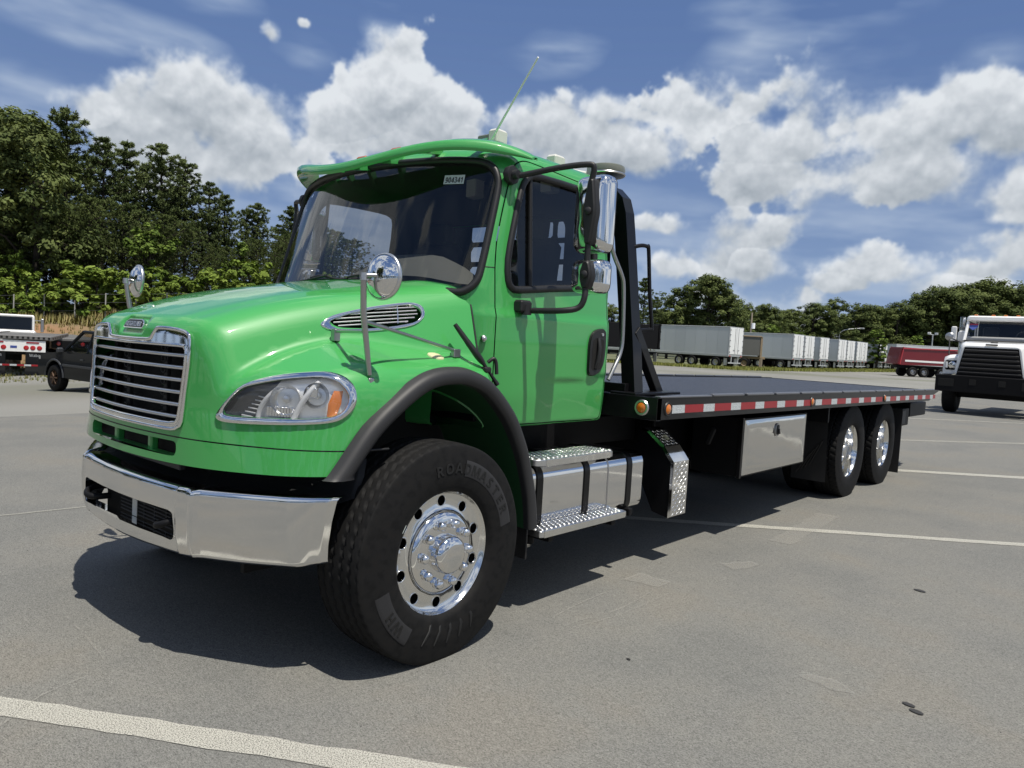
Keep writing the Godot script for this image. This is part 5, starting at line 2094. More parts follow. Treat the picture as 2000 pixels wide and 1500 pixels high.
func _deck(T: Node3D) -> void:
	var D := group_part(T, "deck", Vector3(0, 1.205, -1.83))
	D.rotation.x = -0.0054
	var L := 8.29
	# the floor plate with bar pattern, its outer rails and underframe
	var fl := Geo.new().box(Vector3(0, -0.022, -L * 0.5), Vector3(2.52, 0.022, L - 0.02), 0.003)
	D.add_child(_named("deck_plate", fl, M.deck_steel), true)
	for s in [1.0, -1.0]:
		# side rail: a channel with a tapered tail
		var p := PackedVector2Array([Vector2(0, 0), Vector2(-L, 0), Vector2(-L, -0.008), Vector2(-L + 0.50, -0.088), Vector2(-L + 0.53, -0.128), Vector2(-L + 0.6, -0.145), Vector2(0, -0.145)])
		var rg := Geo.new().at(Vector3(s * 1.262, 0, 0), Basis(Vector3(0, 0, 1), Vector3(0, 1, 0), Vector3(-1, 0, 0))).prism(p, 0.033, -0.033, 0.0)
		var R := _named("side_rail", rg, M.black_paint)
		D.add_child(R, true)
		var k := 0
		var z := -0.80
		while z > -L + 0.4:
			D.add_child(_named("rub_strip", Geo.new().box(Vector3(s * 1.282, 0.008, z - 0.27), Vector3(0.035, 0.022, 0.545), 0.008), M.worn_edge), true)
			z -= 0.60
		D.add_child(_named("front_edge_strip", Geo.new().box(Vector3(s * 1.278, 0.004, -0.40), Vector3(0.045, 0.012, 0.75), 0.004), M.worn_edge), true)
		# reflective tape in three runs
		for run in [[-0.195, 12, 0], [-2.972, 10, 0], [-5.423, 12, 0]]:
			var zz: float = run[0]
			for i in run[1]:
				var ln := 0.178 if i % 2 == 0 else 0.279
				if run[0] < -5.0 and i == run[1] - 1:
					ln = 0.16
				var mm: Material = M.white_tape if i % 2 == 0 else M.red_tape
				D.add_child(_named("reflective_tape", Geo.new().box(Vector3(s * 1.2962, -0.078 + 0.0017 * zz, zz - ln * 0.5), Vector3(0.002, 0.055, ln - 0.002), 0.0), mm), true)
				zz -= ln
		for z2 in [-0.139, -2.88, -5.36]:
			var lb := Basis(Vector3(0, 0, -1), Vector3(s, 0, 0), Vector3(0, -s, 0))
			var ml := Geo.new().at(Vector3(s * 1.295, -0.075, z2), lb).lathe([Vector2(0.0, 0.016), Vector2(0.022, 0.014), Vector2(0.034, 0.006), Vector2(0.036, 0.0)], 20)
			var o := _named("side_marker", ml, M.amber_lens)
			D.add_child(o, true)
			D.add_child(_named("marker_grommet", Geo.new().at(Vector3(s * 1.295, -0.075, z2), lb).lathe([Vector2(0.036, 0.0), Vector2(0.037, 0.009), Vector2(0.046, 0.009), Vector2(0.050, 0.0)], 20), M.gasket_rubber), true)
		# marker on the front face
		var fb := Basis(Vector3(1, 0, 0), Vector3(0, 0, 1), Vector3(0, -1, 0))
		D.add_child(_named("front_marker", Geo.new().at(Vector3(s * 1.182, -0.072, 0.004), fb).lathe([Vector2(0.0, 0.016), Vector2(0.022, 0.014), Vector2(0.034, 0.006), Vector2(0.036, 0.0)], 20), M.amber_lens), true)
		D.add_child(_named("marker_grommet", Geo.new().at(Vector3(s * 1.182, -0.072, 0.004), fb).lathe([Vector2(0.036, 0.0), Vector2(0.037, 0.009), Vector2(0.048, 0.009), Vector2(0.054, 0.0)], 20), M.aluminium), true)
		D.add_child(_named("long_beam", Geo.new().box(Vector3(s * 0.42, -0.135, -L * 0.5), Vector3(0.10, 0.20, L - 0.3), 0.004), M.black_steel), true)
	D.add_child(_named("front_beam", Geo.new().box(Vector3(0, -0.075, -0.028), Vector3(2.59, 0.150, 0.06), 0.004), M.black_paint), true)
	D.add_child(_named("tail_beam", Geo.new().box(Vector3(0, -0.03, -L + 0.06), Vector3(2.5, 0.05, 0.10), 0.004), M.black_paint), true)
	for i in 16:
		D.add_child(_named("cross_member", Geo.new().box(Vector3(0, -0.075, -0.3 - 0.51 * i), Vector3(2.46, 0.075, 0.05), 0.003), M.black_steel), true)
	# headache rack behind the cab
	var R2 := group_part(T, "headache_rack")
	for s in [1.0, -1.0]:
		var path := [Vector3(s * 1.0, 1.205, -2.0), Vector3(s * 0.965, 1.55, -1.99), Vector3(s * 0.915, 2.0, -1.97), Vector3(s * 0.885, 2.28, -1.955), Vector3(s * 0.87, 2.42, -1.945), Vector3(s * 0.845, 2.505, -1.94), Vector3(s * 0.79, 2.56, -1.94), Vector3(s * 0.70, 2.58, -1.94), Vector3(0, 2.585, -1.94)]
		var rows := []
		for i in path.size():
			var d: Vector3 = (path[mini(i + 1, path.size() - 1)] - path[maxi(i - 1, 0)]).normalized()
			var a: Vector3 = d.cross(Vector3(0, 0, 1)).normalized() * -s
			var row := []
			for q in [[0.05, 0.055], [0.05, -0.055], [-0.05, -0.055], [-0.05, 0.055], [0.05, 0.055]]:
				row.append(path[i] + a * q[0] + Vector3(0, 0, q[1]))
			rows.append(row)
		var pg := Geo.new()
		for i in path.size() - 1:
			for k in 4:
				pg.face([rows[i][k], rows[i][k + 1], rows[i + 1][k + 1], rows[i + 1][k]])
		R2.add_child(_named("rack_post", pg, M.black_paint), true)
		R2.add_child(_named("rack_brace", Geo.new().box(Vector3(s * 0.985, 1.42, -2.18), Vector3(0.06, 0.58, 0.075), 0.006, Basis(Vector3(1, 0, 0), 0.70)), M.black_paint), true)
		R2.add_child(_named("rack_foot", Geo.new().box(Vector3(s * 1.02, 1.212, -2.15), Vector3(0.20, 0.018, 0.62), 0.004), M.black_paint), true)
		R2.add_child(_named("hook_bar", Geo.new().tube(curve([Vector3(s * 0.93, 2.205, -1.99), Vector3(s * 0.955, 2.225, -2.06), Vector3(s * 0.965, 2.225, -2.12), Vector3(s * 0.968, 2.20, -2.14), Vector3(s * 0.985, 1.90, -2.165), Vector3(s * 1.005, 1.68, -2.185), Vector3(s * 1.005, 1.655, -2.175), Vector3(s * 0.985, 1.645, -2.10), Vector3(s * 0.965, 1.63, -1.99)], 4), 0.014, 8), M.black_paint), true)
	var panel := Geo.new()
	var holes := []
	for i in 5:
		for j in 4:
			holes.append(Rect2(-0.53 + 0.215 * i, 1.82 + 0.155 * j, 0.17, 0.115))
	var pr := []
	for i in 29:
		var row := []
		for j in 61:
			row.append(Vector3(-0.80 + 1.6 * j / 60.0, 1.22 + 1.32 * i / 28.0, -1.92))
		pr.append(row)
	panel.sheet(pr)
	panel.clip(func(p: Vector3):
		var d := 1.0
		for h in holes:
			var c: Vector2 = h.get_center()
			d = minf(d, maxf(absf(p.x - c.x) - h.size.x * 0.5, absf(p.y - c.y) - h.size.y * 0.5))
		return d)
	R2.add_child(_named("rack_panel", panel, M.black_steel), true)
	R2.add_child(_named("rack_sill", Geo.new().box(Vector3(0, 1.24, -1.95), Vector3(2.0, 0.07, 0.10), 0.005), M.black_paint), true)


func _chassis(T: Node3D) -> void:
	for s in [1.0, -1.0]:
		var F := part(T, "frame_rail", Geo.new().box(Vector3(s * 0.43, 0.90, -4.45), Vector3(0.08, 0.27, 10.3), 0.006), M.black_steel)
		F.add_child(_named("leaf_spring", Geo.new().box(Vector3(s * 0.43, 0.62, -0.05), Vector3(0.09, 0.06, 1.5), 0.01), M.black_steel), true)
		for z in [-6.414, -7.748]:
			F.add_child(_named("spring_hanger", Geo.new().box(Vector3(s * 0.52, 0.70, z), Vector3(0.12, 0.35, 0.45), 0.02), M.black_steel), true)
		# mud flaps before and behind the tandem
		var fr := []
		for i in 9:
			var row := []
			var u := i / 8.0
			for x in [0.80, 0.98, 1.16]:
				row.append(Vector3(s * x, lerpf(0.90, 0.225, u), -5.66 - 0.03 * u + 0.02 * sin(u * 5.0) * (x - 0.8)))
			fr.append(row)
		var mf := part(T, "mud_flap", Geo.new().sheet(fr), M.black_plastic)
		for k in 4:
			mf.add_child(_named("flap_rib", Geo.new().tube([Vector3(s * (0.86 + 0.045 * k), 0.30 + 0.03 * k, -5.665), Vector3(s * (1.0 + 0.04 * k), 0.52 + 0.05 * k, -5.655)], 0.008, 5), M.gasket_rubber), true)
		part(T, "front_mud_flap", Geo.new().box(Vector3(s * 1.09, 0.48, -0.76), Vector3(0.10, 0.34, 0.015), 0.003), M.black_plastic)
		part(T, "rear_mud_flap", Geo.new().box(Vector3(s * 1.02, 0.49, -8.52), Vector3(0.36, 0.85, 0.012), 0.003), M.black_plastic)
		part(T, "tandem_fender", Geo.new().box(Vector3(s * 1.0, 0.985, -5.62), Vector3(0.34, 0.25, 0.04), 0.004), M.black_steel)
		# light box and tail bumper
		var LBX := part(T, "tail_lamp_box", Geo.new().box(Vector3(s * 0.98, 0.78, -8.98), Vector3(0.24, 0.24, 0.62), 0.01), M.black_steel)
		LBX.add_child(_named("box_frame", Geo.new().box(Vector3(s * 1.103, 0.78, -8.98), Vector3(0.012, 0.19, 0.20), 0.004), M.grille_dark), true)
		part(T, "tail_bumper_end", Geo.new().box(Vector3(s * 0.95, 0.87, -9.82), Vector3(0.30, 0.20, 0.95), 0.012), M.black_steel)
	part(T, "front_axle", Geo.new().cyl(Vector3(-1.0, 0.508, 0), Vector3(1.0, 0.508, 0), 0.07), M.black_steel)
	part(T, "rear_axle", Geo.new().cyl(Vector3(-1.0, 0.508, -6.414), Vector3(1.0, 0.508, -6.414), 0.11), M.black_steel)
	part(T, "rear_axle", Geo.new().cyl(Vector3(-1.0, 0.508, -7.748), Vector3(1.0, 0.508, -7.748), 0.11), M.black_steel)
	part(T, "engine_block", Geo.new().box(Vector3(0, 1.12, 0.10), Vector3(0.86, 0.68, 1.25), 0.03), M.void_black)
	part(T, "radiator", Geo.new().box(Vector3(0, 0.98, 0.72), Vector3(0.98, 0.62, 0.07), 0.01), M.void_black)
	part(T, "transmission", Geo.new().box(Vector3(0, 0.72, -1.25), Vector3(0.5, 0.42, 1.3), 0.05), M.black_steel)
	part(T, "cab_floor", Geo.new().box(Vector3(0, 1.13, -1.05), Vector3(1.90, 0.12, 1.15), 0.01), M.black_steel)
	for z in [-2.4, -3.4, -4.8, -5.7, -8.4]:
		part(T, "frame_cross_member", Geo.new().box(Vector3(0, 0.88, z), Vector3(0.82, 0.2, 0.10), 0.01), M.black_steel)
	part(T, "hydraulic_tank", Geo.new().box(Vector3(0, 0.78, -3.3), Vector3(1.3, 0.42, 0.7), 0.02), M.black_steel)
	part(T, "wheel_lift", Geo.new().box(Vector3(0, 0.62, -9.7), Vector3(0.30, 0.22, 1.1), 0.02), M.black_steel)


# ---------------------------------------------------------------- ground
const ORIGIN := Vector3(3.7236, 0.0, 2.484)
const AHEAD := Vector3(-0.648, 0.0, -0.7617)
const RIGHT := Vector3(0.7617, 0.0, -0.648)


func spot(s: float, d: float, lift := 0.0) -> Vector3:
	var p := ORIGIN + RIGHT * s + AHEAD * d
	p.y = height(p.x, p.z) + lift
	return p


func height(x: float, z: float) -> float:
	var r := Vector3(x, 0, z) - ORIGIN
	var s := r.dot(RIGHT)
	var d := r.dot(AHEAD)
	var h := -0.068 * maxf(0.0, -s - 3.0) * smoothstep(6.0, 16.0, d)
	h = maxf(h, -2.9)
	h += 0.15 * smoothstep(11.0, 20.0, -z) * smoothstep(-8.0, 2.0, s)
	h += 0.006 * maxf(0.0, d - 80.0) * smoothstep(0.0, 20.0, s)
	var bank := smoothstep(6.0, -8.0, s) * smoothstep(-120.0, -90.0, s)
	h += bank * (2.9 * smoothstep(42.0, 52.5, d + 1.2 * sin(s * 0.31)) + 0.15 * clampf(d - 52.0, 0.0, 14.0))
	return h


func lot_edge(s: float, d: float) -> float:
	# positive on the asphalt
	var e := 13.0 + clampf((s + 10.0) * 0.78, -8.0, 30.0)
	return e - d + 0.5 * sin(s * 0.9) + 0.3 * sin(s * 2.3 + 1.0)


# fine mineral grain: every texel its own stone, with pits and pale chips
func _speckle(size: int) -> ImageTexture:
	var r := RandomNumberGenerator.new()
	r.seed = 77
	var data := PackedByteArray()
	data.resize(size * size * 3)
	var soft := FastNoiseLite.new()
	soft.seed = 8
	soft.frequency = 0.02
	var last := 0.0
	for j in size:
		for i in size:
			var k := r.randf()
			var x := 0.0
			if k < 0.10:
				x = -0.42 * r.randf()
			elif k > 0.90:
				x = 0.20 * r.randf() + 0.06
			else:
				x = (r.randf() - 0.5) * 0.30
			x = lerpf(x, last, 0.35)
			last = x
			var b := clampf(0.76 + x * 1.1, 0.1, 1.0)
			var o := (j * size + i) * 3
			data[o] = int(b * 255.0)
			data[o + 1] = int(b * 254.0)
			data[o + 2] = int(b * 249.0)
	return ImageTexture.create_from_image(Image.create_from_data(size, size, false, Image.FORMAT_RGB8, data))


func _ground_materials() -> void:
	var a := mat("asphalt", lin(0.30, 0.294, 0.282), 0.93)
	a.metallic_specular = 0.3
	a.albedo_color = lin(0.340, 0.340, 0.332)
	a.albedo_texture = _speckle(1024)
	a.uv1_scale = Vector3(0.42, 0.42, 1)
	a.detail_enabled = true
	a.detail_blend_mode = BaseMaterial3D.BLEND_MODE_MUL
	a.detail_uv_layer = BaseMaterial3D.DETAIL_UV_2
	a.detail_albedo = noise_tex(1024, 0.006, 6, [[0.2, Color(0.93, 0.935, 0.94)], [0.42, Color(0.965, 0.965, 0.965)], [0.6, Color(0.985, 0.982, 0.975)], [0.8, Color(1.0, 0.985, 0.965)]], FastNoiseLite.TYPE_SIMPLEX_SMOOTH, 31, 0.62)
	a.uv2_scale = Vector3(0.085, 0.085, 1)
	var g := mat("open_ground", grey(1.0), 0.96)
	g.vertex_color_use_as_albedo = true
	g.albedo_texture = noise_tex(1024, 0.09, 4, [[0.1, grey(0.66)], [0.4, grey(0.88)], [0.6, grey(0.94)], [0.9, grey(1.0)]], FastNoiseLite.TYPE_SIMPLEX_SMOOTH, 41, 0.75)
	g.uv1_scale = Vector3(0.30, 0.30, 1)
	var p := mat("line_paint", lin(0.58, 0.565, 0.50), 0.85)
	p.transparency = BaseMaterial3D.TRANSPARENCY_ALPHA_SCISSOR
	p.alpha_scissor_threshold = 0.5
	p.albedo_texture = noise_tex(1024, 0.10, 4, [[0.0, grey(0.8, 0.0)], [0.435, grey(0.80, 0.2)], [0.445, grey(0.80, 0.9)], [0.6, grey(0.95, 1.0)], [1.0, grey(1.0, 1.0)]], FastNoiseLite.TYPE_SIMPLEX_SMOOTH, 51, 0.8)
	p.uv1_scale = Vector3(1.3, 1.3, 1)
	var q := mat("faded_paint", lin(0.42, 0.41, 0.36), 0.9)
	q.transparency = BaseMaterial3D.TRANSPARENCY_ALPHA_SCISSOR
	q.alpha_scissor_threshold = 0.5
	q.albedo_texture = noise_tex(512, 0.14, 4, [[0.0, grey(0.8, 0.0)], [0.47, grey(0.80, 0.2)], [0.50, grey(0.95, 0.9)], [1.0, grey(1.0, 1.0)]], FastNoiseLite.TYPE_SIMPLEX_SMOOTH, 52, 0.7)
	q.uv1_scale = Vector3(2.0, 2.0, 1)
	var f := mat("rubbed_asphalt", Color(0.70, 0.69, 0.66, 0.42), 0.93)
	f.transparency = BaseMaterial3D.TRANSPARENCY_ALPHA
	f.albedo_texture = noise_tex(512, 0.10, 3, [[0.3, grey(0.8, 0.0)], [0.6, grey(0.95, 0.85)], [1.0, grey(1.0, 1.0)]], FastNoiseLite.TYPE_SIMPLEX_SMOOTH, 53, 0.7)
	f.uv1_scale = Vector3(3.0, 3.0, 1)
	mat("oil_spot", lin(0.035, 0.033, 0.030), 0.6)
	mat("pebble", lin(0.09, 0.088, 0.082), 0.9)
	mat("tar", lin(0.05, 0.05, 0.048), 0.8)
	var bk := mat("bark", lin(0.085, 0.068, 0.052), 0.95)
	bk.albedo_texture = noise_tex(256, 0.05, 4, [[0.2, grey(0.45)], [0.8, grey(1.0)]], FastNoiseLite.TYPE_SIMPLEX_SMOOTH, 61)
	triplanar(bk, 0.8)
	for q2 in [["needles", 0.4], ["leaves", 0.5], ["shrub_leaves", 0.6], ["grass_blades", 0.4]]:
		var m := mat(q2[0], grey(1.0), 0.75)
		m.vertex_color_use_as_albedo = true
		m.metallic_specular = 0.25
		m.backlight_enabled = true
		m.backlight = Color(q2[1], q2[1], q2[1] * 0.8)


func _terrain() -> void:
	# open ground: gravel yard, bank of orange soil, forest floor
	var g := Geo.new()
	g.colored = true
	var f := FastNoiseLite.new()
	f.seed = 2
	f.frequency = 0.05
	f.fractal_octaves = 4
	var ss := []
	var s := -420.0
	while s < 420.0:
		ss.append(s)
		s += 2.0 if absf(s - 10.0) < 90.0 else 14.0
	var dd := []
	var d := -220.0
	while d < 600.0:
		dd.append(d)
		d += 14.0 if d < -20.0 or d > 150.0 else 1.5
	var ids := []
	for b in dd:
		var line := []
		for a in ss:
			var p := spot(a, b)
			var e := 0.4
			var nx := height(p.x - e, p.z) - height(p.x + e, p.z)
			var nz := height(p.x, p.z - e) - height(p.x, p.z + e)
			var n := f.get_noise_2d(p.x, p.z)
			var n2v := f.get_noise_2d(p.x * 3.0 + 40.0, p.z * 3.0)
			var col := Color(0.29, 0.285, 0.26).lerp(Color(0.22, 0.215, 0.19), clampf(0.5 + n * 1.2, 0, 1))
			var grass := smoothstep(0.05, 0.35, n + n2v * 0.5) * smoothstep(15.0, 40.0, b) * 0.6
			if a > -2.0:
				var line_d := 70.0 + maxf(0.0, a - 20.0) * 1.2
				grass = maxf(grass * 0.6, smoothstep(line_d - 5.0, line_d - 1.0, b + n * 3.0) * 0.8)
			col = col.lerp(Color(0.13, 0.145, 0.05), grass)
			var bank := smoothstep(6.0, -8.0, a)
			var soil := bank * smoothstep(42.0, 45.0, b) * (1.0 - smoothstep(50.5, 53.0, b))
			col = col.lerp(Color(0.36, 0.19, 0.10).lerp(Color(0.23, 0.17, 0.09), clampf(0.5 + n2v * 1.6, 0, 1)), soil)
			col = col.lerp(Color(0.085, 0.085, 0.035), bank * smoothstep(52.0, 55.0, b))
			if b > 118.0:
				col = col.lerp(Color(0.06, 0.07, 0.03), smoothstep(118.0, 126.0, b))
			g.tint = col
			var dip := 0.05 * smoothstep(-0.6, 0.6, lot_edge(a, b)) if b > -200.0 else 0.05
			line.append(g.vert(p - Vector3(0, dip, 0), Vector3(nx, 2.0 * e, nz), Vector2(p.x, p.z)))
		ids.append(line)
	for i in dd.size() - 1:
		for j in ss.size() - 1:
			g.quad(ids[i][j], ids[i + 1][j], ids[i + 1][j + 1], ids[i][j + 1])
	structure("ground", g, M.open_ground)
	# the asphalt lot
	var a := Geo.new()
	var rows := []
	var uv2 := PackedVector2Array()
	for i in 95:
		var line := []
		for j in 121:
			var sx := -45.0 + j * 1.0
			var dz := -42.0 + i * 0.9
			var p := spot(sx, dz)
			line.append(a.vert(p + Vector3(0, 0.0, 0), Vector3(0, 1, 0), Vector2(p.x, p.z)))
		rows.append(line)
	for i in 94:
		for j in 120:
			a.quad(rows[i][j], rows[i + 1][j], rows[i + 1][j + 1], rows[i][j + 1])
	a.clip(func(p: Vector3):
		var r := p - ORIGIN
		return lot_edge(r.dot(RIGHT), r.dot(AHEAD)))
	var am: ArrayMesh = a.mesh()
	var arr := am.surface_get_arrays(0)
	for q in arr[Mesh.ARRAY_TEX_UV]:
		uv2.append(Vector2(q.x * 0.83 + q.y * 0.55, q.y * 0.83 - q.x * 0.55))
	arr[Mesh.ARRAY_TEX_UV2] = uv2
	var m2 := ArrayMesh.new()
	m2.add_surface_from_arrays(Mesh.PRIMITIVE_TRIANGLES, arr)
	structure("asphalt_lot", m2, M.asphalt)


# a painted strip on the lot with slightly uneven edges
func _strip(a: Vector2, b: Vector2, w0: float, w1: float, y: float, wob := 0.007) -> Geo:
	var g := Geo.new()
	var n := int(a.distance_to(b) / 0.10) + 2
	var d := (b - a).normalized()
	var nn := Vector2(-d.y, d.x)
	var rows := []
	for i in n + 1:
		var u := float(i) / n
		var c := a.lerp(b, u)
		var w := lerpf(w0, w1, u) * 0.5
		var row := []
		for k in [-1.0, 1.0]:
			var q: Vector2 = c + nn * k * (w + rng.randf_range(-wob, wob))
			row.append(g.vert(Vector3(q.x, height(q.x, q.y) + y, q.y), Vector3(0, 1, 0), q))
		rows.append(row)
	for i in n:
		g.quad(rows[i][0], rows[i + 1][0], rows[i + 1][1], rows[i][1])
	return g


func _lot_markings() -> void:
	var ext := func(a: Vector2, b: Vector2, t0: float, t1: float) -> Array:
		return [a.lerp(b, t0), a.lerp(b, t1)]
	for k in [
		[Vector2(0.44, 1.556), Vector2(1.80, 0.745), -1.6, 3.5, 0.125, "line_paint"],
		[Vector2(0.282, -3.36), Vector2(2.958, -5.43), -0.75, 2.6, 0.115, "line_paint"],
		[Vector2(1.005, -9.24), Vector2(2.40, -10.40), -0.8, 5.0, 0.22, "line_paint"],
		[Vector2(-0.08, -13.54), Vector2(1.82, -15.52), -0.3, 4.0, 0.20, "faded_paint"],
		[Vector2(-0.95, -18.8), Vector2(1.19, -21.13), -0.2, 4.0, 0.22, "faded_paint"]]:
		var e: Array = ext.call(k[0], k[1], k[2], k[3])
		structure("painted_line", _strip(e[0], e[1], k[4], k[4], 0.004), M[k[5]])
	structure("painted_line", _strip(Vector2(-2.76, 1.2), Vector2(-2.62, -0.6), 0.03, 0.03, 0.004), M.faded_paint)
	# rubbed pale patches, scratches, an oval scuff, drops and pebbles
	structure("rubbed_patch", _strip(Vector2(1.40, -5.12), Vector2(1.50, -3.62), 0.20, 0.18, 0.006, 0.012), M.rubbed_asphalt)
	structure("rubbed_patch", _strip(Vector2(1.18, -1.86), Vector2(1.42, -1.86), 0.20, 0.16, 0.006, 0.02), M.rubbed_asphalt)
	structure("rubbed_patch", _strip(Vector2(1.50, -2.6), Vector2(1.62, -2.85), 0.16, 0.10, 0.006, 0.02), M.rubbed_asphalt)
	for k in [[Vector2(1.445, -0.775), Vector2(1.514, -1.118), Vector2(1.525, -1.443), Vector2(1.52, -1.754)], [Vector2(1.416, -0.91), Vector2(1.466, -1.248), Vector2(1.43, -1.664)], [Vector2(1.289, -0.867), Vector2(1.257, -1.131), Vector2(1.249, -1.471)], [Vector2(-0.389, 1.05), Vector2(-0.058, 1.074), Vector2(0.289, 1.116)], [Vector2(0.618, 1.605), Vector2(0.463, 1.423), Vector2(0.40, 1.228)], [Vector2(0.439, 0.806), Vector2(0.514, 0.696), Vector2(0.60, 0.509), Vector2(0.715, 0.416)]]:
		var c := curve(k, 5)
		for i in c.size() - 1:
			if rng.randf() < 0.85:
				structure("scratch", _strip(c[i], c[i + 1], 0.008, 0.009, 0.005, 0.003), M.rubbed_asphalt)
	var ov := Geo.new()
	var pts := []
	for i in 22:
		var a := TAU * i / 22
		var q := Vector2(2.66 + 0.115 * cos(a) * (1.0 + 0.2 * sin(a * 3.0)) + 0.02 * sin(a), -1.165 + 0.055 * sin(a) * (1.0 + 0.25 * cos(a * 5.0)))
		pts.append(ov.vert(Vector3(q.x, 0.005, q.y), Vector3(0, 1, 0), q))
	for i in range(1, 21):
		ov.tri(pts[0], pts[i], pts[i + 1])
	structure("scuffed_patch", ov, M.rubbed_asphalt)
	for k in [[3.001, -1.219, 0.022], [3.043, -1.169, 0.024], [2.629, -3.152, 0.03], [1.879, -0.681, 0.010]]:
		var dg := Geo.new()
		var f := []
		for i in 12:
			var a := TAU * i / 12
			f.append(Vector3(k[0] + k[2] * 1.3 * cos(a), 0.0052, k[1] + k[2] * 0.8 * sin(a + 0.3)))
		dg.face(f, Vector3(0, 1, 0))
		structure("oil_drop", dg, M.oil_spot)
	var mm := MultiMesh.new()
	mm.transform_format = MultiMesh.TRANSFORM_3D
	var pb := Geo.new().box(Vector3(0, 0.3, 0), Vector3(1, 0.7, 0.8), 0.3)
	mm.mesh = pb.mesh()
	mm.instance_count = 260
	for i in 260:
		var q := Vector2(rng.randf_range(-3.0, 3.5), rng.randf_range(-9.0, 1.9))
		var r := rng.randf_range(0.0025, 0.0065)
		mm.set_instance_transform(i, Transform3D(Basis(Vector3(0, 1, 0), rng.randf() * TAU).scaled(Vector3(r, r, r)), Vector3(q.x, 0.001, q.y)))
	var mi := MultiMeshInstance3D.new()
	mi.name = "pebbles"
	mi.multimesh = mm
	mi.material_override = M.pebble
	mi.set_meta("kind", "stuff")
	mi.set_meta("label", "tiny dark pebbles scattered on the asphalt lot")
	mi.set_meta("category", "pebbles")
	add_child(mi)


# ---------------------------------------------------------------- vegetation
func _leaf(g: Geo, p: Vector3, n: Vector3, size: float, col: Color) -> void:
	var a := n.cross(Vector3(0.3, 1, 0.2)).normalized()
	var b := n.cross(a)
	var r := rng.randf() * TAU
	var u := (a * cos(r) + b * sin(r)) * size
	var w := (b * cos(r) - a * sin(r)) * size * 0.55
	g.tint = col
	var i0 := g.vert(p - u, n)
	var i1 := g.vert(p + w, n)
	var i2 := g.vert(p + u, n)
	var i3 := g.vert(p - w, n)
	g.quad(i0, i1, i2, i3)


func _rand_dir() -> Vector3:
	var z := rng.randf_range(-1.0, 1.0)
	var a := rng.randf() * TAU
	return Vector3(sqrt(1.0 - z * z) * cos(a), z, sqrt(1.0 - z * z) * sin(a))


# a broadleaf tree of unit height: [crown, trunk]
func _broadleaf(clumps: int, leaves: int, wide: float, low: float, leaf: float, c0: Color, c1: Color) -> Array:
	var g := Geo.new()
	g.colored = true
	var t := Geo.new()
	var bend := _rand_dir() * 0.03
	t.tube([Vector3(0, -0.05, 0), Vector3(bend.x, 0.3, bend.z), Vector3(bend.x * 2.0, 0.62, bend.z * 2.0), Vector3(bend.x, 0.85, bend.z)], [0.022, 0.017, 0.010, 0.003], 7)
	var lobes := []
	for i in 9:
		var a := rng.randf() * TAU
		var h := lerpf(low + 0.12, 0.90, pow(rng.randf(), 0.8))
		var r := wide * rng.randf_range(0.25, 0.75) * sin(PI * clampf((h - low) / (1.05 - low), 0.05, 0.97))
		lobes.append([Vector3(cos(a) * r, h, sin(a) * r), rng.randf_range(0.13, 0.22) * (wide / 0.35)])
	lobes.append([Vector3(0, 0.86, 0), 0.14])
	for l in lobes:
		t.tube([Vector3(bend.x, clampf(l[0].y - 0.22, 0.15, 0.7), bend.z), l[0].lerp(Vector3(0, l[0].y - 0.1, 0), 0.5), l[0]], [0.010, 0.006, 0.002], 5)
	for i in clumps:
		var l: Array = lobes[i % lobes.size()]
		var d := _rand_dir()
		d.y = d.y * 0.8 + 0.15
		var c: Vector3 = l[0] + d * l[1] * pow(rng.randf(), 0.35)
		c.y = minf(c.y, 0.985)
		var tone := rng.randf()
		var cr := rng.randf_range(0.035, 0.062) * wide / 0.35
		for k in leaves:
			var e := _rand_dir()
			var p := c + Vector3(e.x, e.y * 0.7, e.z) * cr * pow(rng.randf(), 0.4)
			var n := (e + Vector3(0, 0.9, 0) + d * 0.5 + _rand_dir() * 0.7).normalized()
			var q := clampf(tone + rng.randf_range(-0.3, 0.3), 0.0, 1.0)
			_leaf(g, p, n, leaf * rng.randf_range(0.7, 1.3), c0.lerp(c1, q))
	return [g.mesh(), t.mesh()]


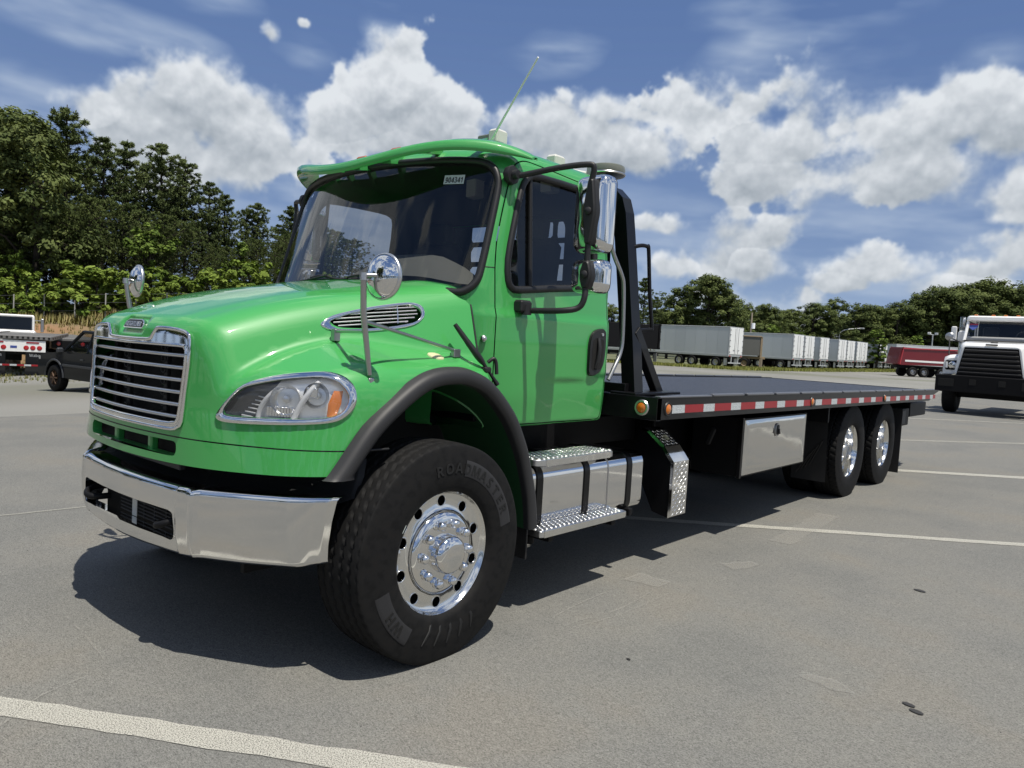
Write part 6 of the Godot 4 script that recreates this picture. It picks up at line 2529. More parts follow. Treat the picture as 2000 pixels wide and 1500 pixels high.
# a pine of unit height: bare trunk below, whorls of branches with needle tufts above
func _pine(low: float, wide: float, whorls: int, c0: Color, c1: Color) -> Array:
	var g := Geo.new()
	g.colored = true
	var t := Geo.new()
	var lean := _rand_dir() * 0.02
	t.tube([Vector3(0, -0.05, 0), Vector3(lean.x, 0.4, lean.z), Vector3(lean.x * 2.0, 0.8, lean.z * 2.0), Vector3(lean.x * 2.0, 0.985, lean.z * 2.0)], [0.0125, 0.010, 0.006, 0.002], 7)
	for i in whorls:
		var u := (i + rng.randf() * 0.6) / whorls
		var h := lerpf(low, 0.975, u)
		var n := 5 if u > 0.3 else 3
		var a0 := rng.randf() * TAU
		for k in n:
			if rng.randf() < 0.16:
				continue
			var a := a0 + TAU * k / n + rng.randf_range(-0.5, 0.5)
			var ln := wide * (0.30 + 0.75 * sin(PI * clampf(0.18 + u * 0.80, 0.0, 1.0))) * rng.randf_range(0.55, 1.2)
			if u > 0.92:
				ln *= 0.55
			var out := Vector3(cos(a), rng.randf_range(0.05, 0.45), sin(a)).normalized()
			var base := Vector3(lean.x * h * 2.0, h, lean.z * h * 2.0)
			var tip := base + out * ln + Vector3(0, ln * 0.15, 0)
			t.tube([base, base.lerp(tip, 0.5) - Vector3(0, 0.006, 0), tip], [0.0035, 0.0022, 0.001], 4, false, false)
			var tufts := 9
			var tone := rng.randf()
			for q in tufts:
				var f := lerpf(0.22, 1.05, float(q) / (tufts - 1))
				var c := base.lerp(tip, f) + _rand_dir() * ln * 0.20 * Vector3(1, 0.5, 1)
				for w in 28:
					var e := (_rand_dir() + Vector3(0, 0.55, 0) + out * 0.35).normalized()
					var l2 := rng.randf_range(0.012, 0.024)
					var side := e.cross(_rand_dir()).normalized() * 0.0024
					g.tint = c0.lerp(c1, clampf(tone + rng.randf_range(-0.35, 0.35), 0, 1))
					var nn := (e.cross(side).normalized() + Vector3(0, 0.6, 0)).normalized()
					var b0 := c + e * l2 * 0.1
					var i0 := g.vert(b0 - side, nn)
					var i1 := g.vert(b0 + side, nn)
					var i2 := g.vert(c + e * l2 + side * 0.4, nn)
					var i3 := g.vert(c + e * l2 - side * 0.4, nn)
					g.quad(i0, i1, i2, i3)
	return [g.mesh(), t.mesh()]


func _tree_proto(called: String, cat: String, parts: Array, leafmat: Material) -> Node3D:
	var o := Node3D.new()
	o.name = called
	o.set_meta("category", cat)
	part(o, "crown", parts[0], leafmat)
	part(o, "trunk", parts[1], M.bark)
	return o


const ORD := ["first", "second", "third", "fourth", "fifth", "sixth", "seventh", "eighth", "ninth", "tenth", "eleventh", "twelfth", "thirteenth", "fourteenth", "fifteenth", "sixteenth", "seventeenth", "eighteenth", "nineteenth", "twentieth", "twenty-first", "twenty-second", "twenty-third", "twenty-fourth", "twenty-fifth", "twenty-sixth", "twenty-seventh", "twenty-eighth", "twenty-ninth", "thirtieth", "thirty-first", "thirty-second", "thirty-third", "thirty-fourth", "thirty-fifth", "thirty-sixth", "thirty-seventh", "thirty-eighth", "thirty-ninth", "fortieth"]


func _plant(proto: Node3D, called: String, label: String, group: String, at: Vector3, tall: float, fat := 1.0) -> void:
	var c: Node3D = proto.duplicate()
	c.name = numbered(called)
	c.basis = Basis(Vector3(0, 1, 0), rng.randf() * TAU).scaled(Vector3(tall * fat, tall, tall * fat))
	c.position = at
	add_child(c)
	tag(c, label, proto.get_meta("category"), group)


func _trees() -> void:
	var pines := []
	for i in 4:
		pines.append(_tree_proto("pine_tree", "pine tree", _pine([0.34, 0.28, 0.40, 0.24][i], [0.135, 0.155, 0.125, 0.145][i], [16, 18, 14, 19][i], Color(0.058, 0.084, 0.030), Color(0.150, 0.186, 0.074)), M.needles))
	var oaks := []
	for i in 4:
		oaks.append(_tree_proto("broadleaf_tree", "tree", _broadleaf(170, 80, [0.36, 0.42, 0.33, 0.38][i], [0.06, 0.10, 0.04, 0.08][i], 0.0125, Color(0.058, 0.080, 0.026), Color(0.140, 0.170, 0.056)), M.leaves))
	var brights := []
	for i in 2:
		brights.append(_tree_proto("young_tree", "tree", _broadleaf(80, 40, 0.30, 0.08, 0.024, Color(0.075, 0.12, 0.022), Color(0.17, 0.24, 0.05)), M.leaves))
	var cedars := []
	for i in 3:
		cedars.append(_tree_proto("low_pine", "pine tree", _pine(0.03, [0.30, 0.34, 0.28][i], 25, Color(0.050, 0.074, 0.024), Color(0.130, 0.162, 0.056)), M.needles))
	var bushes := []
	for i in 3:
		bushes.append(_tree_proto("shrub", "shrub", _broadleaf(46, 40, 0.62, 0.02, 0.055, Color(0.085, 0.135, 0.020), Color(0.21, 0.28, 0.055)), M.shrub_leaves))
	# tall row on the left: [side, distance, height, kind]
	var tall := [[-45.5, 62.0, 17.0, "o0"], [-41.3, 61.0, 16.2, "o0"], [-37.0, 57.9, 15.0, "o1"], [-37.6, 63.1, 16.7, "p0"], [-35.6, 65.0, 14.3, "p1"], [-35.1, 67.0, 14.6, "p3"], [-31.1, 67.0, 14.2, "p2"], [-30.2, 69.0, 13.4, "p0"], [-28.1, 68.8, 11.1, "p1"], [-27.3, 70.8, 10.4, "p3"], [-27.0, 74.8, 10.0, "p0"], [-25.5, 74.8, 10.4, "p2"], [-24.6, 77.7, 8.6, "p1"], [-22.3, 74.8, 10.0, "p3"], [-21.7, 76.8, 9.2, "p0"], [-19.9, 78.7, 8.5, "p2"], [-40.5, 71.0, 14.1, "p1"], [-35.8, 73.0, 13.6, "p3"], [-33.2, 72.0, 11.5, "p0"], [-44.0, 72.0, 15.0, "p2"]]
	var np := 0
	var no := 0
	for k in tall:
		var i := int(k[3].substr(1))
		if k[3][0] == "p":
			_plant(pines[i], "pine_tree", "%s tall pine from the left in the row behind the fence" % ORD[np], "tall pines behind the fence", spot(k[0], k[1]), k[2])
			np += 1
		else:
			_plant(oaks[i], "broadleaf_tree", ["dark broad leafy tree just outside the left edge of the photo", "dark broad leafy tree at the far left edge of the photo", "dark broad leafy tree just left of the first tall pine"][no], "", spot(k[0], k[1]), k[2], 0.95)
			no += 1
	for i in 17:
		var s := -44.0 + i * 1.75 + rng.randf_range(-0.5, 0.5)
		var h := rng.randf_range(6.6, 9.2) * (1.0 if i < 11 else 0.75)
		_plant(cedars[i % 3], "low_pine", "%s low bushy pine from the left, in front of the tall pines" % ORD[i], "low pines in front of the tall row", spot(s, 58.0 + (i % 3) * 1.6 + absf(s + 40.0) * 0.12), h)
	for i in 22:
		var s := -52.0 + i * 1.7 + rng.randf_range(-0.5, 0.5)
		_plant(cedars[(i + 1) % 3], "low_pine", "%s bushy pine from the left in the second row, between the tall trunks" % ORD[i], "second row of bushy pines", spot(s, 68.0 + (i % 2) * 3.0 + absf(s + 40.0) * 0.15), rng.randf_range(7.5, 10.5) * (1.0 if i < 14 else 0.7), 1.15)
	for i in 24:
		var b := -0.25 + 1.75 * i / 23.0
		var q := spot(-62.0 * cos(b - 0.25) - 6.0, 60.0 - 58.0 * sin(b) * 1.2)
		_plant(pines[i % 4] if i % 3 else oaks[i % 4], "pine_tree" if i % 3 else "broadleaf_tree", "%s tree of the wood left of the photo, seen only in reflections" % ORD[i], "wood left of the photo", q, rng.randf_range(13.0, 18.0), 1.4)
	for k in [[-28.3, 58.0, 7.0, "bright green young tree standing out before the dark pines"], [-22.2, 60.5, 5.3, "second bright young tree, further right against the dark pines"], [-37.2, 55.9, 5.2, "bright young tree at the left edge, behind the fence"]]:
		_plant(brights[0 if k[0] < -26.0 else 1], "young_tree", k[3], "", spot(k[0], k[1]), k[2])
	for i in 24:
		var s := -41.0 + i * 1.55 + rng.randf_range(-0.5, 0.5)
		_plant(bushes[i % 3], "shrub", "%s yellow-green shrub from the left, along the fence" % ORD[i], "yellow-green shrubs along the fence", spot(s, 54.2 + rng.randf_range(-0.5, 1.6)), rng.randf_range(2.3, 4.0), rng.randf_range(0.9, 1.2))
	# the row behind the trailers
	var no2 := 0
	for k in [[16.9, 100.7, 10.8], [19.3, 104.6, 8.6], [21.9, 108.6, 9.0], [24.4, 108.7, 10.4], [27.2, 106.8, 12.2], [30.2, 108.7, 10.6], [34.7, 114.6, 9.1], [38.5, 116.7, 9.2], [43.9, 121.6, 8.9], [48.3, 123.7, 10.2], [52.4, 124.8, 11.4], [57.2, 127.8, 10.9], [61.1, 128.8, 10.7], [65.5, 130.8, 11.6], [69.5, 131.9, 13.6], [72.0, 131.0, 14.6], [76.1, 132.0, 15.2], [78.5, 131.1, 15.7], [81.7, 132.1, 17.0], [85.1, 133.1, 16.7], [87.6, 132.1, 15.7], [93.4, 134.1, 16.0], [99.0, 135.0, 16.0]]:
		var pine_like: bool = no2 == 0 or no2 == 1
		_plant(pines[1] if pine_like else oaks[no2 % 4], "pine_tree" if pine_like else "broadleaf_tree", "%s tree from the left in the front row behind the trailers" % ORD[no2], "trees behind the trailers", spot(k[0], k[1]), k[2], 1.0 if pine_like else 1.15)
		no2 += 1
	for i in 22:
		var s := 12.0 + i * 4.3 + rng.randf_range(-1.0, 1.0)
		_plant(oaks[(i + 1) % 4], "broadleaf_tree", "%s tree from the left in the back row beyond the trailers" % ORD[i], "back row of trees beyond the trailers", spot(s, 124.0 + s * 0.22), rng.randf_range(7.6, 9.4) * (1.0 + maxf(0.0, s - 55.0) * 0.018), 1.3)
	for k in [[33.0, 97.0, 5.4, "lighter green young tree right of the utility pole"], [40.5, 108.0, 5.0, "small light green tree behind the fourth silver trailer"], [56.5, 118.0, 6.4, "lighter green young tree right of the curved yard lamp"], [66.0, 124.0, 6.0, "lighter green young tree left of the twin floodlight pole"], [78.0, 124.0, 5.5, "light green young tree behind the white truck"]]:
		_plant(brights[1], "young_tree", k[3], "lighter young trees behind the trailers", spot(k[0], k[1]), k[2], 1.3)
	# trees across the road behind the photographer, seen in the chrome only
	for i in 20:
		var a := -1.5 + 2.6 * i / 19.0
		var p := Vector3(3.7 + sin(a + 0.9) * 78.0, 0, 2.5 + cos(a + 0.9) * 78.0)
		p.y = height(p.x, p.z)
		_plant(oaks[i % 4], "broadleaf_tree", "%s tree of the row behind the camera, seen only in reflections" % ORD[i], "trees behind the camera", p, rng.randf_range(11.0, 15.0), 1.5)
	for p in pines + oaks + brights + cedars + bushes:
		p.free()


func _grass(called: String, label: String, count: int, place: Callable, c0: Color, c1: Color) -> void:
	var g := Geo.new()
	for i in 7:
		var a := rng.randf() * TAU
		var l := rng.randf_range(0.6, 1.0)
		var lean := rng.randf_range(0.1, 0.5)
		var b := Vector3(rng.randf_range(-0.25, 0.25), 0, rng.randf_range(-0.25, 0.25))
		var w := Vector3(cos(a + PI / 2), 0, sin(a + PI / 2)) * 0.06
		var tip := b + Vector3(cos(a) * lean, l, sin(a) * lean)
		g.face([b - w, b + w, tip], Vector3(cos(a) * 0.3, 0.8, sin(a) * 0.3).normalized())
	var mm := MultiMesh.new()
	mm.transform_format = MultiMesh.TRANSFORM_3D
	mm.use_colors = true
	mm.mesh = g.mesh()
	mm.instance_count = count
	for i in count:
		var q: Array = place.call()
		var r: float = q[1]
		mm.set_instance_transform(i, Transform3D(Basis(Vector3(0, 1, 0), rng.randf() * TAU).scaled(Vector3(r, r, r)), q[0]))
		mm.set_instance_color(i, c0.lerp(c1, rng.randf()))
	var o := MultiMeshInstance3D.new()
	o.name = called
	o.multimesh = mm
	o.material_override = M.grass_blades
	o.set_meta("kind", "stuff")
	o.set_meta("label", label)
	o.set_meta("category", "grass")
	add_child(o)


func _ground_cover() -> void:
	_grass("bank_grass", "dry tan and green grass growing on the orange bank", 5200, func():
		var d := rng.randf_range(42.5, 54.5)
		var s := rng.randf_range(-46.0, 2.0)
		while d > 45.0 and d < 50.5 and rng.randf() < 0.6 + 0.35 * sin(s * 0.7):
			d = rng.randf_range(42.5, 54.5)
		return [spot(s, d), rng.randf_range(0.12, 0.38) if d < 51.0 else rng.randf_range(0.35, 0.95)], Color(0.12, 0.13, 0.04), Color(0.30, 0.24, 0.12))
	_grass("yard_grass", "short grass in a strip under the parked trailers", 9000, func():
		var s := rng.randf_range(6.0, 66.0)
		var d := 66.5 + maxf(0.0, s - 20.0) * 1.2 + rng.randf_range(-1.0, 7.0)
		return [spot(s, d), rng.randf_range(0.12, 0.32)], Color(0.10, 0.13, 0.025), Color(0.22, 0.22, 0.07))
	_grass("gravel_weeds", "low weeds at the edge of the gravel on the left", 1500, func():
		var s := rng.randf_range(-26.0, -6.0)
		return [spot(s, rng.randf_range(27.0, 40.0)), rng.randf_range(0.08, 0.22)], Color(0.11, 0.13, 0.03), Color(0.24, 0.22, 0.09))


# ---------------------------------------------------------------- other vehicles
var wheel_cache := {}


func _far_wheel(parent: Node3D, at: Vector3, r: float, w: float, rim: Material, turn := 0.0, steps := 20) -> void:
	# axis along local x; the rim faces +x (turn 0) or -x (turn PI)
	var key := "%f|%f" % [r, w]
	if not wheel_cache.has(key):
		var t := Geo.new().lathe([Vector2(r * 0.56, w * 0.42), Vector2(r * 0.62, w * 0.5), Vector2(r * 0.88, w * 0.5), Vector2(r * 0.97, w * 0.42), Vector2(r, w * 0.3), Vector2(r, -w * 0.3), Vector2(r * 0.97, -w * 0.42), Vector2(r * 0.88, -w * 0.5), Vector2(r * 0.5, -w * 0.5), Vector2(0.0, -w * 0.4)], steps)
		var m := Geo.new().lathe([Vector2(r * 0.57, w * 0.40), Vector2(r * 0.55, w * 0.44), Vector2(r * 0.51, w * 0.36), Vector2(r * 0.42, w * 0.14), Vector2(r * 0.22, w * 0.16), Vector2(r * 0.20, w * 0.30), Vector2(0.0, w * 0.32)], steps)
		wheel_cache[key] = [t.mesh(), m.mesh()]
	var o := group_part(parent, "wheel", at)
	o.basis = Basis(Vector3(0, 1, 0), turn) * Basis(Vector3(0, 0, -1), Vector3(1, 0, 0), Vector3(0, -1, 0))
	part(o, "tyre", wheel_cache[key][0], M.tyre_rubber)
	part(o, "rim", wheel_cache[key][1], rim)


func _trailer() -> Node3D:
	# rear doors at the origin facing +z
	var o := Node3D.new()
	o.set_meta("category", "trailer")
	o.name = "box_trailer"
	var L := 14.6
	part(o, "body", Geo.new().box(Vector3(0, 2.52, -L * 0.5), Vector3(2.54, 2.80, L - 0.02), 0.02), M.trailer_side)
	part(o, "roof_rail", Geo.new().box(Vector3(0, 3.90, -L * 0.5), Vector3(2.60, 0.12, L), 0.02), M.trailer_rail)
	part(o, "bottom_rail", Geo.new().box(Vector3(0, 1.20, -L * 0.5), Vector3(2.60, 0.22, L), 0.02), M.trailer_rail)
	var panel := Geo.new().box(Vector3(0, 0, 0), Vector3(0.02, 2.54, 1.19), 0.006).mesh()
	for s in [1.0, -1.0]:
		for i in 12:
			var p := part(o, "side_panel", panel, [M.trailer_side, M.trailer_panel, M.trailer_side, M.trailer_panel_b][(i * 7 + int(s)) % 4])
			p.position = Vector3(s * 1.275, 2.57, -0.66 - 1.208 * i)
	for i in 8:
		part(o, "rail_cutout", Geo.new().box(Vector3(1.302, 1.34, -2.2 - 1.5 * i), Vector3(0.01, 0.07, 0.35), 0.004), M.dull_steel)
	# rear
	part(o, "rear_frame", Geo.new().box(Vector3(0, 2.55, 0.0), Vector3(2.60, 2.82, 0.06), 0.01), M.trailer_rail)
	for s in [1.0, -1.0]:
		var d := part(o, "rear_door", Geo.new().box(Vector3(s * 0.60, 2.60, 0.045), Vector3(1.14, 2.52, 0.04), 0.01), M.trailer_door)
		for y in [1.55, 2.1, 2.65, 3.2, 3.65]:
			d.add_child(_named("hinge", Geo.new().box(Vector3(s * 1.17, y, 0.07), Vector3(0.16, 0.06, 0.03), 0.006), M.grille_dark), true)
		d.add_child(_named("lock_rod", Geo.new().cyl(Vector3(s * 0.30, 1.38, 0.085), Vector3(s * 0.30, 3.82, 0.085), 0.02, -1.0, 8), M.dull_steel), true)
		d.add_child(_named("lock_handle", Geo.new().box(Vector3(s * 0.42, 1.75, 0.09), Vector3(0.30, 0.04, 0.03), 0.005), M.dull_steel), true)
		part(o, "tail_lamp", Geo.new().box(Vector3(s * 1.05, 1.16, 0.04), Vector3(0.28, 0.10, 0.03), 0.01), M.red_lens)
		part(o, "bumper_post", Geo.new().box(Vector3(s * 0.62, 0.80, -0.05), Vector3(0.10, 0.75, 0.10), 0.01), M.trailer_rail)
		part(o, "landing_leg", Geo.new().box(Vector3(s * 0.75, 0.62, -11.2), Vector3(0.13, 1.0, 0.13), 0.01), M.dull_steel)
		part(o, "mud_flap", Geo.new().box(Vector3(s * 0.95, 0.62, -0.45), Vector3(0.60, 0.70, 0.02), 0.004), M.trailer_flap)
		for z in [-1.3, -3.95, -5.45]:
			_far_wheel(o, Vector3(s * 1.12, 0.51, z), 0.51, 0.50, M.aluminium, 0.0 if s > 0 else PI)
	part(o, "rear_bumper", Geo.new().box(Vector3(0, 0.50, -0.04), Vector3(2.30, 0.12, 0.10), 0.01), M.trailer_rail)
	part(o, "sliding_bogie", Geo.new().box(Vector3(0, 0.92, -3.2), Vector3(1.1, 0.28, 5.6), 0.02), M.black_steel)
	part(o, "floor_beam", Geo.new().box(Vector3(0, 1.03, -L * 0.5), Vector3(2.4, 0.14, L - 0.4), 0.01), M.black_steel)
	part(o, "bogie_box", Geo.new().box(Vector3(0.9, 0.70, -2.6), Vector3(0.5, 0.5, 0.6), 0.02), M.black_steel)
	return o


func _right_vehicles() -> void:
	mat("trailer_side", lin(0.60, 0.625, 0.64), 0.42, 0.1)
	mat("trailer_panel", lin(0.63, 0.655, 0.67), 0.40, 0.1)
	mat("trailer_panel_b", lin(0.56, 0.585, 0.60), 0.45, 0.1)
	mat("trailer_rail", lin(0.50, 0.52, 0.53), 0.4, 0.2)
	mat("trailer_door", lin(0.86, 0.87, 0.87), 0.45)
	mat("trailer_flap", lin(0.55, 0.54, 0.50), 0.7)
	mat("tan_steel", lin(0.33, 0.25, 0.16), 0.7)
	mat("grey_steel_box", lin(0.13, 0.13, 0.12), 0.6)
	mat("weathered_wood", lin(0.30, 0.25, 0.19), 0.9)
	var tr := _trailer()
	var rows := [[20.4, 72.1, "nearest silver box trailer with white rear doors, left of the tan dump trailer"], [30.9, 84.1, "silver box trailer just right of the tan dump trailer"], [33.7, 88.1, "third silver box trailer in the line, white doors close beside the second"], [37.1, 92.1, "fourth silver box trailer in the line behind the deck"], [41.9, 98.1, "fifth silver box trailer, below the curved yard lamp"], [44.8, 102.1, "sixth silver box trailer with only its white doors in view"], [47.5, 105.2, "seventh silver box trailer, close left of the eighth"], [49.0, 107.4, "eighth silver box trailer, last before the small gap in the line"], [56.7, 118.2, "ninth silver box trailer, past the gap in the line"], [59.8, 122.2, "tenth silver box trailer, the one beside the red dump truck's tail"]]
	for k in rows:
		var at := spot(k[0], k[1])
		var c: Node3D = tr.duplicate()
		c.name = numbered("box_trailer")
		c.rotation.y = 1.477
		c.position = at + Basis(Vector3(0, 1, 0), 1.477) * Vector3(1.3, 0, 0)
		add_child(c)
		tag(c, k[2], "trailer", "silver box trailers parked in a line")
	var side: Node3D = tr.duplicate()
	side.name = numbered("box_trailer")
	side.rotation.y = 2.276
	side.position = spot(54.0 + 14.6, 108.5)
	add_child(side)
	tag(side, "long silver box trailer parked sideways behind the red dump truck", "trailer")
	tr.free()
	_dump_trailers()
	_white_truck()
	_poles()


func _dump_trailers() -> void:
	# red dump truck bed, its tail at the left
	var R := thing("dump_truck", "red dump truck body with a white stripe, tail to the left", "dump truck", spot(42.4, 84.0), -0.80)
	var side := PackedVector2Array([Vector2(0.55, 1.30), Vector2(0.05, 1.30), Vector2(-7.0, 1.45), Vector2(-7.0, 3.10), Vector2(-0.2, 3.20), Vector2(-0.05, 3.25)])
	var bed := Geo.new().at(Vector3(0, 0, 0), Basis(Vector3(0, 0, 1), Vector3(0, 1, 0), Vector3(-1, 0, 0))).prism(PackedVector2Array([Vector2(0.45, 1.35), Vector2(0.15, 1.25), Vector2(-7.0, 1.40), Vector2(-7.0, 3.05), Vector2(0.0, 3.18)]), -1.22, 1.22)
	var B := part(R, "dump_bed", bed, M.red_paint)
	for s in [1.0, -1.0]:
		B.add_child(_named("top_rail", Geo.new().box(Vector3(s * 1.24, 3.10, -3.5), Vector3(0.14, 0.14, 7.0), 0.02, Basis(Vector3(1, 0, 0), 0.018)), M.red_bright), true)
		B.add_child(_named("white_stripe", Geo.new().box(Vector3(s * 1.235, 1.72, -3.6), Vector3(0.03, 0.20, 6.6), 0.01), M.white_paint), true)
		B.add_child(_named("corner_post", Geo.new().box(Vector3(s * 1.20, 2.25, 0.10), Vector3(0.14, 1.95, 0.12), 0.02, Basis(Vector3(1, 0, 0), -0.16)), M.red_bright), true)
		for z in [-1.3, -2.6, -4.6]:
			_far_wheel(R, Vector3(s * 1.0, 0.53, z), 0.53, 0.55, M.dull_steel, 0.0 if s > 0 else PI)
	B.add_child(_named("tailgate", Geo.new().box(Vector3(0, 2.2, 0.30), Vector3(2.36, 1.8, 0.08), 0.02, Basis(Vector3(1, 0, 0), -0.20)), M.red_paint), true)
	part(R, "frame", Geo.new().box(Vector3(0, 1.05, -3.8), Vector3(0.95, 0.32, 8.0), 0.02), M.black_steel)
	part(R, "fender_tank", Geo.new().box(Vector3(-1.0, 0.85, -6.3), Vector3(0.5, 0.55, 1.0), 0.03), M.black_steel)
	part(R, "cab", Geo.new().box(Vector3(0, 2.0, -8.4), Vector3(2.3, 1.9, 1.8), 0.12), M.red_paint)
	part(R, "tarp_arm", Geo.new().tube([Vector3(-1.3, 1.3, -4.8), Vector3(-1.3, 2.9, -7.6)], 0.03, 6), M.aluminium)
	# black dump trailer seen from behind
	var K := thing("dump_trailer", "black steel dump trailer seen from behind beside the rack of the tow truck", "dump trailer", spot(12.75, 70.0), 2.6)
	part(K, "tailgate", Geo.new().box(Vector3(0, 2.55, 0), Vector3(2.45, 2.3, 0.12), 0.03), M.black_steel)
	for x in [-1.1, -0.37, 0.37, 1.1]:
		part(K, "gate_rib", Geo.new().box(Vector3(x, 2.55, 0.10), Vector3(0.16, 2.3, 0.10), 0.02), M.black_paint)
	for y in [1.5, 2.3, 3.0, 3.6]:
		part(K, "gate_rib", Geo.new().box(Vector3(0, y, 0.11), Vector3(2.45, 0.16, 0.09), 0.02), M.black_paint)
	for k in [[-0.55, 2.72], [0.75, 2.72], [-0.1, 1.35], [0.55, 1.32]]:
		part(K, "gate_lamp", Geo.new().at(Vector3(k[0], k[1], 0.17), Basis(Vector3(1, 0, 0), PI / 2)).lathe([Vector2(0.0, 0.03), Vector2(0.10, 0.02), Vector2(0.11, 0.0)], 14), M.white_paint)
	part(K, "dump_body", Geo.new().box(Vector3(0, 2.5, -4.0), Vector3(2.4, 2.2, 7.8), 0.04), M.black_steel)
	part(K, "frame", Geo.new().box(Vector3(0, 1.0, -3.5), Vector3(1.0, 0.3, 7.5), 0.02), M.black_steel)
	for s in [1.0, -1.0]:
		part(K, "mud_flap", Geo.new().box(Vector3(s * 0.85, 0.65, -0.1), Vector3(0.65, 0.75, 0.02), 0.005), M.trailer_flap)
		for z in [-1.2, -2.5]:
			_far_wheel(K, Vector3(s * 1.0, 0.51, z), 0.51, 0.5, M.aluminium, 0.0 if s > 0 else PI)
	# tan dump trailer between the first two box trailers
	var T := thing("dump_trailer", "weathered tan and grey dump trailer on wooden props between two silver trailers", "dump trailer", spot(25.7, 79.2), 2.05)
	part(T, "dump_body", Geo.new().box(Vector3(0, 2.32, -2.5), Vector3(2.3, 1.95, 4.8), 0.03), M.grey_steel_box)
	for i in 5:
		part(T, "side_rib", Geo.new().box(Vector3(1.18, 2.3, -0.5 - 0.95 * i), Vector3(0.10, 1.9, 0.14), 0.02), M.grey_steel_box)
	part(T, "top_rail", Geo.new().box(Vector3(0, 3.32, -2.5), Vector3(2.44, 0.12, 5.0), 0.02), M.tan_steel)
	for y in [1.35, 1.75, 2.15, 2.55]:
		part(T, "tail_slat", Geo.new().box(Vector3(0, y, 0.0), Vector3(2.05, 0.24, 0.12), 0.02), M.pale_slat)
	part(T, "tail_frame", Geo.new().box(Vector3(0, 3.2, 0.02), Vector3(2.4, 0.2, 0.2), 0.02), M.tan_steel)
	for s in [1.0, -1.0]:
		part(T, "tail_frame", Geo.new().box(Vector3(s * 1.12, 2.2, 0.02), Vector3(0.16, 2.2, 0.2), 0.02), M.tan_steel)
		part(T, "wooden_prop", Geo.new().box(Vector3(s * 0.95, 0.55, 0.15), Vector3(0.16, 1.15, 0.16), 0.01), M.weathered_wood)
		part(T, "frame_beam", Geo.new().box(Vector3(s * 0.5, 1.12, -2.2), Vector3(0.14, 0.26, 5.4), 0.02), M.tan_steel)
		for z in [-1.6, -2.9]:
			_far_wheel(T, Vector3(s * 1.0, 0.50, z), 0.50, 0.45, M.tan_steel, 0.0 if s > 0 else PI)
	part(T, "tail_opening", Geo.new().box(Vector3(0, 2.92, 0.0), Vector3(2.0, 0.36, 0.06), 0.0), M.void_black)


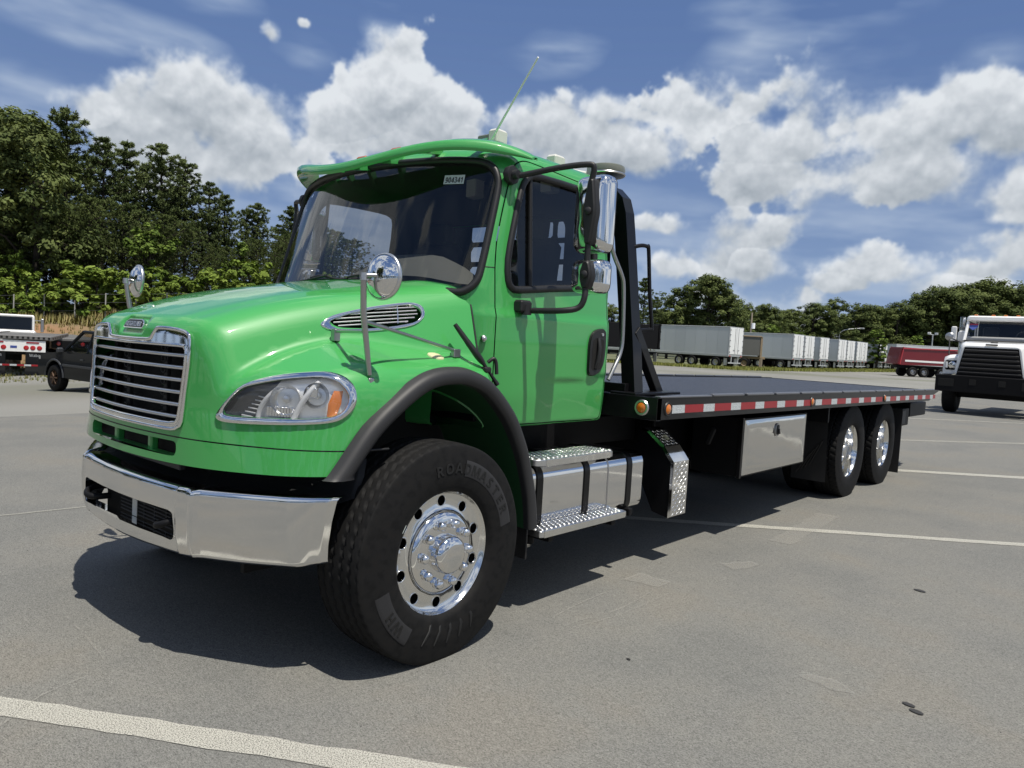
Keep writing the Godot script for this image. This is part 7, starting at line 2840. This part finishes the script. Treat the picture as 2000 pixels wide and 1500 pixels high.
func _white_truck() -> void:
	var T := thing("white_truck", "white heavy truck with a tall black grille parked facing us at the right edge", "truck", Vector3(0.075, height(0.075, -23.0), -23.9), 0.0)
	# bumper
	var b := part(T, "bumper", Geo.new().box(Vector3(0, 0.89, 1.22), Vector3(2.62, 0.50, 0.26), 0.03), M.bumper_black)
	for s in [1.0, -1.0]:
		b.add_child(_named("bumper_pocket", Geo.new().box(Vector3(s * 1.03, 0.91, 1.352), Vector3(0.40, 0.22, 0.012), 0.004), M.void_black), true)
		b.add_child(_named("tow_pocket", Geo.new().box(Vector3(s * 0.36, 0.95, 1.352), Vector3(0.17, 0.16, 0.012), 0.004), M.void_black), true)
	# hood: sections from the grille back to the cowl
	var rows := []
	for k in [[1.13, 0.86, 0.70, 1.14, 2.00], [1.10, 0.90, 0.74, 1.13, 2.06], [0.95, 0.93, 0.79, 1.13, 2.11], [0.3, 0.98, 0.86, 1.13, 2.16], [-0.55, 1.02, 0.93, 1.13, 2.20]]:
		var row := []
		for q in rounded([Vector2(-k[1], k[3]), Vector2(-k[2], k[4]), Vector2(k[2], k[4]), Vector2(k[1], k[3])], 0.13, 5):
			row.append(Vector3(q.x, q.y, k[0]))
		rows.append(row)
	var hd := Geo.new().sheet(rows)
	hd.face(rows[0], Vector3(0, 0, 1))
	var H := part(T, "hood", hd, M.white_paint)
	H.add_child(_named("hood_badge", Geo.new().box(Vector3(0, 2.05, 1.14), Vector3(0.30, 0.045, 0.03), 0.008), M.bumper_black), true)
	H.add_child(_named("hood_scoop", Geo.new().box(Vector3(0.03, 2.12, 0.93), Vector3(0.18, 0.03, 0.06), 0.008), M.bumper_black), true)
	var gp := PackedVector2Array([Vector2(-0.82, 1.14), Vector2(0.82, 1.14), Vector2(0.66, 1.96), Vector2(-0.66, 1.96)])
	var G := part(T, "grille", Geo.new().prism(gp, 1.10, 1.155), M.bumper_black)
	for i in 6:
		var y := 1.22 + 0.128 * i
		G.add_child(_named("grille_bar", Geo.new().box(Vector3(0, y, 1.165), Vector3(1.56 - 0.05 * i, 0.075, 0.05), 0.018, Basis(Vector3(1, 0, 0), 0.35)), M.grille_dark), true)
	for s in [1.0, -1.0]:
		var fr := []
		for k in [[0.92, 0.95, 1.62], [0.85, 1.0, 1.72], [0.2, 1.02, 1.75], [-0.35, 1.0, 1.62], [-0.62, 1.0, 1.35]]:
			fr.append([Vector3(s * 0.82, k[2] + 0.03, k[0]), Vector3(s * 1.06, k[2], k[0]), Vector3(s * 1.20, k[2] - 0.07, k[0]), Vector3(s * 1.22, k[2] - 0.25, k[0]), Vector3(s * 1.22, 1.16, k[0])])
		var fg := Geo.new().sheet(fr)
		fg.face([Vector3(s * 0.82, 1.65, 0.92), Vector3(s * 1.06, 1.62, 0.92), Vector3(s * 1.20, 1.55, 0.92), Vector3(s * 1.22, 1.16, 0.92), Vector3(s * 0.82, 1.16, 0.92)], Vector3(0, 0, 1))
		part(T, "fender", fg, M.white_paint)
		var hl := part(T, "headlight", Geo.new().box(Vector3(s * 1.00, 1.42, 0.93), Vector3(0.32, 0.28, 0.06), 0.03), M.bumper_black)
		hl.add_child(_named("lamp_lens", Geo.new().at(Vector3(s * 0.97, 1.42, 0.965), Basis(Vector3(1, 0, 0), PI / 2)).lathe([Vector2(0.0, 0.03), Vector2(0.08, 0.02), Vector2(0.105, 0.0)], 16), M.reflector), true)
		hl.add_child(_named("side_lamp", Geo.new().box(Vector3(s * 1.12, 1.42, 0.955), Vector3(0.06, 0.18, 0.03), 0.01), M.white_paint), true)
		_far_wheel(T, Vector3(s * 1.08, 0.53, 0.10), 0.53, 0.36, M.aluminium, 0.0 if s > 0 else PI, 28)
		var mr := group_part(T, "mirror")
		mr.add_child(_named("mirror_head", Geo.new().at(Vector3(s * 1.22, 2.28, 0.35), Basis(Vector3(1, 0, 0), PI / 2)).lathe([Vector2(0.0, 0.05), Vector2(0.10, 0.03), Vector2(0.125, 0.0), Vector2(0.0, -0.01)], 16), M.dull_steel), true)
		mr.add_child(_named("mirror_stalk", Geo.new().tube([Vector3(s * 1.22, 2.28, 0.33), Vector3(s * 1.15, 1.72, 0.6)], 0.018, 6), M.grille_dark), true)
		mr.add_child(_named("mirror_stalk", Geo.new().tube([Vector3(s * 1.22, 2.25, 0.33), Vector3(s * 0.95, 2.12, 0.1)], 0.018, 6), M.grille_dark), true)
		part(T, "cab_mirror", Geo.new().box(Vector3(s * 1.36, 2.42, -1.0), Vector3(0.16, 0.46, 0.08), 0.03), M.white_paint)
		part(T, "mirror_bracket", Geo.new().tube([Vector3(s * 1.36, 2.6, -1.0), Vector3(s * 1.0, 2.62, -1.1)], 0.016, 6), M.grille_dark)
		part(T, "exhaust_stack", Geo.new().cyl(Vector3(s * 1.30, 1.8, -1.9), Vector3(s * 1.30, 3.0, -1.9), 0.075), M.chrome)
		part(T, "air_cleaner", Geo.new().box(Vector3(s * 1.14, 2.35, -1.3), Vector3(0.26, 0.35, 0.5), 0.06), M.white_paint)
		part(T, "step_tank", Geo.new().box(Vector3(s * 0.95, 0.8, -1.6), Vector3(0.5, 0.5, 1.3), 0.06), M.grille_dark)
	# cab
	var cab := Geo.new()
	cab.box(Vector3(0, 1.75, -1.75), Vector3(2.08, 1.2, 1.9), 0.06)
	part(T, "cab_body", cab, M.white_paint)
	var pl := Geo.new()
	for s in [1.0, -1.0]:
		pl.tube([Vector3(s * 1.0, 2.2, -0.62), Vector3(s * 0.97, 2.86, -0.95)], 0.05, 6)
		pl.box(Vector3(s * 1.0, 2.55, -2.55), Vector3(0.06, 0.75, 0.30), 0.02)
	part(T, "cab_pillars", pl, M.white_paint)
	part(T, "windshield", Geo.new().face([Vector3(-0.98, 2.2, -0.62), Vector3(0.98, 2.2, -0.62), Vector3(0.94, 2.86, -0.95), Vector3(-0.94, 2.86, -0.95)]), M.far_glass)
	part(T, "windshield_frame", Geo.new().tube([Vector3(-0.98, 2.2, -0.61), Vector3(0.98, 2.2, -0.61), Vector3(0.94, 2.86, -0.94), Vector3(-0.94, 2.86, -0.94)], 0.035, 6, true), M.gasket_rubber)
	part(T, "cab_back", Geo.new().box(Vector3(0, 2.5, -2.62), Vector3(1.9, 0.8, 0.05), 0.01), M.cab_lining)
	part(T, "dashboard", Geo.new().box(Vector3(0, 2.12, -1.0), Vector3(1.9, 0.18, 0.5), 0.05), M.dashboard_grey)
	for s in [0.5, -0.5]:
		part(T, "seat", Geo.new().box(Vector3(s, 2.35, -2.0), Vector3(0.45, 0.7, 0.15), 0.05), M.seat_cloth)
	var wheel := []
	for i in 20:
		wheel.append(Vector3(0.5 + 0.22 * cos(TAU * i / 20), 2.36 + 0.20 * sin(TAU * i / 20), -1.15))
	part(T, "steering_wheel", Geo.new().tube(wheel, 0.018, 6, true), M.dashboard_grey)
	var roof := rounded([Vector2(-1.04, 2.82), Vector2(1.04, 2.82), Vector2(0.98, 2.99), Vector2(-0.98, 2.99)], 0.07)
	part(T, "roof", Geo.new().prism(roof, -2.7, -0.82, 0.04), M.white_paint)
	for x in [-0.78, -0.32, 0.0, 0.32, 0.78]:
		part(T, "roof_lamp", Geo.new().box(Vector3(x, 3.0, -0.92), Vector3(0.11, 0.06, 0.10), 0.02), M.amber_lens)
	var sk := Geo.new().at(Vector3(-0.82, 2.66, -0.845), Basis(Vector3(1, 0, 0), -0.46))
	sk.prism(rounded([Vector2(-0.13, 0.10), Vector2(0.13, 0.10), Vector2(0.12, -0.03), Vector2(0.0, -0.14), Vector2(-0.12, -0.03)], 0.03), -0.002, 0.0)
	var S := part(T, "shield_sticker", sk, M.sticker_blue)
	var s2 := Geo.new().at(Vector3(-0.82, 2.66, -0.845), Basis(Vector3(1, 0, 0), -0.46))
	s2.prism(rounded([Vector2(-0.125, 0.095), Vector2(0.125, 0.095), Vector2(0.122, 0.045), Vector2(-0.122, 0.045)], 0.02), 0.0, 0.002)
	S.add_child(_named("sticker_band", s2, M.red_bright), true)
	part(T, "frame", Geo.new().box(Vector3(0, 0.78, -2.2), Vector3(0.9, 0.3, 6.5), 0.02), M.black_steel)
	part(T, "axle", Geo.new().box(Vector3(0, 0.55, 0.1), Vector3(1.9, 0.16, 0.16), 0.03), M.black_steel)
	part(T, "engine", Geo.new().box(Vector3(0, 1.2, 0.2), Vector3(1.3, 0.5, 1.5), 0.03), M.void_black)


func _poles() -> void:
	var P := thing("utility_pole", "thin utility pole with a small transformer behind the second trailer", "pole", spot(29.6, 95.3))
	part(P, "shaft", Geo.new().cyl(Vector3(0, 0, 0), Vector3(0, 6.6, 0), 0.13, 0.10, 8), M.weathered_wood)
	part(P, "transformer", Geo.new().cyl(Vector3(0.28, 4.6, 0), Vector3(0.28, 5.3, 0), 0.22, -1.0, 10), M.trailer_door)
	var L := thing("yard_lamp", "grey pole with two floodlights behind the sideways trailer", "lamp", spot(70.7, 128.5))
	part(L, "shaft", Geo.new().cyl(Vector3(0, 0, 0), Vector3(0, 6.3, 0), 0.14, 0.12, 8), M.trailer_rail)
	for s in [1.0, -1.0]:
		part(L, "floodlight", Geo.new().box(Vector3(s * 0.6, 6.5, 0).rotated(Vector3(0, 1, 0), 0.7), Vector3(0.5, 0.4, 0.4), 0.05), M.trailer_door)
	part(L, "crossarm", Geo.new().tube([Vector3(0.6, 6.3, 0).rotated(Vector3(0, 1, 0), 0.7), Vector3(-0.6, 6.3, 0).rotated(Vector3(0, 1, 0), 0.7)], 0.06, 6), M.trailer_rail)
	var C := thing("yard_lamp", "curved arm street lamp above the middle trailers", "lamp", spot(53.0, 124.0))
	var r := RIGHT * 1.0
	part(C, "shaft", Geo.new().cyl(Vector3(0, 0, 0), Vector3(0, 5.6, 0), 0.12, 0.09, 8), M.dull_steel)
	part(C, "lamp_arm", Geo.new().tube(curve([Vector3(0, 5.5, 0), r * 0.6 + Vector3(0, 6.0, 0), r * 1.8 + Vector3(0, 6.3, 0), r * 3.4 + Vector3(0, 6.5, 0)], 4), 0.07, 6), M.trailer_rail)
	part(C, "lamp_head", Geo.new().box(r * 3.6 + Vector3(0, 6.5, 0), Vector3(0.7, 0.2, 0.5), 0.05), M.trailer_rail)


func _left_vehicles() -> void:
	var T := thing("pickup_truck", "dark grey pickup truck with bronze wheels behind the tow truck's grille", "pickup truck", Vector3(-20.5, 0, -6.4), -1.423)
	T.position.y = height(-20.5, -6.4) - 0.02
	var c := func(z0: float, y0: float, r: float) -> Array:
		var a := []
		for i in 11:
			var g := PI * i / 10.0
			a.append(Vector2(z0 - r * cos(g), y0 + r * sin(g)))
		return a
	var prof := [Vector2(-4.75, 0.50)]
	prof.append_array(c.call(-3.35, 0.42, 0.47))
	prof.append(Vector2(-2.8, 0.40))
	prof.append_array(c.call(0.0, 0.42, 0.46))
	prof.append_array([Vector2(0.85, 0.42), Vector2(0.93, 0.60), Vector2(0.90, 0.92), Vector2(0.82, 1.02), Vector2(0.3, 1.10), Vector2(-0.38, 1.15), Vector2(-0.6, 1.17), Vector2(-2.75, 1.16), Vector2(-4.75, 1.16)])
	var pb := _packed(prof)
	var body := Geo.new().at(Vector3(0, 0, 0), Basis(Vector3(0, 0, 1), Vector3(0, 1, 0), Vector3(-1, 0, 0))).prism(pb, -0.90, 0.90, 0.05)
	var B := part(T, "body", body, M.dark_pickup_paint)
	B.add_child(_named("sill_moulding", Geo.new().box(Vector3(0.915, 0.78, -1.6), Vector3(0.03, 0.07, 2.3), 0.01), M.pickup_trim), true)
	var gh := Geo.new()
	var lo := [[-0.42, 0.86], [-2.70, 0.86]]
	var roofz := [-1.20, -2.55]
	var cab := Geo.new()
	var q := [Vector3(0.86, 1.14, -0.40), Vector3(0.86, 1.14, -2.74), Vector3(0.70, 1.74, -2.58), Vector3(0.70, 1.76, -1.15)]
	for s in [1.0, -1.0]:
		for e in [[q[0], q[3], 0.05], [q[1], q[2], 0.07], [q[3], q[2], 0.045], [Vector3(0.86, 1.14, -1.62), Vector3(0.71, 1.75, -1.66), 0.035]]:
			var a: Vector3 = e[0] * Vector3(s, 1, 1)
			var b: Vector3 = e[1] * Vector3(s, 1, 1)
			cab.tube([a, b], e[2], 6)
	cab.box(Vector3(0, 1.765, -1.86), Vector3(1.40, 0.06, 1.42), 0.025)
	part(T, "cabin_frame", cab, M.dark_pickup_paint)
	for s in [1.0, -1.0]:
		part(T, "side_window", Geo.new().face([Vector3(s * 0.87, 1.15, -0.45), Vector3(s * 0.87, 1.15, -1.60), Vector3(s * 0.715, 1.73, -1.65), Vector3(s * 0.715, 1.73, -1.18)]), M.far_glass)
		part(T, "side_window", Geo.new().face([Vector3(s * 0.87, 1.15, -1.65), Vector3(s * 0.87, 1.15, -2.70), Vector3(s * 0.715, 1.72, -2.56), Vector3(s * 0.715, 1.73, -1.69)]), M.far_glass)
		part(T, "wing_mirror", Geo.new().box(Vector3(s * 1.04, 1.20, -0.55), Vector3(0.20, 0.17, 0.12), 0.05), M.pickup_trim)
		part(T, "headlight", Geo.new().box(Vector3(s * 0.74, 0.93, 0.82), Vector3(0.34, 0.18, 0.16), 0.05), M.clear_headlamp)
		part(T, "door_handle", Geo.new().box(Vector3(s * 0.915, 0.98, -1.45), Vector3(0.03, 0.04, 0.16), 0.01), M.pickup_trim)
		part(T, "fender_lip", Geo.new().tube(_arc3(Vector3(s * 0.90, 0.42, 0.0), 0.49), 0.035, 6), M.pickup_trim)
		for z in [0.0, -3.35]:
			_far_wheel(T, Vector3(s * 0.79, 0.385, z), 0.385, 0.26, M.bronze, 0.0 if s > 0 else PI, 26)
		for i in 6:
			var a := TAU * i / 6.0
			part(T, "wheel_spoke", Geo.new().tube([Vector3(s * 0.905, 0.385, 0.0), Vector3(s * 0.90, 0.385 + 0.19 * sin(a), 0.19 * cos(a))], [0.030, 0.022], 5), M.bronze)
	part(T, "windscreen", Geo.new().face([Vector3(-0.82, 1.15, -0.40), Vector3(0.82, 1.15, -0.40), Vector3(0.68, 1.74, -1.14), Vector3(-0.68, 1.74, -1.14)]), M.far_glass)
	part(T, "rear_glass", Geo.new().face([Vector3(-0.82, 1.15, -2.75), Vector3(0.82, 1.15, -2.75), Vector3(0.68, 1.73, -2.60), Vector3(-0.68, 1.73, -2.60)]), M.far_glass)
	part(T, "seats", Geo.new().box(Vector3(0, 1.05, -1.7), Vector3(1.4, 0.5, 0.9), 0.1), M.seat_cloth)
	part(T, "underbody", Geo.new().box(Vector3(0, 0.50, -1.9), Vector3(1.5, 0.25, 5.2), 0.02), M.void_black)
	part(T, "front_bumper", Geo.new().box(Vector3(0, 0.58, 0.92), Vector3(1.76, 0.26, 0.12), 0.05), M.pickup_trim)
	# flatbed trailer at the left edge, its tail towards us
	var A := thing("flatbed_trailer", "flatbed trailer tail with white lamp panel and black mud flaps at the left edge", "flatbed trailer", spot(-21.9, 33.2), -1.968 + PI)
	part(A, "deck_rail", Geo.new().box(Vector3(0, 1.72, 0.02), Vector3(2.75, 0.17, 0.14), 0.02), M.deck_rail_grey)
	for i in 14:
		part(A, "stake_pocket", Geo.new().box(Vector3(-1.28 + 0.197 * i, 1.72, 0.095), Vector3(0.09, 0.09, 0.02), 0.008), M.void_black)
	for s in [1.0, -1.0]:
		part(A, "side_rail", Geo.new().box(Vector3(s * 1.32, 1.70, -5.0), Vector3(0.12, 0.19, 10.0), 0.02), M.deck_rail_grey)
		for i in 10:
			part(A, "stake_pocket", Geo.new().box(Vector3(s * 1.388, 1.70, -0.6 - i), Vector3(0.02, 0.09, 0.16), 0.008), M.void_black)
		part(A, "mud_flap", Geo.new().box(Vector3(s * 0.80, 0.62, -0.18), Vector3(0.86, 1.05, 0.03), 0.008), M.black_plastic)
		var fl := Geo.new()
		_write(fl, "Wabash", 0.17, 0.006, 0.56, Transform3D(Basis.IDENTITY, Vector3(s * 0.80, 0.93, -0.16)))
		part(A, "flap_lettering", fl, M.white_paint)
		for k in 3:
			part(A, "tail_lamp", Geo.new().at(Vector3(s * (0.42 + 0.25 * k), 1.27, 0.045), Basis(Vector3(1, 0, 0), PI / 2)).lathe([Vector2(0.0, 0.03), Vector2(0.075, 0.022), Vector2(0.085, 0.0), Vector2(0.105, 0.0), Vector2(0.11, -0.02)], 14), M.red_lens)
		part(A, "reflector_strip", Geo.new().box(Vector3(s * 0.66, 1.50, 0.05), Vector3(0.48, 0.055, 0.02), 0.004), M.red_tape)
		for z in [-1.0, -2.3]:
			_far_wheel(A, Vector3(s * 1.05, 0.51, z), 0.51, 0.52, M.white_paint, 0.0 if s > 0 else PI)
	part(A, "lamp_panel", Geo.new().box(Vector3(0, 1.34, 0.0), Vector3(2.30, 0.50, 0.08), 0.01), M.white_paint)
	part(A, "emblem_patch", Geo.new().box(Vector3(-0.05, 1.30, 0.045), Vector3(0.25, 0.10, 0.01), 0.002), M.sticker_blue)
	part(A, "under_bar", Geo.new().box(Vector3(0, 0.50, 0.0), Vector3(2.40, 0.10, 0.10), 0.01), M.black_steel)
	for i in 9:
		part(A, "reflective_tape", Geo.new().box(Vector3(-1.13 + 0.27 * i, 0.50, 0.055), Vector3(0.262, 0.075, 0.008), 0.0), M.red_tape if i % 2 else M.white_tape)
	part(A, "deck", Geo.new().box(Vector3(0, 1.68, -5.0), Vector3(2.6, 0.12, 9.9), 0.01), M.deck_rail_grey)
	part(A, "frame", Geo.new().box(Vector3(0, 1.2, -5.0), Vector3(1.0, 0.5, 9.5), 0.02), M.black_steel)
	# a dark flatbed further back with red lamps on its tail
	var D := thing("flatbed_trailer", "dark flatbed trailer with two red lamps, behind the pickup truck", "flatbed trailer", spot(-22.7, 39.5), -1.75 + PI)
	part(D, "deck", Geo.new().box(Vector3(0, 1.60, -5.0), Vector3(2.6, 0.14, 10.0), 0.02), M.deck_rail_grey)
	part(D, "tail_beam", Geo.new().box(Vector3(0, 1.35, 0.0), Vector3(2.5, 0.40, 0.12), 0.02), M.black_steel)
	for x in [-0.95, 0.15, 0.95]:
		part(D, "tail_lamp", Geo.new().at(Vector3(x, 1.38, 0.07), Basis(Vector3(1, 0, 0), PI / 2)).lathe([Vector2(0.0, 0.03), Vector2(0.08, 0.02), Vector2(0.10, 0.0)], 14), M.red_lens)
	part(D, "frame", Geo.new().box(Vector3(0, 1.1, -5.0), Vector3(1.0, 0.5, 9.5), 0.02), M.black_steel)
	for s in [1.0, -1.0]:
		for z in [-1.4, -2.7]:
			_far_wheel(D, Vector3(s * 1.0, 0.51, z), 0.51, 0.5, M.dull_steel, 0.0 if s > 0 else PI)
	# white cab behind the flatbed
	var C := thing("white_truck", "white truck cab with a wide window behind the left flatbed trailer", "truck", spot(-27.6, 41.5), 1.29)
	part(C, "cab_body", Geo.new().box(Vector3(0, 1.65, 0), Vector3(2.3, 1.25, 2.0), 0.12), M.white_paint)
	part(C, "roof", Geo.new().box(Vector3(0, 3.02, 0), Vector3(2.1, 0.14, 1.7), 0.06), M.white_paint)
	for s in [1.0, -1.0]:
		for z in [0.85, -0.85]:
			part(C, "pillar", Geo.new().box(Vector3(s * 1.0, 2.62, z), Vector3(0.12, 0.80, 0.12), 0.03), M.white_paint)
		part(C, "mirror", Geo.new().box(Vector3(s * 1.42, 2.55, 0.7), Vector3(0.16, 0.75, 0.12), 0.04), M.dull_steel)
		part(C, "mirror_bracket", Geo.new().tube([Vector3(s * 1.42, 2.8, 0.7), Vector3(s * 1.05, 2.8, 0.8)], 0.02, 6), M.dull_steel)
		_far_wheel(C, Vector3(s * 1.0, 0.51, 0.2), 0.51, 0.35, M.white_paint, 0.0 if s > 0 else PI)
	part(C, "window", Geo.new().face([Vector3(-0.96, 2.25, 0.92), Vector3(0.96, 2.25, 0.92), Vector3(0.94, 2.97, 0.86), Vector3(-0.94, 2.97, 0.86)]), M.far_glass)
	part(C, "back_wall", Geo.new().box(Vector3(0, 2.6, -0.85), Vector3(2.0, 0.8, 0.06), 0.01), M.cab_lining)
	part(C, "hood", Geo.new().box(Vector3(0, 1.55, 1.7), Vector3(1.9, 0.95, 1.5), 0.15), M.white_paint)
	part(C, "chassis", Geo.new().box(Vector3(0, 0.85, -1.0), Vector3(1.0, 0.35, 6.0), 0.02), M.black_steel)
	# fence on the bank
	var F := thing("wire_fence", "wire fence with thin grey posts along the top of the bank", "fence", spot(-20.0, 53.2))
	var prev := []
	for i in 22:
		var p := spot(-46.0 + 2.15 * i, 53.2) - F.position
		part(F, "post", Geo.new().cyl(p - Vector3(0, 0.3, 0), p + Vector3(0, 1.9, 0), 0.045, -1.0, 7), M.fence_post)
		var cur := [p + Vector3(0, 1.82, 0), p + Vector3(0, 1.25, 0), p + Vector3(0, 0.7, 0), p + Vector3(0, 0.2, 0)]
		if prev.size():
			for k in 4:
				part(F, "wire", Geo.new().tube([prev[k], cur[k]], 0.010, 4), M.dull_steel)
		prev = cur


func _arc3(c: Vector3, r: float) -> Array:
	var a := []
	for i in 13:
		var g := PI * i / 12.0
		a.append(c + Vector3(0, r * sin(g), r * cos(g)))
	return a
